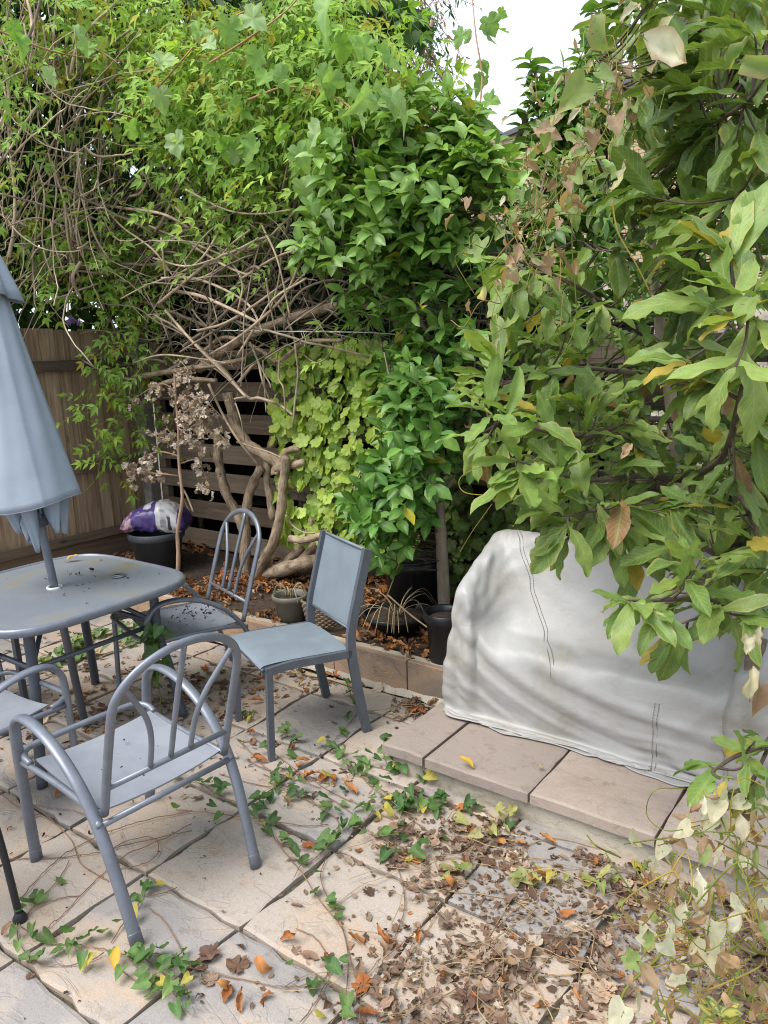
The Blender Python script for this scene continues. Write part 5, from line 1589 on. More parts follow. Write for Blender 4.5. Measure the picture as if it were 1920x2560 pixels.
# ---------------------------------------------------------------- magnolia on the camera's side of the bench
def magnolia():
    base = np.array([-.80, 3.46, soil_z(-.8, 3.46) - .03])
    t = thing('magnolia', base, 'large-leaved magnolia arching over the silver covered bench', 'tree')
    Y0 = 3.46
    main = [base] + [at(x, y, Y=Y0 - .0) for x, y in [(1735, 1420), (1705, 1240), (1690, 1120), (1672, 960), (1648, 800), (1634, 680), (1630, 600), (1655, 430), (1665, 360)]] + [at(1700, 220, d=3.0), at(1710, 60, d=2.9)]
    def B(*q): return [at(x, y, d=d) for x, y, d in q]
    limbs = [(main, .036, .010),
             (B((1660, 880, 3.25), (1600, 830, 3.1), (1480, 740, 2.9), (1390, 690, 2.75), (1290, 650, 2.65)), .014, .004),
             (B((1640, 700, 3.3), (1560, 640, 3.15), (1440, 600, 3.0)), .010, .003),
             (B((1634, 660, 3.3), (1560, 520, 3.2), (1500, 420, 3.1), (1480, 330, 3.0)), .011, .003),
             (B((1640, 740, 3.3), (1720, 640, 3.0), (1800, 560, 2.6), (1850, 480, 2.3)), .012, .004),
             (B((1690, 1200, 3.2), (1600, 1190, 2.9), (1480, 1200, 2.6), (1370, 1180, 2.45), (1290, 1150, 2.4)), .013, .004),
             (B((1680, 1050, 3.2), (1600, 1050, 2.9), (1450, 1090, 2.6), (1300, 1060, 2.5), (1220, 1040, 2.45)), .013, .004),
             (B((1670, 950, 3.2), (1560, 930, 2.9), (1400, 920, 2.7), (1260, 960, 2.6)), .012, .004),
             (B((1710, 1260, 3.2), (1640, 1260, 2.8), (1520, 1270, 2.5), (1420, 1290, 2.35)), .010, .004),
             (B((1720, 1350, 3.2), (1800, 1400, 2.6), (1740, 1480, 2.2), (1650, 1500, 2.05), (1560, 1500, 2.0)), .012, .004),
             (B((1740, 1480, 2.2), (1800, 1520, 2.1), (1700, 1560, 2.0)), .007, .003),
             (B((1700, 1200, 3.2), (1800, 1150, 2.6), (1850, 1000, 2.1), (1880, 850, 1.75), (1870, 740, 1.65)), .014, .005),
             (B((1850, 1000, 2.1), (1780, 960, 2.1), (1720, 900, 2.15)), .007, .003),
             (B((1950, 1300, 2.4), (1960, 1700, 2.2), (1930, 1840, 2.1), (1830, 1895, 2.05), (1780, 1930, 2.0)), .010, .004),
             (B((1930, 1850, 2.1), (1880, 1950, 2.05), (1830, 2000, 2.0)), .006, .003),
             (B((1700, 1200, 3.2), (1830, 1230, 2.7), (1880, 1300, 2.4), (1900, 1380, 2.3)), .012, .006),
             (B((1655, 430, 3.3), (1760, 330, 2.7), (1860, 260, 2.2), (1910, 200, 2.0)), .010, .004),
             (B((1680, 330, 3.15), (1560, 220, 2.8), (1500, 150, 2.6)), .008, .003)]
    pts = []
    for k, (p_, a, b) in enumerate(limbs):
        P_ = smooth_path(p_, 6); pts.append(P_)
        mb = MB(); tube(mb, P_, np.linspace(a, b, len(P_)), 10 if k == 0 else 7, rough=.03); mb.build('trunk' if k == 0 else 'limb', M_DARKTWIG if k else M_TRUNK, t)
    AP = np.concatenate(pts)
    # leafy shoots: (px, py, depth, spread px, how many, leaf length, shade painted into the green, dark to light 0..1)
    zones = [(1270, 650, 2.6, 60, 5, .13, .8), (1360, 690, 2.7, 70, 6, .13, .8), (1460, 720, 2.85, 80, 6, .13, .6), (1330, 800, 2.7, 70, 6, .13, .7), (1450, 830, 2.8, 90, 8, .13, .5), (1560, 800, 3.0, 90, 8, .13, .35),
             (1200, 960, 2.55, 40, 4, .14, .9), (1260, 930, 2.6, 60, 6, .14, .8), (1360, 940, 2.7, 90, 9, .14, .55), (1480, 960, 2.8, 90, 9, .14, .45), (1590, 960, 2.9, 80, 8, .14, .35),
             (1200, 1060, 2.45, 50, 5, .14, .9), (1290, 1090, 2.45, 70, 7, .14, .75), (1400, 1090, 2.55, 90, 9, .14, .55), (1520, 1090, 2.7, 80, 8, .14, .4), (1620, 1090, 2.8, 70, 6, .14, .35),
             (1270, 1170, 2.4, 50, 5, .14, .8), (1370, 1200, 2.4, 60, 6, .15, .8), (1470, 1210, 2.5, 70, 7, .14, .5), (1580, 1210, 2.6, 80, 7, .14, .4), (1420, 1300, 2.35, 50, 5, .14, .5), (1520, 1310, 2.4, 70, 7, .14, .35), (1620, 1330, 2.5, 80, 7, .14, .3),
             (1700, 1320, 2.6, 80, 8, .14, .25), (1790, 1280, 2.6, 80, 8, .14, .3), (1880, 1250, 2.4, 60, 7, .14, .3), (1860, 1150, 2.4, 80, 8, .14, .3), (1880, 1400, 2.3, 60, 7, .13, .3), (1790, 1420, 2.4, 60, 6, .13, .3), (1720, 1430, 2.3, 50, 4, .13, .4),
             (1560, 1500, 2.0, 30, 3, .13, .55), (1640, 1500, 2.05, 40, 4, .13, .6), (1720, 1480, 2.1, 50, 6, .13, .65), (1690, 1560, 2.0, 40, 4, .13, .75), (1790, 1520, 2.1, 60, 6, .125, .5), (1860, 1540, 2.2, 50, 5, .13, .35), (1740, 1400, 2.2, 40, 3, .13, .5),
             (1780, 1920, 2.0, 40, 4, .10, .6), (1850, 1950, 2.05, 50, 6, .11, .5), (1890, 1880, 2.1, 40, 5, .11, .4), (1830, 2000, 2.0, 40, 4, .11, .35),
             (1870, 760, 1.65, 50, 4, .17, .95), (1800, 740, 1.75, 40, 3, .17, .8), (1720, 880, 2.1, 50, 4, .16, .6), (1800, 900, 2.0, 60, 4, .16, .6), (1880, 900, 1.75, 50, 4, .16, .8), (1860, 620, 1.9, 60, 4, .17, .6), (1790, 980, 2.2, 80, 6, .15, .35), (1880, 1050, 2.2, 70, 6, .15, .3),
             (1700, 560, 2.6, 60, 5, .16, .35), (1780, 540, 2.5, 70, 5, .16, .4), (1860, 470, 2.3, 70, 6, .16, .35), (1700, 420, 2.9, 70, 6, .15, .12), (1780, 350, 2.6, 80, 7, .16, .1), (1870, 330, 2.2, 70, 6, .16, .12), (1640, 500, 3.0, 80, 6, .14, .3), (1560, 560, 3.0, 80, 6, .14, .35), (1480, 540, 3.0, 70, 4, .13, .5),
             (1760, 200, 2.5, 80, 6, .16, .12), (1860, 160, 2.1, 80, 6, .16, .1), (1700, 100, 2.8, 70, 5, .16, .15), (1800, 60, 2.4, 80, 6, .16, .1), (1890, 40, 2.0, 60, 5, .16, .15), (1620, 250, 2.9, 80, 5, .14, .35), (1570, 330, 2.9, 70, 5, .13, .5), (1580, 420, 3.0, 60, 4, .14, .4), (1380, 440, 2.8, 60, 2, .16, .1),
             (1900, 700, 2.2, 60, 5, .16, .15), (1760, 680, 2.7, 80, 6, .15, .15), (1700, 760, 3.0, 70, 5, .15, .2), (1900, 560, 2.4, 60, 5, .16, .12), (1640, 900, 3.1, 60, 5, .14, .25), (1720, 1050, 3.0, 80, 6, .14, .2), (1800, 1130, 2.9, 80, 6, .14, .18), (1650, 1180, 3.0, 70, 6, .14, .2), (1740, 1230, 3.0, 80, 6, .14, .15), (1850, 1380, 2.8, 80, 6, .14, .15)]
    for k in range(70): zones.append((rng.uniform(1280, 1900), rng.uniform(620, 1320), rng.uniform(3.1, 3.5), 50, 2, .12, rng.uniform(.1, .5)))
    for k in range(60): zones.append((rng.uniform(1600, 1960), rng.uniform(-60, 640), rng.uniform(2.5, 3.4), 60, 6, .16, rng.uniform(.0, .08)))  # dark-coloured shoots that paint the shadowed upper right
    LP, LD, LN, LS, LC, LA = [], [], [], [], [], []
    tw = MB()
    for (cx, cy, d, sp, n, L0, br) in zones:
        for k in range(max(1, int(round(n * .56)))):
            a_ = rng.uniform(0, 6.28); rr_ = sp * math.sqrt(rng.uniform(0, 1))
            tip = at(cx + rr_ * math.cos(a_), cy + rr_ * math.sin(a_), d=d + rng.normal(0, .10))
            src = nearest(AP, tip); v = tip - src; L = np.linalg.norm(v)
            if L > .5: src = tip - v / L * .5; L = .5
            P_ = twig(tw, src, tip, .0042, .0026, .08, 5, k=3)
            dirn = norm(norm(P_[-1] - P_[-2]) + norm(np.array([rt[0], rt[1], 0])) * -.25 + [0, 0, -.05]) if L > .03 else norm(np.array([-rt[0], -rt[1], .1]))
            nl = rng.integers(3, 6)
            s1 = norm(np.cross(dirn, [0, 0, 1]) + 1e-6); s2 = np.cross(dirn, s1)
            for q_ in range(nl):
                ang = q_ * 2.4 + rng.uniform(0, 1)
                rad = s1 * math.cos(ang) + s2 * math.sin(ang) * .5
                D = norm(dirn * .75 + rad * .75 + np.array([0, 0, -.06 - .32 * (cy > 1200)]) + rng.normal(0, .16, 3))
                N = norm(np.array([.0, -.20, 1.0]) + rng.normal(0, .27, 3))
                LP.append(P_[-1] - dirn * .018 * q_); LD.append(D); LN.append(N); LS.append(L0 * rng.uniform(.85, 1.42))
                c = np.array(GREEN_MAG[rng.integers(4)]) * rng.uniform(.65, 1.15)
                c = c * .5 + .5 * np.array([.20, .30, .07]) * (.5 + .75 * br)  # shadowed zones get their darkness in the leaf colour
                a2 = 0.0
                u_ = rng.uniform()
                if u_ < .03: c = np.array([.42, .32, .06])
                elif u_ < .05: c = np.array([.22, .12, .06])
                elif u_ < .35: a2 = rng.uniform(.15, .4)
                LC.append(c); LA.append(a2)
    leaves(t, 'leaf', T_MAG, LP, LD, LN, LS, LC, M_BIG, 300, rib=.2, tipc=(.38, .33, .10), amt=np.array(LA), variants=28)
    tw.build('twigs', M_DARKTWIG, t, kind='stuff')
magnolia()

# ---------------------------------------------------------------- twisted old vine on the slat fence
def c8(x, y): return 440 + x / 3.687, 900 + y / 3.687
def c3(x, y): return x / 1.728, 600 + y / 1.728
def old_vine():
    base = at(640, 1440, .2)
    t = thing('twisted_vine', (-4.05, 3.72, .2), 'old twisted woody vine with thick bare trunks and a tangle of stems', 'vine')
    def V8(Y, *p): return [at(*c8(*q), Y=Y) for q in p]
    trunks = [(V8(3.62, (640, 2060), (638, 1850), (640, 1650), (652, 1400), (690, 1190), (790, 980)), .036, .030),
              (V8(3.72, (640, 1900), (615, 1560), (545, 1390), (450, 1220), (400, 1050), (380, 930), (370, 700)), .036, .032),
              (V8(3.60, (700, 2080), (800, 1850), (905, 1640), (955, 1400), (965, 1200), (990, 1040), (1000, 900)), .037, .030),
              (V8(3.68, (900, 1470), (872, 1260), (840, 1110), (850, 990), (840, 880)), .026, .024),
              (V8(3.66, (590, 2080), (780, 1990), (960, 1930), (1140, 1880), (1360, 1820)), .062, .040),
              (V8(3.72, (900, 1960), (1090, 1790), (1200, 1640), (1270, 1480), (1290, 1350)), .036, .028),
              (V8(3.70, (1120, 1900), (1240, 1740), (1330, 1620), (1420, 1560)), .030, .026),
              (V8(3.58, (1045, 1640), (1150, 1660), (1260, 1640), (1390, 1590)), .024, .022),
              (V8(3.66, (480, 300), (515, 480), (560, 640), (680, 790), (820, 880), (940, 960), (1010, 1020)), .040, .034),
              (V8(3.66, (920, 1040), (930, 1000), (1000, 960), (1100, 960), (1180, 930)), .034, .022),
              (V8(3.66, (980, 980), (985, 890), (1050, 820), (1160, 810)), .024, .018),
              (V8(4.035, (930, 300), (925, 560), (900, 760), (860, 860)), .042, .036),
              ([at(*c3(x, y), Y=3.62) for x, y in [(860, 560), (960, 480), (1100, 400), (1230, 345), (1380, 300), (1500, 275), (1640, 290)]], .030, .020),
              ([at(*c3(x, y), Y=3.58) for x, y in [(580, 590), (680, 580), (800, 565), (960, 540), (1060, 520)]], .020, .014),
              ([at(*c3(x, y), Y=3.56) for x, y in [(660, 640), (720, 615), (820, 600), (930, 605)]], .019, .016),
              ([at(*c3(x, y), Y=3.60) for x, y in [(880, 480), (980, 420), (1120, 470), (1200, 520), (1320, 440), (1480, 430)]], .014, .012)]
    for p_, a, b in trunks:
        P_ = smooth_path(p_, 7)
        P_ = P_ + np.cumsum(rng.normal(0, .0012, P_.shape), 0)
        mb = MB(); tube(mb, P_, np.linspace(a, b, len(P_)) * (1 + .06 * np.sin(np.arange(len(P_)) * .9)), 14, rough=.05)
        mb.build('trunk', M_VINE, t)
    # hand-read pale stems
    pale = [([(300, 220), (430, 500), (560, 720), (760, 975)], 8, .010), ([(340, 0), (500, 170), (660, 345), (760, 350), (880, 385), (980, 430), (1075, 505)], 8, .012), ([(540, 360), (610, 345), (680, 345)], 8, .008),
            ([(560, 755), (700, 800), (860, 850), (970, 900)], 8, .007), ([(800, 0), (815, 200), (830, 480)], 8, .006), ([(760, 20), (800, 200), (860, 360)], 8, .008), ([(950, 0), (950, 180), (990, 260), (1010, 480)], 8, .007), ([(220, 0), (400, 110), (600, 300)], 8, .006),
            ([(550, 400), (600, 560), (635, 750)], 8, .005), ([(575, 210), (680, 80), (760, 0)], 8, .012), ([(220, 70), (380, 55)], 8, .010), ([(20, 1130), (90, 1230), (160, 1400)], 8, .009), ([(1010, 1430), (1080, 1530), (1180, 1590), (1280, 1595)], 8, .007)]
    for p_, s_, r_ in pale:
        P_ = smooth_path([at(*c8(*q), Y=3.50 + rng.normal(0, .03)) for q in p_], 7)
        mb = MB(); tube(mb, P_, np.linspace(r_, r_ * .7, len(P_)), 7, col=(.62, .58, .52)); mb.build('stem', M_TWIG, t)
    for p_, r_ in [([(160, 470), (220, 500), (300, 515), (400, 530), (470, 565)], .011), ([(430, 510), (450, 530), (475, 560)], .009), ([(430, 720), (500, 735), (580, 770), (640, 800)], .012), ([(410, 770), (480, 850), (560, 930), (610, 985)], .010), ([(400, 590), (405, 640), (412, 700)], .008), ([(440, 700), (520, 680), (600, 620), (640, 590)], .008), ([(600, 690), (680, 640), (760, 610)], .008), ([(650, 560), (690, 650), (720, 790)], .007), ([(560, 540), (500, 640), (420, 690)], .007), ([(470, 600), (560, 640), (600, 700), (590, 770)], .007),
                   ([(250, 500), (300, 560), (380, 620), (440, 700)], .007), ([(370, 560), (460, 600), (560, 660), (640, 690)], .008), ([(490, 820), (560, 800), (640, 750), (720, 690)], .009), ([(520, 880), (600, 830), (700, 740), (740, 660)], .010), ([(620, 570), (560, 620), (520, 700), (540, 800)], .006), ([(660, 690), (670, 760), (690, 850)], .006), ([(700, 600), (690, 700), (660, 800)], .006), ([(330, 900), (400, 880), (500, 890), (560, 900)], .006), ([(460, 470), (560, 520), (640, 530), (720, 520)], .006), ([(400, 690), (480, 690), (560, 720), (620, 760), (650, 820)], .009), ([(380, 640), (460, 660), (540, 640)], .007), ([(590, 880), (640, 800), (680, 740), (760, 690)], .008)]:
        P_ = smooth_path([at(x_ * 1.0084, y_ * 1.0084, Y=3.38 + rng.normal(0, .04)) for x_, y_ in p_], 7)
        mb = MB(); tube(mb, P_, np.linspace(r_, r_ * .75, len(P_)), 7, col=np.array([.80, .75, .68]) * rng.uniform(.8, 1.1)); mb.build('stem', M_TWIG, t)
    for p_, r_ in [([(0, 310), (22, 250), (12, 160), (-5, 90)], .011), ([(0, 270), (15, 300), (30, 330), (10, 360)], .009), ([(0, 375), (100, 380), (200, 405), (260, 470)], .006), ([(85, 400), (110, 480), (105, 600), (130, 690)], .006), ([(120, 380), (140, 470), (130, 580), (160, 680)], .006), ([(160, 500), (170, 600), (200, 700)], .008), ([(200, 480), (190, 590), (230, 690)], .006), ([(230, 470), (250, 560), (245, 660)], .006), ([(60, 60), (70, 140), (50, 230)], .006), ([(90, 30), (80, 120), (100, 220)], .005), ([(150, 560), (200, 620), (280, 650)], .007), ([(0, 480), (80, 500), (160, 520), (250, 510)], .006), ([(20, 560), (90, 540), (160, 560)], .005), ([(280, 200), (250, 300), (260, 380), (240, 450)], .005), ([(200, 650), (180, 690), (200, 740)], .014)]:
        P_ = smooth_path([at(x_ * 1.0084, y_ * 1.0084, X=FENCE_X + .62 + rng.normal(0, .05)) for x_, y_ in p_], 7)
        mb = MB(); tube(mb, P_, np.linspace(r_, r_ * .75, len(P_)), 7, col=np.array([.80, .74, .68]) * rng.uniform(.75, 1.1)); mb.build('stem', M_TWIG, t)
    # tangle
    def arc(start, heading, L, curv, r0, grav=0.0, n=14):
        P_ = [start]; h = norm(heading); ax = norm(rng.normal(0, 1, 3) * np.array([.4, 1.4, .4]))
        for k in range(n):
            h = norm(h + np.cross(ax, h) * curv / n + rng.normal(0, .09, 3) * np.array([1, .5, 1]) + np.array([0, 0, grav]))
            P_.append(P_[-1] + h * L / n)
        return np.array(P_)
    singles, mass = [], MB()
    cnt = 0
    reg = [((310, 480), (750, 930), 340, 3.60, .22, (1, 0, .2)), ((0, 60), (300, 690), 230, 0, .22, (.1, .3, 1)), ((700, 640), (1260, 830), 80, 3.72, .15, (1, 0, .1)), ((250, 420), (680, 620), 60, 3.62, .2, (1, .1, .3)), ((0, 560), (300, 760), 50, 0, .2, (.4, .6, .4))]
    for (a, b, n, Y, jy, hd) in reg:
        for k in range(n):
            x, y = rng.uniform(a[0], b[0]), rng.uniform(a[1], b[1])
            if Y: s_ = at(x, y, Y=Y + abs(rng.normal(0, jy)) * (1 if rng.uniform() < .75 else -.6))
            else: s_ = at(x, y, X=FENCE_X + .55 - abs(rng.normal(0, jy)) + (.2 if y < 400 else 0))
            h = np.array(hd) * (1 if rng.uniform() < .5 else -1) + rng.normal(0, .55, 3) * np.array([1, .35, 1])
            r_ = float(np.clip(rng.lognormal(-5.25, .5), .0022, .014))
            if not Y: r_ *= .75
            P_ = arc(s_, h, rng.uniform(.35, 1.1), rng.normal(0, 1.2), r_)
            P_ = P_[(P_[:, 1] < 3.93) | (P_[:, 2] > 1.9)]
            P_ = P_[P_[:, 0] > FENCE_X + .08] if not Y else P_
            P_ = P_[P_[:, 2] > 1.15]
            if len(P_) < 5: continue
            c = rng.uniform(.2, .66) if Y else rng.uniform(.35, .9); col = np.array([c, c * .95, c * .88])
            singles.append((r_, P_, col))
    singles.sort(key=lambda q: -q[0] * len(q[1]))
    for k, (r_, P_, col) in enumerate(singles):
        if k < 140:
            mb = MB(); tube(mb, P_, np.linspace(r_, r_ * .65, len(P_)), 6, col); mb.build('stem', M_TWIG, t)
        else: tube(mass, P_, np.linspace(r_, r_ * .6, len(P_)), 5, col)
    mass.build('tangle', M_TWIG, t, kind='stuff')
old_vine()

# ---------------------------------------------------------------- climbers on the fence: added dark ivy filler, jasmine, grape vine
def surf(x, y):
    """front of the climbing mass along both fences"""
    a = at(x, y, X=FENCE_X + .25); b = at(x, y, Y=FENCE_Y - .25)
    pa = a if (a[1] < b[1] and a[1] > 0) else b
    d = np.linalg.norm(pa - [0, 0, EYE])
    bulge = .30 * np.clip((620 - y) / 400, 0, 1) + .10 * math.sin(x * .013 + y * .007)
    return np.array([0, 0, EYE]) + (pa - [0, 0, EYE]) * (1 - bulge / d)
def dark_mass():  # dark leaves added so no sky shows through the climbers
    t = thing('ivy_filler', (-5.3, 4.1, 0), 'dark ivy filler added behind the jasmine to close the sky gaps', 'ivy')
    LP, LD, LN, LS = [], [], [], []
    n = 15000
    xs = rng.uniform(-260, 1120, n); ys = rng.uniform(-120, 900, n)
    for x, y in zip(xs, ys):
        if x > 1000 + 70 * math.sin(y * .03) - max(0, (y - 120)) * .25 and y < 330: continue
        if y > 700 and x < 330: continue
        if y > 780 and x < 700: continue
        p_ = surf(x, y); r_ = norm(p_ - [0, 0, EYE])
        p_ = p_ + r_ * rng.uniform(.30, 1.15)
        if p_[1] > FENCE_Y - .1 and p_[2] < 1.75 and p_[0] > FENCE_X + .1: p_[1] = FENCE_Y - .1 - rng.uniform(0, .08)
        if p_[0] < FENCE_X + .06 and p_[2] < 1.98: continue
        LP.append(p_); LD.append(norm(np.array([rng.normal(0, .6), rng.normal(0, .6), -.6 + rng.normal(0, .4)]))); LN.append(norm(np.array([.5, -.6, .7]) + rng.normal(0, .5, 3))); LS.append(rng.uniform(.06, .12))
    for k in range(2200):  # more leaves added to close the bright gap above the fence
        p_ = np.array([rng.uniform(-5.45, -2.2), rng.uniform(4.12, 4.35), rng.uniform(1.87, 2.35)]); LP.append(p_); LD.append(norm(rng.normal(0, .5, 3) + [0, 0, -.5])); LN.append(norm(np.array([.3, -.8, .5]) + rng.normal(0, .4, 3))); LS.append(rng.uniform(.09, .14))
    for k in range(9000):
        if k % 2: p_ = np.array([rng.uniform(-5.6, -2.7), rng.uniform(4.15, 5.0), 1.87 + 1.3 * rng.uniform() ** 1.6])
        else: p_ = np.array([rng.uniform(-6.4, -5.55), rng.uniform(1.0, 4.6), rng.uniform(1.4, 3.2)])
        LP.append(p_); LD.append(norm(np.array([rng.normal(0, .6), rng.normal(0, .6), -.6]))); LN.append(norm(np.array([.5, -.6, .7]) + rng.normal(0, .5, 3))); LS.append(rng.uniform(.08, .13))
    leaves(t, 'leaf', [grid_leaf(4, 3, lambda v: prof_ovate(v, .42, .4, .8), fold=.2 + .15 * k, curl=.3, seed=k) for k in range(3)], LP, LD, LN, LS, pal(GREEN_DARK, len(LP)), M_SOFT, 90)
    mb = MB()
    for k in range(14):
        x = rng.uniform(-100, 950); P_ = smooth_path([at(x, 900, Y=4.35), at(x + rng.normal(0, 60), 500, Y=4.4), at(x + rng.normal(0, 90), 50, Y=4.3)], 6)
        P_[0][2] = 0
        tube(mb, P_, np.linspace(.03, .012, len(P_)), 7)
    mb.build('stems', M_VINE, t)
dark_mass()

def jasmine():
    t = thing('jasmine', (-5.0, 3.85, SOIL), 'bright green jasmine climber spilling over the board fence', 'climber')
    LP, LD, LN, LS, LC = [], [], [], [], []
    st_ = MB()
    def spray(x, y, n, off=0.0, L=.45, young=.5, yel=0.0, hang=.7):
        """a hanging shoot carrying compound leaves"""
        p_ = surf(x, y); r_ = norm(p_ - [0, 0, EYE])
        p_ = p_ - r_ * off
        h = norm(np.array([rng.normal(0, .7), rng.normal(-.1, .5), -hang + rng.normal(0, .5)]))
        P_ = [p_]
        for k in range(8):
            h = norm(h + np.array([0, 0, -.12]) + rng.normal(0, .14, 3)); P_.append(P_[-1] + h * L / 8)
        P_ = np.array(P_)
        tube(st_, P_, np.linspace(.0022, .001, 9), 4, col=(.45, .6, .25))
        for q_ in range(n):
            f = q_ / max(1, n - 1) * 7.9; i_ = int(f); pos = P_[i_] + (P_[min(8, i_ + 1)] - P_[i_]) * (f - i_)
            d = norm(P_[min(8, i_ + 1)] - P_[max(0, i_ - 1)] if i_ else h)
            side = norm(np.cross(d, -r_)) * (1 if q_ % 2 else -1)
            D = norm(side * .9 + d * .55 + rng.normal(0, .25, 3) + [0, 0, -.12])
            N = norm(-r_ * .55 + np.array([0, 0, .85]) + rng.normal(0, .33, 3))
            LP.append(pos); LD.append(D); LN.append(N); LS.append(rng.uniform(.125, .225))
            c = np.array(GREEN_JAS[rng.integers(4)])
            c = c * (1 - young * .5) + np.array([.38, .60, .14]) * young * .5
            if rng.uniform() < yel: c = np.array([.34, .33, .03]) * rng.uniform(.6, 1.1)
            LC.append(c)
    # broad upper canopy, clumped
    k = 0
    while k < 500:
        x, y = rng.uniform(-40, 1075), rng.uniform(-60, 540)
        if x > 1000 + 60 * math.sin(y * .03) - max(0, y - 140) * .3: continue
        p_ = surf(x, y)
        nz = vnoise(p_[None], 2.2)[0] * .65 + vnoise(p_[None], 5.0)[0] * .35
        keep = np.clip((nz - .42) * 6.0, .015, 1)
        if x < 330 and 120 < y < 600: keep *= .22
        if 400 < y and 260 < x < 760: keep *= .15
        if rng.uniform() > keep: continue
        spray(x, y, rng.integers(4, 7), off=rng.uniform(-.05, .25) + .25 * (nz - .4), young=np.clip((nz - .3) * 2, 0, 1), yel=.30 if (x < 620 and y < 110) else .05, L=rng.uniform(.3, .6)); k += 1
    # shoots hanging over the fence and the tangle
    for (x, y, sx, sy, n, off, yg) in [(350, 610, 80, 60, 34, .40, 1.0), (290, 680, 70, 40, 22, .30, .95), (150, 590, 90, 50, 16, .20, .4), (60, 540, 60, 50, 12, .15, .35), (310, 830, 50, 40, 16, .35, .95), (270, 780, 50, 25, 9, .3, .95), (265, 900, 35, 40, 8, .3, .7), (220, 970, 30, 25, 2, .28, .6), (265, 1000, 30, 40, 5, .28, .6), (270, 1090, 30, 40, 7, .28, .6), (330, 920, 30, 40, 10, .35, .9),
                                       (470, 590, 80, 45, 18, .45, .95), (380, 480, 80, 60, 16, .3, .5), (560, 470, 70, 60, 16, .4, .8), (640, 560, 50, 70, 12, .4, .8), (270, 600, 70, 50, 16, .35, .9), (820, 860, 50, 40, 9, .2, .6), (860, 800, 60, 40, 9, .15, .6), (110, 700, 50, 20, 4, .2, .6), (40, 630, 40, 25, 5, .15, .4), (540, 540, 40, 50, 8, .3, .7), (360, 720, 60, 50, 12, .35, .85), (350, 1080, 40, 40, 5, .2, .3), (370, 1000, 30, 40, 6, .2, .3)]:
        for k in range(int(n * .5 + .5)):
            spray(x + rng.normal(0, sx * .7), y + rng.normal(0, sy * .7), rng.integers(3, 6), off=off * rng.uniform(.3, 1.1), L=rng.uniform(.18, .38), young=yg, yel=.05, hang=.9)
    leaves(t, 'leaf', T_JAS, LP, LD, LN, LS, LC, M_SOFT, 300, variants=24)
    st_.build('stems', M_STEM, t, kind='stuff')
    # bottom shoot hanging down the boards, read by eye
    mb = MB()
    P_ = smooth_path([at(x, y, X=FENCE_X + .30) for x, y in [(255, 1020), (262, 1090), (252, 1150), (238, 1200), (205, 1235)]], 5)
    tube(mb, P_, .0025, 5, col=(.5, .6, .3))
    mb.build('stem', M_STEM, t)
jasmine()

def grape():
    t = thing('grape_vine', (-4.3, 3.9, SOIL), 'grape vine with large pale lobed leaves trailing across the jasmine', 'vine')
    def S(x, y, off=.45):
        p_ = surf(x, y); return p_ - norm(p_ - [0, 0, EYE]) * (off + .12)
    canes = [[(-20, 70), (120, 125), (220, 145), (310, 152)], [(350, 270), (430, 180), (500, 100), (560, 55), (640, 15)], [(620, 250), (700, 220), (770, 222), (850, 250), (910, 300)], [(520, 160), (600, 110), (700, 40), (760, -20)], [(1190, 330), (1205, 200), (1190, 90), (1180, -10)]]
    for k, c in enumerate(canes):
        pts = [S(x, y) for x, y in c] if k < 4 else [at(x, y, d=3.9) for x, y in c]
        P_ = smooth_path(pts, 6)
        mb = MB(); tube(mb, P_, np.linspace(.006, .003, len(P_)), 6, col=(.75, .48, .38)); mb.build('cane', M_TWIG, t)
    spots = [(80, 90), (165, 75), (195, 130), (30, 55), (290, 130), (320, 150), (205, 125), (255, 110), (420, 130), (480, 145), (520, 105), (505, 60), (430, 190), (395, 235), (350, 300), (280, 320), (330, 290), (590, 50), (610, 40), (510, 55), (650, 180), (700, 190), (740, 160), (780, 170), (830, 190), (560, 240), (540, 320), (600, 330), (660, 330), (700, 300), (780, 310), (820, 330), (770, 430), (740, 450), (780, 500), (760, 560), (800, 540), (860, 210), (880, 240), (930, 240), (910, 330), (460, 20), (800, 15), (830, 40), (880, 60), (920, 100), (950, 130), (860, 90), (960, 210), (1000, 250), (640, 120), (450, 330), (380, 150), (740, 370), (830, 430), (690, 440), (120, 180), (560, 380)]
    LP, LD, LN, LS = [], [], [], []
    for x, y in spots:
        if rng.uniform() < .3: continue
        p_ = S(x + rng.normal(0, 14), y + rng.normal(0, 12), .72 + rng.uniform(-.18, .1)); r_ = norm(p_ - [0, 0, EYE])
        LP.append(p_); LD.append(norm(np.array([rng.normal(0, .6), rng.normal(0, .4), -.75]))); LN.append(norm(-r_ * .6 + np.array([0, 0, .8]) + rng.normal(0, .42, 3))); LS.append(rng.uniform(.08, .135))
    for x, y in [(1220, 40), (1240, 70), (1160, 75), (1180, 85), (1215, 60), (1225, 165), (1205, 150), (1212, 190), (1165, 245), (1210, 250), (1190, 265), (1220, 275), (1245, 30)]:
        p_ = at(x, y, d=3.9)
        LP.append(p_); LD.append(norm(np.array([rng.normal(0, .8), rng.normal(0, .3), -.5]))); LN.append(norm(rng.normal(0, .5, 3) + [0, -.5, .4])); LS.append(rng.uniform(.05, .10))
    n = len(LP)
    C = pal([(.25, .40, .15), (.21, .36, .11), (.36, .49, .26), (.22, .40, .08)], n)
    leaves(t, 'leaf', T_GRAPE, LP, LD, LN, LS, C, M_SOFT, 300, rib=.15, variants=20)
grape()

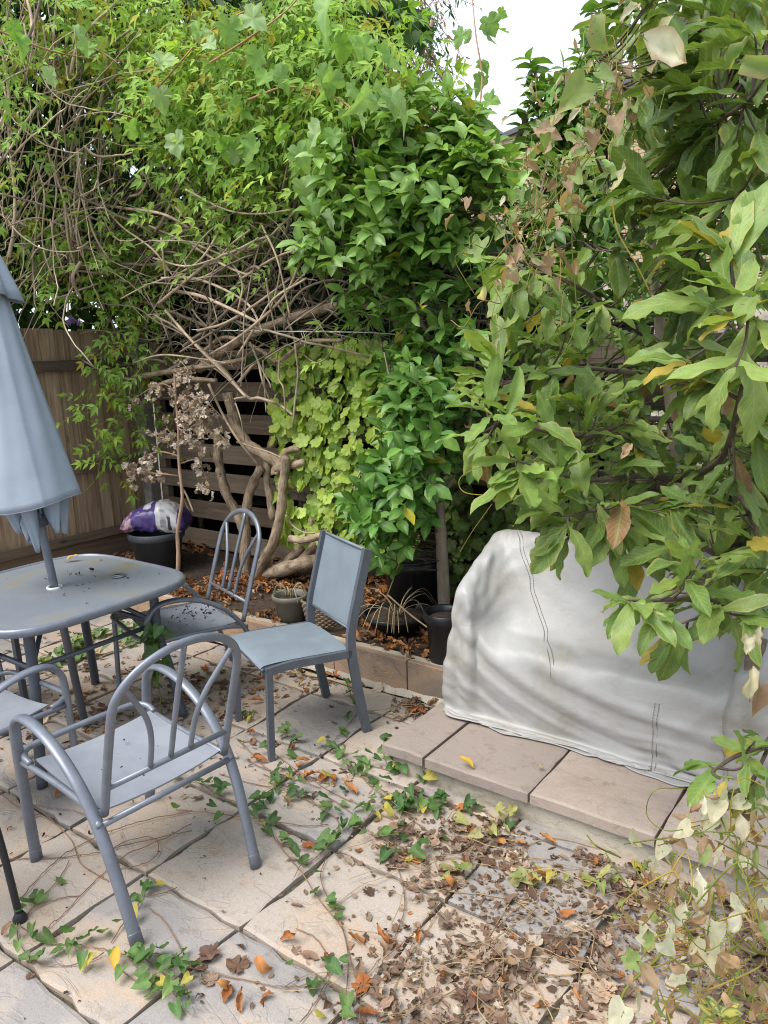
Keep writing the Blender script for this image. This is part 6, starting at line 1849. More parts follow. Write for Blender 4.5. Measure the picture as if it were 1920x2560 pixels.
# hanging foliage of a taller tree at the top, thin leaves against the sky
def top_tree():
    t = thing('overhanging_tree', (-4.6, 5.2, 0), 'tall tree with thin drooping leaves and pinkish seed tassels against the sky', 'tree')
    mb = MB(); P_ = smooth_path([(-4.6, 5.2, 0), (-4.5, 5.2, 2.0), at(950, 150, Y=5.1), at(960, 20, Y=5.0), at(980, -200, Y=5.0)], 6)
    tube(mb, P_, np.linspace(.10, .05, len(P_)), 10); mb.build('trunk', M_VINE, t)
    LP, LD, LN, LS, LC = [], [], [], [], []
    br = MB()
    for k in range(150):
        x0, y0 = rng.uniform(880, 1110), rng.uniform(-60, 190)
        if x0 + y0 * .35 > 1150: continue
        a = at(x0 - 20, y0 - 30, Y=5.0 + rng.normal(0, .2)); b = a + np.array([rng.normal(.08, .12), rng.normal(0, .1), -rng.uniform(.12, .42)])
        P_ = twig(br, a, b, .003, .001, 0, 4, k=3)
        pink = rng.uniform() < .22
        for q_ in range(16):
            f = rng.uniform(0, 1); pos = a + (b - a) * f
            LP.append(pos + rng.normal(0, .015, 3)); LD.append(norm(np.array([rng.normal(0, .7), rng.normal(0, .7), -.8]))); LN.append(norm(rng.normal(0, 1, 3) + [0, -.4, .5])); LS.append(rng.uniform(.04, .075))
            LC.append(np.array([.42, .22, .16]) * rng.uniform(.7, 1.1) if pink else np.array([.06, .12, .035]) * rng.uniform(.6, 1.8))
    T_TH = [grid_leaf(4, 3, lambda v: prof_lance(v, .12), fold=.3, curl=.4, seed=k) for k in range(2)]
    leaves(t, 'leaf', T_TH, LP, LD, LN, LS, LC, M_SOFT, 120)
    br.build('twigs', M_DARKTWIG, t, kind='stuff')
top_tree()

# ---------------------------------------------------------------- artificial ivy screens
def ivy_screen(name, label, x0, x1, z0, z1, Y, n, cols, n_ind, sz):
    t = thing(name, ((x0 + x1) / 2, Y, z0), label, 'ivy screen', 'artificial ivy screens on the slat fence')
    net = MB()
    for x in np.arange(x0, x1, .06): tube(net, [(x, Y + .03, z0), (x, Y + .03, z1)], .0012, 4)
    for z in np.arange(z0, z1, .06): tube(net, [(x0, Y + .03, z), (x1, Y + .03, z)], .0012, 4)
    net.build('net', M_BLACK, t)
    LP, LD, LN, LS = [], [], [], []
    for k in range(n):
        p_ = np.array([rng.uniform(x0 - .02, x1 + .02), Y + rng.uniform(-.07, .02), rng.uniform(z0, z1)])
        if vnoise(p_[None], 6.0)[0] < .30: continue
        LP.append(p_); LD.append(norm(np.array([rng.normal(0, .55), -.35, -.75 + rng.normal(0, .3)]))); LN.append(norm(np.array([rng.normal(0, .35), -.75, .55 + rng.normal(0, .3)]))); LS.append(rng.uniform(sz * .8, sz * 1.2))
    leaves(t, 'leaf', T_IVY, LP, LD, LN, LS, pal(cols, len(LP)), M_PLASTIC_LEAF, n_ind, rib=.1)
a = at(712, 1330, Y=3.74); b = at(970, 850, Y=3.74)
ivy_screen('ivy_screen', 'yellow-green artificial ivy screen hung on the slat fence beside the vine trunks', a[0], b[0] + .12, a[2] - .02, b[2] + .02, 3.74, 720, GREEN_IVY + [(.15, .25, .04)], 300, .085)
ivy_screen('ivy_screen', 'dull green artificial ivy screen on the slat fence behind the covered bench', -2.75, .6, .28, 1.80, 3.88, 3300, [(.10, .165, .035), (.15, .22, .05), (.07, .12, .03)], 200, .07)

# greenery beyond the slat fence
def back_hedge():
    t = thing('garden_hedge', (-1.0, 6.3, 0), 'pale green hedge standing beyond the slat fence', 'hedge')
    LP, LD, LN, LS = [], [], [], []
    for k in range(9000):
        p_ = np.array([rng.uniform(-4.5, 2.5), rng.uniform(5.6, 6.6), rng.uniform(.1, 2.75)])
        p_[2] *= .85 + .25 * vnoise(p_[None], .9)[0]
        LP.append(p_); LD.append(norm(rng.normal(0, .6, 3) + [0, -.3, -.3])); LN.append(norm(rng.normal(0, .5, 3) + [0, -.5, .8])); LS.append(rng.uniform(.07, .12))
    leaves(t, 'leaf', T_CAM_LO, LP, LD, LN, LS, pal([(.12, .24, .04), (.17, .30, .06), (.08, .17, .03)], len(LP)), M_SOFT, 60)
    mb = MB()
    for k in range(10):
        x = -4.2 + .7 * k; tube(mb, smooth_path([(x, 6.1, 0), (x + .1, 6.1, 1.0), (x - .05, 6.15, 2.2)], 5), np.linspace(.03, .01, 11), 6)
    mb.build('stems', M_DARKTWIG, t)
back_hedge()

# ---------------------------------------------------------------- withered shrub beside the bag
def dead_shrub():
    b0_ = at(443, 1450, .18); b0_[2] = soil_z(b0_[0], b0_[1]) - .02
    t = thing('withered_shrub', b0_, 'withered sapling with bleached dead leaves in front of the concrete post', 'shrub')
    X = b0_[0]
    Yd = b0_[1]
    def p(x, y, dy=0): return at(x, y, Y=Yd + dy)
    tr = smooth_path([b0_, p(446, 1390), p(444, 1330), p(450, 1290), p(456, 1240), p(448, 1160), p(446, 1080), p(440, 1000), p(436, 930)], 6)
    mb = MB(); tube(mb, tr, np.linspace(.016, .007, len(tr)), 9, rough=.06, col=(.55, .47, .42)); mb.build('trunk', M_TRUNK, t)
    LP, LD, LN, LS = [], [], [], []
    for k, pts in enumerate([[(446, 1190), (410, 1185), (360, 1180), (310, 1165)], [(446, 1110), (490, 1060), (540, 1080), (565, 1100)], [(444, 1050), (480, 1020), (530, 1030)], [(446, 1160), (490, 1150), (510, 1180), (518, 1210)], [(442, 1010), (470, 990), (520, 1000)], [(440, 980), (400, 960), (330, 1000)], [(452, 1230), (470, 1270), (485, 1280)], [(446, 1140), (400, 1130), (350, 1150), (330, 1215)], [(446, 1070), (470, 1090), (500, 1120)], [(438, 940), (470, 930), (450, 900)], [(445, 1130), (425, 1090), (400, 1075)]]):
        P_ = smooth_path([p(x, y, rng.normal(0, .08) * (i_ > 0)) for i_, (x, y) in enumerate(pts)], 5)
        mb = MB(); tube(mb, P_, np.linspace(.006, .0018, len(P_)), 6, col=(.5, .38, .33)); mb.build('branch', M_TRUNK, t)
        if k == 6: continue
        for q_ in range(26):
            i_ = rng.integers(len(P_) // 3, len(P_))
            pos = P_[i_] + rng.normal(0, .03, 3) + [0, 0, -.02]
            LP.append(pos); LD.append(norm(rng.normal(0, .6, 3) + [0, 0, -.6])); LN.append(norm(rng.normal(0, 1, 3) + [0, -.5, .3])); LS.append(rng.uniform(.03, .052))
    for k in range(70):
        pos = p(rng.normal(470, 34), rng.uniform(990, 1110), rng.normal(0, .1)); LP.append(pos); LD.append(norm(rng.normal(0, .6, 3) + [0, 0, -.6])); LN.append(norm(rng.normal(0, 1, 3) + [0, -.5, .3])); LS.append(rng.uniform(.03, .052))
    leaves(t, 'leaf', T_DEADL, LP, LD, LN, LS, pal([(.40, .33, .27), (.52, .45, .39), (.28, .21, .16)], len(LP)), M_DEAD, 300)
dead_shrub()

# washing line
mb = MB(); P_ = smooth_path([at(480, 824, Y=3.45), at(620, 827, Y=3.47), at(760, 829, Y=3.5), at(935, 832, Y=3.55), at(1080, 845, Y=3.6)], 8)
tube(mb, P_, .0028, 6)
tube(mb, smooth_path([at(752, 829, Y=3.5), at(756, 845, Y=3.5), at(750, 862, Y=3.5)], 4), .0016, 5)
tube(mb, smooth_path([at(758, 829, Y=3.5), at(764, 850, Y=3.5), at(760, 868, Y=3.5)], 4), .0016, 5)
tag(mb.build('washing_line', M_LINE), 'thin white washing line stretched in front of the vine tangle', 'line')
# violet flowers on the fence top
for k, (x, y) in enumerate([(176, 795), (172, 805), (182, 801), (197, 808)]):
    c = at(x, y, X=FENCE_X + .12); mb = MB()
    for a_ in range(5):
        v, f, uv = grid_leaf(4, 3, lambda q: prof_ovate(q, .35, .6, .6), fold=.2, curl=.5)
        th_ = a_ * 2 * math.pi / 5
        D = np.array([math.cos(th_), 0, math.sin(th_)]); D = norm(D[0] * np.array([rt[0], rt[1], 0]) + D[2] * np.array([0, 0, 1])); x_, y_, z_ = frames(D, np.array([.6, -.7, .4]))
        mb.add(c + .026 * (v[:, :1] * x_ + v[:, 1:2] * y_ + v[:, 2:] * z_), f, leaf_colors((.30, .20, .55), uv), uv)
    tag(mb.build('violet_flower', M_SOFT), 'small violet climber flower at the top of the board fence', 'flower', 'violet flowers on the fence')

# ================================================================== GROUND VINES, LITTER, SMALL THINGS
def k1(x, y): return x / 3.456, 1960 + y / 3.456
def k2(x, y): return 440 + x / 2.765, 1900 + y / 2.765
def k3(x, y): return 540 + x / 2.9625, 1560 + y / 2.9625
def k4(x, y): return 960 + x / 3.072, 2000 + y / 3.072

def ground_leaf_sets(paths, dens, sizes=(.036, .062)):
    LP, LD, LN, LS = [], [], [], []
    for P_, dn in zip(paths, dens):
        L = np.concatenate([[0], np.cumsum(np.linalg.norm(np.diff(P_, axis=0), axis=1))])
        n = int(L[-1] * dn)
        for k in range(n):
            t_ = rng.uniform(0, L[-1]); pos = np.array([np.interp(t_, L, P_[:, c_]) for c_ in range(3)])
            a_ = rng.uniform(0, 6.28)
            pos = pos + np.array([math.cos(a_), math.sin(a_), 0]) * rng.uniform(0, .035)
            pos[2] += rng.uniform(.008, .045)
            a_ = rng.uniform(0, 6.28)
            LP.append(pos); LD.append(norm(np.array([math.cos(a_), math.sin(a_), -.15]))); LN.append(norm(np.array([rng.normal(0, .35), rng.normal(-.2, .35), 1]))); LS.append(rng.uniform(*sizes))
    return LP, LD, LN, LS

def ground_vine(label, conv_paths, cols, zoff=.004, sizes=(.030, .060), amt=.0, n_ind=300, stemcol=(.38, .26, .2)):
    P0 = None
    paths, dens, rad = [], [], []
    for conv, pts, dn in conv_paths:
        Q = [at(*conv(*p_), z=zoff) for p_ in pts]
        P_ = smooth_path(Q, 6); P_[:, 2] += np.abs(rng.normal(0, .003, len(P_))) + .002
        paths.append(P_); dens.append(dn)
    t = thing('bindweed', np.array([paths[0][0][0], paths[0][0][1], 0.0]), label, 'bindweed')
    for P_ in paths:
        mb = MB(); tube(mb, P_, .0017, 5, col=stemcol); mb.build('stem', M_TWIG, t)
    LP, LD, LN, LS = ground_leaf_sets(paths, dens, sizes)
    if LP:
        C = pal(cols, len(LP)); yl = rng.uniform(size=len(LP)) < .06; C[yl] = (.46, .38, .08)
        leaves(t, 'leaf', T_HEART, LP, LD, LN, LS, C, M_SOFT, n_ind, rib=.2, tipc=(.55, .5, .25), amt=np.where(rng.uniform(size=len(LP)) < .3, .35, 0.0) + amt)
    return t
BW = [(.050, .125, .045), (.07, .16, .05), (.04, .10, .04), (.13, .23, .07)]
ground_vine('bindweed trailing over the slabs below the armchair with its back to the step', [
    (k1, [(190, 990), (330, 820), (540, 630), (760, 500), (1000, 400), (1300, 310), (1659, 240)], 2), (k1, [(0, 660), (250, 650), (560, 640), (860, 600), (1100, 530), (1659, 410)], 0),
    (k1, [(280, 180), (480, 350), (620, 500), (690, 680), (820, 780), (940, 850)], 0), (k1, [(420, 1250), (560, 1120), (700, 970), (870, 800), (1100, 620), (1400, 490), (1659, 350)], 0),
    (k1, [(170, 1230), (300, 1330), (430, 1380), (700, 1410), (900, 1440), (1100, 1490), (1300, 1470), (1450, 1500), (1659, 1560)], 26), (k1, [(150, 1130), (150, 1300), (190, 1420), (300, 1540), (460, 1580), (700, 1560), (900, 1480)], 20),
    (k1, [(1290, 1090), (1400, 1170), (1500, 1320), (1590, 1480), (1659, 1600)], 3), (k1, [(970, 570), (1090, 500), (1300, 470), (1370, 530), (1340, 640), (1200, 710), (1030, 740)], 0),
    (k1, [(1250, 900), (1200, 1050), (1080, 1200), (960, 1380)], 42), (k1, [(1100, 1500), (1200, 1620), (1340, 1760), (1480, 1800), (1600, 2000)], 48), (k1, [(1200, 1480), (1420, 1650), (1560, 1700), (1659, 1900)], 40), (k1, [(200, 1180), (350, 1000), (500, 840), (600, 680)], 16), (k1, [(1000, 1560), (1100, 1660), (1230, 1740), (1320, 1770)], 10), (k1, [(1260, 980), (1400, 960), (1530, 900)], 16), (k1, [(700, 970), (560, 990), (420, 1030), (300, 1090)], 0),
    (k1, [(300, 190), (480, 220), (640, 240), (800, 300)], 0), (k1, [(0, 80), (120, 190), (200, 215)], 0)], BW)
ground_vine('bindweed runners crossing the paving between step and sling chair', [
    (k2, [(660, 520), (780, 680), (880, 800), (960, 930), (1060, 1060), (1150, 1180), (1190, 1330), (1250, 1560), (1240, 1650)], 7), (k2, [(1040, 680), (1000, 800), (1030, 920), (1110, 1060), (1160, 1200), (1190, 1380), (1180, 1600), (1150, 1825)], 9),
    (k2, [(60, 1430), (300, 1490), (540, 1540), (740, 1580), (900, 1560), (1040, 1510), (1100, 1400)], 6), (k2, [(1070, 1825), (1200, 1680), (1400, 1560), (1659, 1310)], 2), (k2, [(1250, 1600), (1330, 1480), (1500, 1330), (1659, 1200)], 2), (k2, [(860, 1825), (960, 1690), (1040, 1520), (1040, 1350), (950, 1230), (830, 1170)], 14),
    (k2, [(0, 350), (300, 380), (600, 420), (900, 460), (1050, 450)], 8), (k2, [(1180, 0), (1340, 180), (1480, 290), (1659, 420)], 40), (k2, [(600, 100), (800, 200), (1000, 240), (1200, 360), (1330, 500), (1450, 560), (1659, 640)], 16), (k2, [(700, 50), (900, 120), (1100, 240), (1300, 330), (1500, 420)], 14),
    (k2, [(1650, 420), (1530, 520), (1490, 640), (1540, 770), (1580, 950), (1570, 1080), (1510, 1230)], 2), (k2, [(640, 260), (560, 380), (640, 500), (760, 600), (960, 640)], 34), (k2, [(900, 240), (1000, 340), (1120, 430), (1090, 560), (990, 660), (900, 740)], 36), (k2, [(0, 140), (150, 160), (280, 240), (420, 300)], 24), (k2, [(640, 160), (800, 220), (960, 260)], 30), (k2, [(1260, 470), (1330, 400), (1370, 330)], 30), (k2, [(480, 0), (600, 60), (800, 130), (1000, 200)], 0), (k2, [(300, 100), (500, 160), (760, 220), (1000, 330)], 0)], BW)
ground_vine('bindweed creeping along the foot of the raised step', [
    (k3, [(240, 800), (340, 900), (480, 1000), (620, 1100), (800, 1180)], 4), (k3, [(960, 450), (1020, 580), (1040, 670), (880, 870), (900, 950), (1000, 1080), (1150, 1180), (1300, 1280)], 14), (k3, [(150, 850), (260, 960), (380, 1080), (560, 1150)], 3), (k3, [(1250, 850), (1240, 960), (1280, 1050), (1400, 1100), (1659, 1180)], 45),
    (k3, [(470, 800), (560, 850), (660, 880)], 40), (k3, [(780, 900), (860, 960), (950, 960)], 40), (k3, [(1040, 1000), (1130, 1050), (1250, 1080), (1350, 1120)], 50), (k3, [(130, 660), (200, 680), (280, 700)], 50), (k4, [(0, 30), (120, 60), (250, 80), (440, 110)], 60), (k4, [(90, 60), (330, 240), (500, 350), (640, 440)], 6), (k4, [(200, -60), (400, 20), (600, 60), (800, 120), (960, 200)], 34),
    (k4, [(0, 430), (100, 440), (220, 440), (300, 400)], 40), (k4, [(180, 60), (60, 260), (30, 420)], 5)], BW)
ground_vine('dying bindweed stems woven through the leaf litter', [
    (k4, [(0, 330), (180, 480), (360, 560), (560, 600)], 2), (k4, [(20, 1600), (140, 1300), (300, 950), (420, 800)], 0), (k4, [(0, 1390), (260, 1120), (390, 900)], 0), (k4, [(640, 480), (900, 540), (1300, 620), (1659, 760)], 4), (k4, [(540, 1380), (760, 1120), (930, 850), (1000, 740)], 0), (k4, [(980, 770), (1200, 920), (1450, 1180), (1500, 1300)], 3), (k4, [(900, 970), (1200, 1150), (1659, 1370)], 2),
    (k4, [(480, 560), (560, 640), (640, 660)], 60), (k4, [(1000, 600), (1080, 660), (1200, 600), (1380, 660)], 50), (k4, [(600, 240), (760, 330), (860, 240), (960, 120)], 34), (k4, [(1500, 620), (1640, 700), (1800, 560), (2000, 620)], 30), (k4, [(1180, 1360), (1400, 1350), (1659, 1320)], 0), (k4, [(300, 1200), (280, 1400), (300, 1600)], 0), (k4, [(60, 1680), (360, 1540), (600, 1480)], 0), (k4, [(800, 1680), (1000, 1500), (1200, 1300), (1350, 1100)], 0), (k4, [(1100, 1300), (1200, 1500), (1300, 1700)], 2), (k4, [(300, 460), (600, 450), (900, 455), (1300, 465)], 2), (k4, [(1000, 400), (1300, 300), (1659, 380)], 3), (k4, [(400, 700), (800, 740), (1100, 800)], 3)],
    [(.20, .28, .09), (.34, .34, .12), (.40, .36, .18)], amt=.2, stemcol=(.55, .45, .28))
ground_vine('leafy bindweed growing in the shade under the table', [
    (lambda x, y: (x, y), [(110, 1650), (160, 1640), (220, 1600), (300, 1580), (360, 1560)], 60), (lambda x, y: (x, y), [(60, 1680), (140, 1660), (240, 1640), (320, 1620)], 50), (lambda x, y: (x, y), [(260, 1590), (330, 1600), (390, 1570)], 50)], [(.10, .17, .07), (.14, .22, .10), (.20, .28, .14)], sizes=(.05, .085))
# a leafy shoot climbing up between table and chair
def climbing_shoot():
    P_ = smooth_path([at(400, 1740, d=3.72), at(392, 1660, d=3.66), at(385, 1600, d=3.6), at(388, 1560, d=3.56)], 6)
    P_[0][2] = 0.0
    t = thing('leafy_shoot', P_[0], 'dark green leafy shoot climbing between table and debris-strewn chair', 'plant')
    mb = MB(); tube(mb, P_, .003, 6, col=(.4, .5, .3)); mb.build('stem', M_STEM, t)
    LP = [P_[rng.integers(4, len(P_))] + rng.normal(0, .022, 3) for k in range(24)]
    leaves(t, 'leaf', T_HEART, LP, [norm(rng.normal(0, .5, 3) + [0, -.2, -.6]) for k in LP], [norm(rng.normal(0, .4, 3) + [.3, -.7, .6]) for k in LP], rng.uniform(.05, .085, len(LP)), pal([(.045, .11, .03), (.07, .15, .04), (.035, .085, .025)], len(LP)), M_GLOSS, 60, rib=.15)
climbing_shoot()

# ---------------------------------------------------------------- leaf litter
def litter_weight(q):
    x, y = q[:, 0], q[:, 1]
    w = .012 + 0 * x
    sig = lambda v: 1 / (1 + np.exp(-v))
    d = (x - 1010) * .62 + (y - 2240) * .78           # towards the lower corner beside the step
    edge = sig((x - 900) / 70)
    w = w + 1.0 * sig((d - 40) / 90) * edge * sig((y - 2040) / 30)
    w = w + .55 * np.exp(-((x - 1240) / 260) ** 2 - ((y - 2090) / 60) ** 2)
    w = w + .5 * np.exp(-((x - 300) / 300) ** 2 - ((y - 1760) / 110) ** 2)       # under table
    w = w + .35 * np.exp(-((x - 740) / 160) ** 2 - ((y - 1690) / 40) ** 2)
    w = w + .16 * np.exp(-((x - 760) / 260) ** 2 - ((y - 1960) / 60) ** 2)
    w = w + .9 * np.exp(-((x - 1040) / 40) ** 2 - ((y - 1765) / 35) ** 2)
    w = w + .20 * np.exp(-((x - 560) / 90) ** 2 - ((y - 2440) / 60) ** 2)
    return w
def litter():
    N = 60000
    P = np.stack([rng.uniform(-4.6, .9, N), rng.uniform(.55, 2.99, N), np.zeros(N)], 1)
    q = project(P)
    ok = (q[:, 0] > -60) & (q[:, 0] < 2050) & (q[:, 1] < 2700) & ~((P[:, 0] > -1.81) & (P[:, 1] > 2.31))
    w = litter_weight(q) * (.10 + 2.0 * np.clip(vnoise(P, 8.0) - .22, 0, 1)) * (.35 + 1.2 * vnoise(P, 3.0))
    keep = ok & (rng.uniform(size=N) < w * .54)
    P = P[keep]; n = len(P)
    P[:, 2] = .003 + rng.uniform(0, .02, n) * np.clip(w[keep], 0, 1)
    a_ = rng.uniform(0, 6.28, n)
    D = np.stack([np.cos(a_), np.sin(a_), rng.normal(0, .12, n)], 1)
    Nn = np.stack([rng.normal(0, .3, n), rng.normal(0, .3, n), np.ones(n)], 1)
    S = np.clip(rng.lognormal(-3.5, .45, n), .010, .065)
    C = pal([(.15, .09, .062), (.22, .145, .105), (.10, .058, .042), (.29, .21, .155), (.17, .105, .078), (.34, .26, .20)], n, .2)
    o = rng.uniform(size=n) < .05; C[o] = pal(ORANGE, o.sum())
    o = rng.uniform(size=n) < .06; C[o] = np.array([.46, .38, .30]) * rng.uniform(.8, 1.2, (o.sum(), 1))
    holder = MB()
    x, y, z = frames(D, Nn)
    which = rng.integers(0, 14, n)
    for t in range(14):
        ids = np.where(which == t)[0]
        v, f, uv = T_DEAD[t] if t < 10 else T_DEADL[t - 10]
        W = P[ids][:, None] + S[ids][:, None, None] * (v[None, :, :1] * x[ids][:, None] + v[None, :, 1:2] * y[ids][:, None] + v[None, :, 2:] * .55 * z[ids][:, None])
        W[..., 2] = np.maximum(W[..., 2], .001)
        holder.add(W.reshape(-1, 3), [(fa[None] + (np.arange(len(ids)) * len(v))[:, None, None]).reshape(-1, fa.shape[1]) for fa in f], np.concatenate([leaf_colors(C[i], uv, jit=.12) for i in ids]), np.tile(uv, (len(ids), 1)))
    # broken fragments matted between the leaves
    Nf = 90000
    Pf = np.stack([rng.uniform(-3.6, .9, Nf), rng.uniform(.55, 2.99, Nf), np.zeros(Nf)], 1)
    qf = project(Pf)
    okf = (qf[:, 0] > 700) & (qf[:, 0] < 2050) & (qf[:, 1] < 2700) & ~((Pf[:, 0] > -1.81) & (Pf[:, 1] > 2.31))
    Pf = Pf[okf & (rng.uniform(size=Nf) < np.clip(litter_weight(qf), 0, 1) * (.1 + 1.6 * np.clip(vnoise(Pf, 6.0) - .2, 0, 1)) * .42)]
    nf = len(Pf); Pf[:, 2] = .002 + rng.uniform(0, .006, nf)
    vq = np.array([[-.5, 0, 0], [.1, -.1, .1], [.5, .25, 0], [.2, .9, .12], [-.35, .7, .04]])
    af = rng.uniform(0, 6.28, nf); xf, yf2, zf2 = frames(np.stack([np.cos(af), np.sin(af), rng.normal(0, .25, nf)], 1), np.stack([rng.normal(0, .35, nf), rng.normal(0, .35, nf), np.ones(nf)], 1))
    sf = np.clip(rng.lognormal(-4.45, .45, nf), .005, .028)[:, None, None]
    Wf = Pf[:, None] + sf * (vq[None, :, :1] * xf[:, None] + vq[None, :, 1:2] * yf2[:, None] + vq[None, :, 2:] * zf2[:, None])
    Wf[..., 2] = np.maximum(Wf[..., 2], .0015)
    cf = np.repeat(pal([(.12, .075, .05), (.18, .115, .08), (.25, .175, .125), (.30, .225, .17), (.09, .06, .045)], nf, .2), 5, 0)
    holder.add(Wf.reshape(-1, 3), (np.array([[0, 1, 2, 3, 4]])[None] + (np.arange(nf) * 5)[:, None, None]).reshape(-1, 5), cf)
    o = holder.build('leaf_litter', M_DEAD)
    tag(o, 'brown crumbled leaf litter drifted over the paving below the step', 'leaf litter', kind='stuff')
    # thin dry stems through the litter
    mb = MB()
    for k in range(240):
        p_ = P[rng.integers(n)] + [0, 0, rng.uniform(.004, .025)]
        qq = project(p_[None])[0]
        if qq[0] < 850: continue
        h = rng.uniform(0, 6.28); pts = [p_]
        for j_ in range(7):
            h += rng.normal(0, .35); pts.append(pts[-1] + np.array([math.cos(h), math.sin(h), rng.normal(0, .06)]) * rng.uniform(.02, .06))
        pts = np.array(pts); pts[:, 2] = np.maximum(pts[:, 2], .004)
        if ((pts[:, 0] > -1.82) & (pts[:, 1] > 2.3)).any(): continue
        c = rng.uniform(.25, .7)
        tube(mb, smooth_path(pts, 3), rng.uniform(.0008, .0018), 4, col=(c, c * .85, c * .6))
    tag(mb.build('dry_stems', M_TWIG), 'thin dry stems scattered through the brown leaf litter', 'dry stems', kind='stuff')
    # litter in the bed
    holder = MB(); N = 5200
    P = np.stack([rng.uniform(-5.2, .4, N), rng.uniform(3.10, 3.95, N), np.zeros(N)], 1)
    P = P[vnoise(P, 4.0) > .33]
    n = len(P)
    for i_ in range(n): P[i_, 2] = soil_z(P[i_, 0], P[i_, 1]) + .004 + rng.uniform(0, .02)
    a_ = rng.uniform(0, 6.28, n); D = np.stack([np.cos(a_), np.sin(a_), rng.normal(0, .2, n)], 1); Nn = np.stack([rng.normal(0, .4, n), rng.normal(-.1, .4, n), np.ones(n)], 1)
    S = np.clip(rng.lognormal(-3.0, .35, n), .02, .085); C = pal(BROWNS + ORANGE + ORANGE, n, .2)
    x, y, z = frames(D, Nn); which = rng.integers(0, 10, n)
    for t in range(10):
        ids = np.where(which == t)[0]; v, f, uv = T_DEAD[t]
        W = P[ids][:, None] + S[ids][:, None, None] * (v[None, :, :1] * x[ids][:, None] + v[None, :, 1:2] * y[ids][:, None] + v[None, :, 2:] * z[ids][:, None])
        holder.add(W.reshape(-1, 3), [(fa[None] + (np.arange(len(ids)) * len(v))[:, None, None]).reshape(-1, fa.shape[1]) for fa in f], np.concatenate([leaf_colors(C[i], uv, jit=.12) for i in ids]), np.tile(uv, (len(ids), 1)))
    tag(holder.build('bed_litter', M_DEAD), 'orange-brown dead leaves covering the soil of the planting bed', 'leaf litter', kind='stuff')
litter()

# single leaves that stand out on the paving
dl = []
for k in range(12):
    v, f, uv = T_DEAD[k % 10]
    dl.append(MB().add(v, f, leaf_colors(ORANGE[k % 3] if k < 9 else BROWNS[1], uv, jit=.1), uv).mesh('fallen_leaf', M_DEAD))
def lay(me, pos, s, name, label, cat, group=None):
    o = put(name, me, None, Matrix.Translation(Vector(pos)) @ Matrix.Rotation(rng.uniform(0, 6.28), 4, 'Z') @ Matrix.Scale(s, 4))
    tag(o, label, cat, group)
    return o
spots = [k4(p_[0], p_[1]) for p_ in [(540, 70), (410, 540), (460, 650), (625, 515), (1100, 380), (660, 330), (270, 1110), (1155, 1150), (875, 1430), (1020, 1380), (1110, 710), (1640, 540), (1250, 580), (940, 370), (1200, 290), (770, 90), (440, 1330)]] + \
        [k2(*p_) for p_ in [(720, 1250), (1310, 1250), (1400, 1310), (990, 160), (870, 170), (1100, 150), (1170, 190), (560, 1430), (1500, 1270), (1000, 1380), (1240, 1740), (330, 1680), (450, 1750), (280, 1600), (740, 300), (830, 30), (520, 20), (860, 600)]] + \
        [k3(*p_) for p_ in [(300, 480), (350, 390), (270, 420), (570, 340), (600, 400), (670, 430), (680, 510), (470, 370), (880, 390), (290, 840), (260, 1020), (560, 940), (590, 1040), (570, 900), (770, 1150), (240, 590), (1440, 560), (1550, 540), (1480, 640), (1560, 600), (1430, 680)]] + \
        [k1(*p_) for p_ in [(480, 125), (1070, 190), (130, 1260)]]
where = [('curled orange-brown dead leaf among the litter below the raised step', 'dead leaves in the litter')] * 17 + [('curled brown dead leaf on the bare paving between armchair and litter', 'dead leaves on the bare paving')] * 18 + [('curled orange-brown dead leaf beneath the sling chair in front of the stone wall', 'dead leaves by the stone wall')] * 21 + [('dead leaf on the slabs under the armchair with its back to the step', 'dead leaves under the armchair')] * 3
for k, (x, y) in enumerate(spots):
    p_ = at(x, y, z=.006)
    if p_[0] > -1.81 and p_[1] > 2.31: continue
    lay(dl[rng.integers(12)], p_, rng.uniform(.050, .085), 'fallen_leaf', where[k][0], 'leaf', where[k][1])
yv, yf_, yuv = grid_leaf(7, 5, lambda v: prof_ovate(v, .24, .5, 1), fold=.4, curl=.8, wave=.04, freq=2, seed=3)
yv[:, 2] -= yv[:, 2].min()
yme = MB().add(yv, yf_, leaf_colors((.52, .34, .06), yuv, tipc=(.35, .2, .05), amt=.3), yuv).mesh('fallen_leaf', M_DEAD)
lay(yme, at(1148, 1908, z=.142), .075, 'fallen_leaf', 'yellow fallen leaf on the slab of the raised step', 'leaf')
lay(yme, at(1347, 1928, z=.142), .04, 'fallen_leaf', 'tiny straw-coloured leaf across a joint of the raised step', 'leaf')
lay(yme, at(197, 1401, z=TZ + .003), .075, 'fallen_leaf', 'yellow fallen leaf on the table top', 'leaf')
lay(yme, at(296, 2384, z=.014), .07, 'fallen_leaf', 'yellow leaf on the bindweed at the armchair foot', 'leaf')
# crumbs of dark debris
def crumbs(name, label, centre, spread, n, s, zf):
    mb = MB()
    for k in range(n):
        p_ = np.array([centre[0] + rng.normal(0, spread[0]), centre[1] + rng.normal(0, spread[1]), 0]); p_[2] = zf(p_)
        v, f, uv = T_DEAD[k % 10]
        a_ = rng.uniform(0, 6.28); x_, y_, z_ = frames(np.array([math.cos(a_), math.sin(a_), 0]), np.array([rng.normal(0, .3), rng.normal(0, .3), 1]))
        sz = s * rng.lognormal(0, .45)
        mb.add(p_ + sz * (v[:, :1] * x_ + v[:, 1:2] * y_ + v[:, 2:] * z_), f, leaf_colors((.05, .026, .018), uv), uv)
    o = mb.build(name, M_DEAD)
    return tag(o, label, 'debris', kind='stuff')
ra = facing(-.50, -.86); cc = np.array([-3.13, 2.45])
def seat2(p_): return .422
crumbs('seat_debris', 'dark brown debris heaped on the armchair seat', (-3.10, 2.50), (.075, .085), 110, .012, seat2)
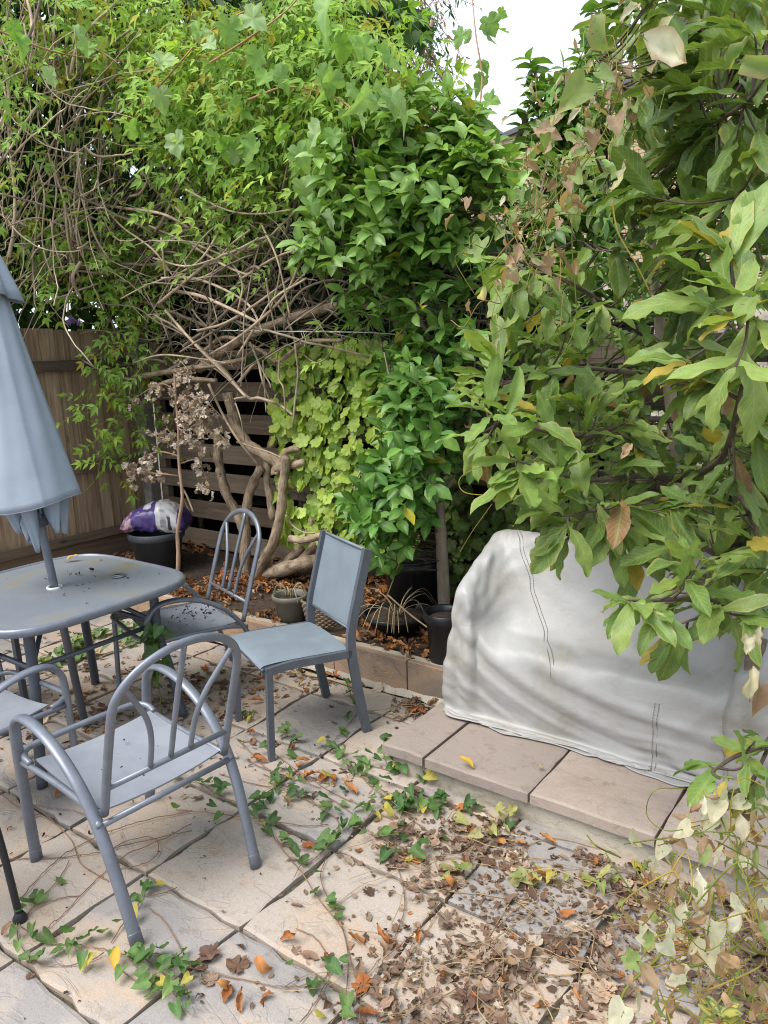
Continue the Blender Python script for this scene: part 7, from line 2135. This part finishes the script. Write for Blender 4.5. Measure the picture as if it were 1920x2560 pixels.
crumbs('table_debris', 'dark crumbs scattered round the parasol hole of the table', (TC[0] + .02, TC[1] + .12), (.17, .15), 38, .010, lambda p_: TZ + .001)
crumbs('chair_crumbs', 'few dark crumbs on the seat of the armchair with its back to the step', (-2.17, 1.40), (.09, .13), 14, .010, lambda p_: .409)
crumbs('paving_debris', 'dark crumbs scattered over the paving', (-2.3, 1.9), (.9, .55), 300, .009, lambda p_: .0015)

# ---------------------------------------------------------------- withered stalks in the bed, cane by the wall
def stalks(name, label, cat, base, n, h, spread, mat=M_STRAW, r=.0022, bend=.7):
    t = thing(name, base, label, cat)
    for k in range(n):
        a_ = rng.uniform(0, 6.28); d_ = np.array([math.cos(a_), math.sin(a_), 0]); L = h * rng.uniform(.5, 1.1)
        P_ = smooth_path([base + d_ * .02, base + d_ * spread * .3 + [0, 0, L * .7], base + d_ * spread * .75 + [0, 0, L], base + d_ * spread * 1.15 + [0, 0, L * (1 - bend)]], 5)
        mb = MB(); tube(mb, P_, np.linspace(r, r * .5, len(P_)), 5, oval=(1.8, .7)); mb.build('stalk', mat, t)
    return t
bb = np.array([bw_[0], bw_[1], soil_z(bw_[0], bw_[1]) + .11])
stalks('dead_grass', 'straw-coloured dead grass arching out of the black bowl', 'dead plant', bb, 20, .12, .24, bend=1.1)
spb = at(728, 1546, .17); spb[2] = soil_z(spb[0], spb[1]) + .17
stalks('withered_plant', 'withered pale plant drooping in the small taupe pot', 'dead plant', spb, 12, .07, .10, r=.003, bend=1.3)
t = thing('dead_cane', at(970, 1490, Y=3.25), 'long bent straw cane leaning out of the bed beside the black bin', 'cane')
mb = MB(); tube(mb, smooth_path([at(1013, 1365, Y=3.22), at(990, 1430, Y=3.2), at(969, 1487, Y=3.2)], 4), .0035, 6); mb.build('upper_stalk', M_STRAW, t)
mb = MB(); tube(mb, smooth_path([at(969, 1487, Y=3.2), at(1030, 1540, Y=3.15), at(1105, 1594, Y=3.08)], 4), .0045, 6); mb.build('lower_stalk', M_STRAW, t)
for nm, pts, lab in (('cane', [k3(*p_) for p_ in [(180, 320), (420, 340), (640, 370), (850, 410), (1060, 480)]], 'dry cane lying on the paving along the foot of the stone wall'),):
    mb = MB(); tube(mb, smooth_path([at(x, y, z=.012) for x, y in pts], 6), .006, 7); tag(mb.build(nm, M_STRAW), lab, 'cane')

# ---------------------------------------------------------------- bindweed with bleached leaves at the garden's edge, and in the magnolia
def bleached(name, label, spots, stems, cols, nind):
    t = thing(name, at(*spots[0][:2], d=spots[0][2]) * np.array([1, 1, 0]), label, 'bindweed')
    for p_, r_, c in stems:
        P_ = smooth_path([at(x, y, d=d) for x, y, d in p_], 7)
        mb = MB(); tube(mb, P_, r_, 6, col=c); mb.build('stem', M_STEM, t)
    LP, LD, LN, LS, LC, LA = [], [], [], [], [], []
    for (x, y, d, s, ci) in spots:
        p_ = at(x, y, d=d); v = norm(p_ - [0, 0, EYE])
        LP.append(p_); LD.append(norm(np.array([rng.normal(0, .5), rng.normal(0, .5), -.6]))); LN.append(norm(-v * .6 + np.array([0, 0, .5]) + rng.normal(0, .35, 3))); LS.append(s); LC.append(np.array(cols[ci]) * rng.uniform(.85, 1.12)); LA.append(rng.uniform(.2, .6))
    leaves(t, 'leaf', T_HEART + T_DEAD, LP, LD, LN, LS, LC, M_SOFT, nind, rib=.1, tipc=(.35, .25, .15), amt=np.array(LA), variants=24)
    return t
BL = [(.52, .50, .40), (.40, .27, .19), (.24, .32, .12), (.60, .58, .50), (.16, .26, .08), (.30, .18, .12)]
sp_ = []
for k in range(190):
    y = rng.uniform(1990, 2590); x = rng.uniform(1560 + max(0, 2240 - y) * .75, 1950)
    sp_.append((x, y, rng.uniform(1.35, 1.9) if y > 2200 else rng.uniform(1.7, 2.1), rng.uniform(.035, .062), int(rng.choice([0, 1, 2, 3, 4, 5], p=[.24, .24, .16, .08, .10, .18]))))
sp_ += [(1740, 2190, 1.75, .085, 3), (1790, 2250, 1.7, .08, 1), (1870, 2060, 1.75, .085, 1), (1850, 2030, 1.8, .07, 3), (1570, 2090, 1.95, .055, 0), (1770, 2350, 1.55, .06, 0), (1720, 2440, 1.6, .06, 0), (1750, 2090, 1.8, .07, 2)]
g_, y_ = (.45, .6, .2), (.75, .6, .3)
stm = [([(1550, 2570, 1.7), (1560, 2480, 1.68), (1640, 2400, 1.66), (1660, 2385, 1.66), (1720, 2415, 1.64), (1800, 2395, 1.62), (1860, 2350, 1.6)], .0026, g_), ([(1560, 2110, 1.95), (1700, 2090, 1.9), (1790, 2080, 1.85), (1920, 2120, 1.75)], .0018, g_), ([(1800, 2040, 1.8), (1850, 2160, 1.7), (1890, 2280, 1.6), (1930, 2400, 1.5)], .002, g_), ([(1780, 2170, 1.75), (1810, 2280, 1.7), (1830, 2420, 1.62), (1820, 2500, 1.6)], .0018, y_), ([(1650, 2540, 1.65), (1690, 2470, 1.65), (1740, 2460, 1.63)], .0016, y_), ([(1870, 2350, 1.55), (1900, 2380, 1.52), (1940, 2390, 1.5)], .003, g_), ([(1700, 2330, 1.8), (1760, 2260, 1.75), (1850, 2230, 1.7), (1930, 2200, 1.65)], .0016, y_)]
for k in range(46):
    x, y = rng.uniform(1600, 1930), rng.uniform(2050, 2560); d = rng.uniform(1.45, 1.9)
    pts = [(x, y, d)]
    for j_ in range(4): pts.append((pts[-1][0] + rng.normal(20, 60), pts[-1][1] + rng.normal(0, 60), d + rng.normal(0, .05)))
    stm.append((pts, rng.uniform(.0009, .0018), g_ if rng.uniform() < .45 else y_))
bleached('bindweed', 'bleached dying bindweed with papery leaves piled at the end of the step', sp_, stm, BL, 200)
sp2 = []
for k in range(150):
    u_ = rng.uniform(); x = 1560 - u_ * 330 + rng.normal(0, 55); y = 120 + u_ * 560 + rng.normal(0, 70)
    sp2.append((x, y, rng.uniform(2.0, 2.6), rng.uniform(.03, .06), int(rng.choice([0, 1, 5, 2, 4], p=[.2, .27, .2, .2, .13]))))
sp2 += [(1600, 90, 1.45, .105, 3), (1565, 400, 1.8, .09, 3), (1700, 40, 1.5, .06, 0), (1500, 80, 1.6, .09, 2), (1470, 200, 1.7, .09, 2), (1880, 90, 1.5, .10, 4), (1900, 160, 1.5, .10, 4), (1590, 30, 1.6, .06, 0), (1540, 290, 2.0, .06, 1), (1430, 480, 2.1, .075, 1), (1420, 520, 2.1, .06, 5), (1205, 600, 2.4, .07, 2), (1270, 670, 2.3, .06, 1), (1210, 700, 2.3, .075, 0), (1290, 640, 2.3, .075, 1), (1380, 640, 2.3, .04, 1), (1605, 745, 2.1, .055, 1), (1800, 990, 2.0, .08, 1), (1580, 1110, 2.0, .065, 1), (1885, 1590, 1.6, .075, 0), (1860, 1660, 1.6, .08, 0), (1900, 1710, 1.6, .07, 5), (1905, 1560, 1.6, .05, 3), (1730, 1000, 2.1, .09, 5)]
stm2 = [([(1625, 730, 2.1), (1590, 660, 2.1), (1545, 580, 2.1), (1530, 500, 2.1)], .0022, y_), ([(1630, 740, 2.1), (1700, 770, 2.0), (1780, 790, 1.9)], .003, (.8, .55, .4)), ([(1480, 300, 2.2), (1440, 420, 2.25), (1430, 600, 2.25), (1440, 800, 2.3), (1400, 900, 2.3)], .0016, g_), ([(1560, 200, 2.0), (1500, 350, 2.1), (1400, 480, 2.2), (1280, 600, 2.3), (1230, 660, 2.3)], .002, y_), ([(1530, 150, 2.0), (1480, 320, 2.1), (1360, 520, 2.2), (1300, 640, 2.3)], .0016, g_), ([(1240, 1240, 2.4), (1160, 1230, 2.45), (1155, 1190, 2.45), (1240, 1150, 2.4)], .0015, y_), ([(1230, 1260, 2.6), (1180, 1330, 2.7), (1150, 1380, 2.8)], .0013, y_)]
for k in range(50):
    u_ = rng.uniform(); x = 1560 - u_ * 330 + rng.normal(0, 40); y = 150 + u_ * 560 + rng.normal(0, 50); d = rng.uniform(2.0, 2.5); pts = [(x, y, d)]
    for j_ in range(4): pts.append((pts[-1][0] + rng.normal(-8, 35), pts[-1][1] + rng.normal(15, 40), d + rng.normal(0, .05)))
    stm2.append((pts, rng.uniform(.0008, .0015), g_ if rng.uniform() < .4 else (.6, .45, .35)))
bleached('bindweed', 'half-dead bindweed hanging in the magnolia branches', sp2, stm2, BL, 200)

# variegated euonymus sprig
ec = at(1800, 2540, d=1.55)
t = thing('variegated_sprig', ec * np.array([1, 1, 0]), 'small evergreen sprig with yellow-centred variegated leaves', 'plant')
mb = MB(); tube(mb, smooth_path([ec * np.array([1, 1, 0]), ec * np.array([1, 1, .5]), ec], 4), .003, 6, col=(.6, .6, .3)); mb.build('stem', M_STEM, t)
for k in range(11):
    v, f, uv = grid_leaf(7, 5, lambda q: prof_ovate(q, .27, .5, .8), fold=.25, curl=.3, seed=k)
    yl_ = (np.abs(uv[:, :1]) < .6) * 1.0
    yl_ = yl_ * (rng.uniform(size=(len(uv), 1)) < .8)
    c = yl_ * np.array([.48, .44, .13]) + (1 - yl_) * np.array([.06, .14, .04])
    a_ = k * 2.4; D = norm(np.array([math.cos(a_), math.sin(a_), rng.uniform(-.3, 1.2)])); x_, y2_, z_ = frames(D, np.array([0, -.2, 1]))
    MB().add(ec + [0, 0, -.012 * (k % 3)] + .048 * (v[:, :1] * x_ + v[:, 1:2] * y2_ + v[:, 2:] * z_), f, c, uv).build('leaf', M_GLOSS, t)
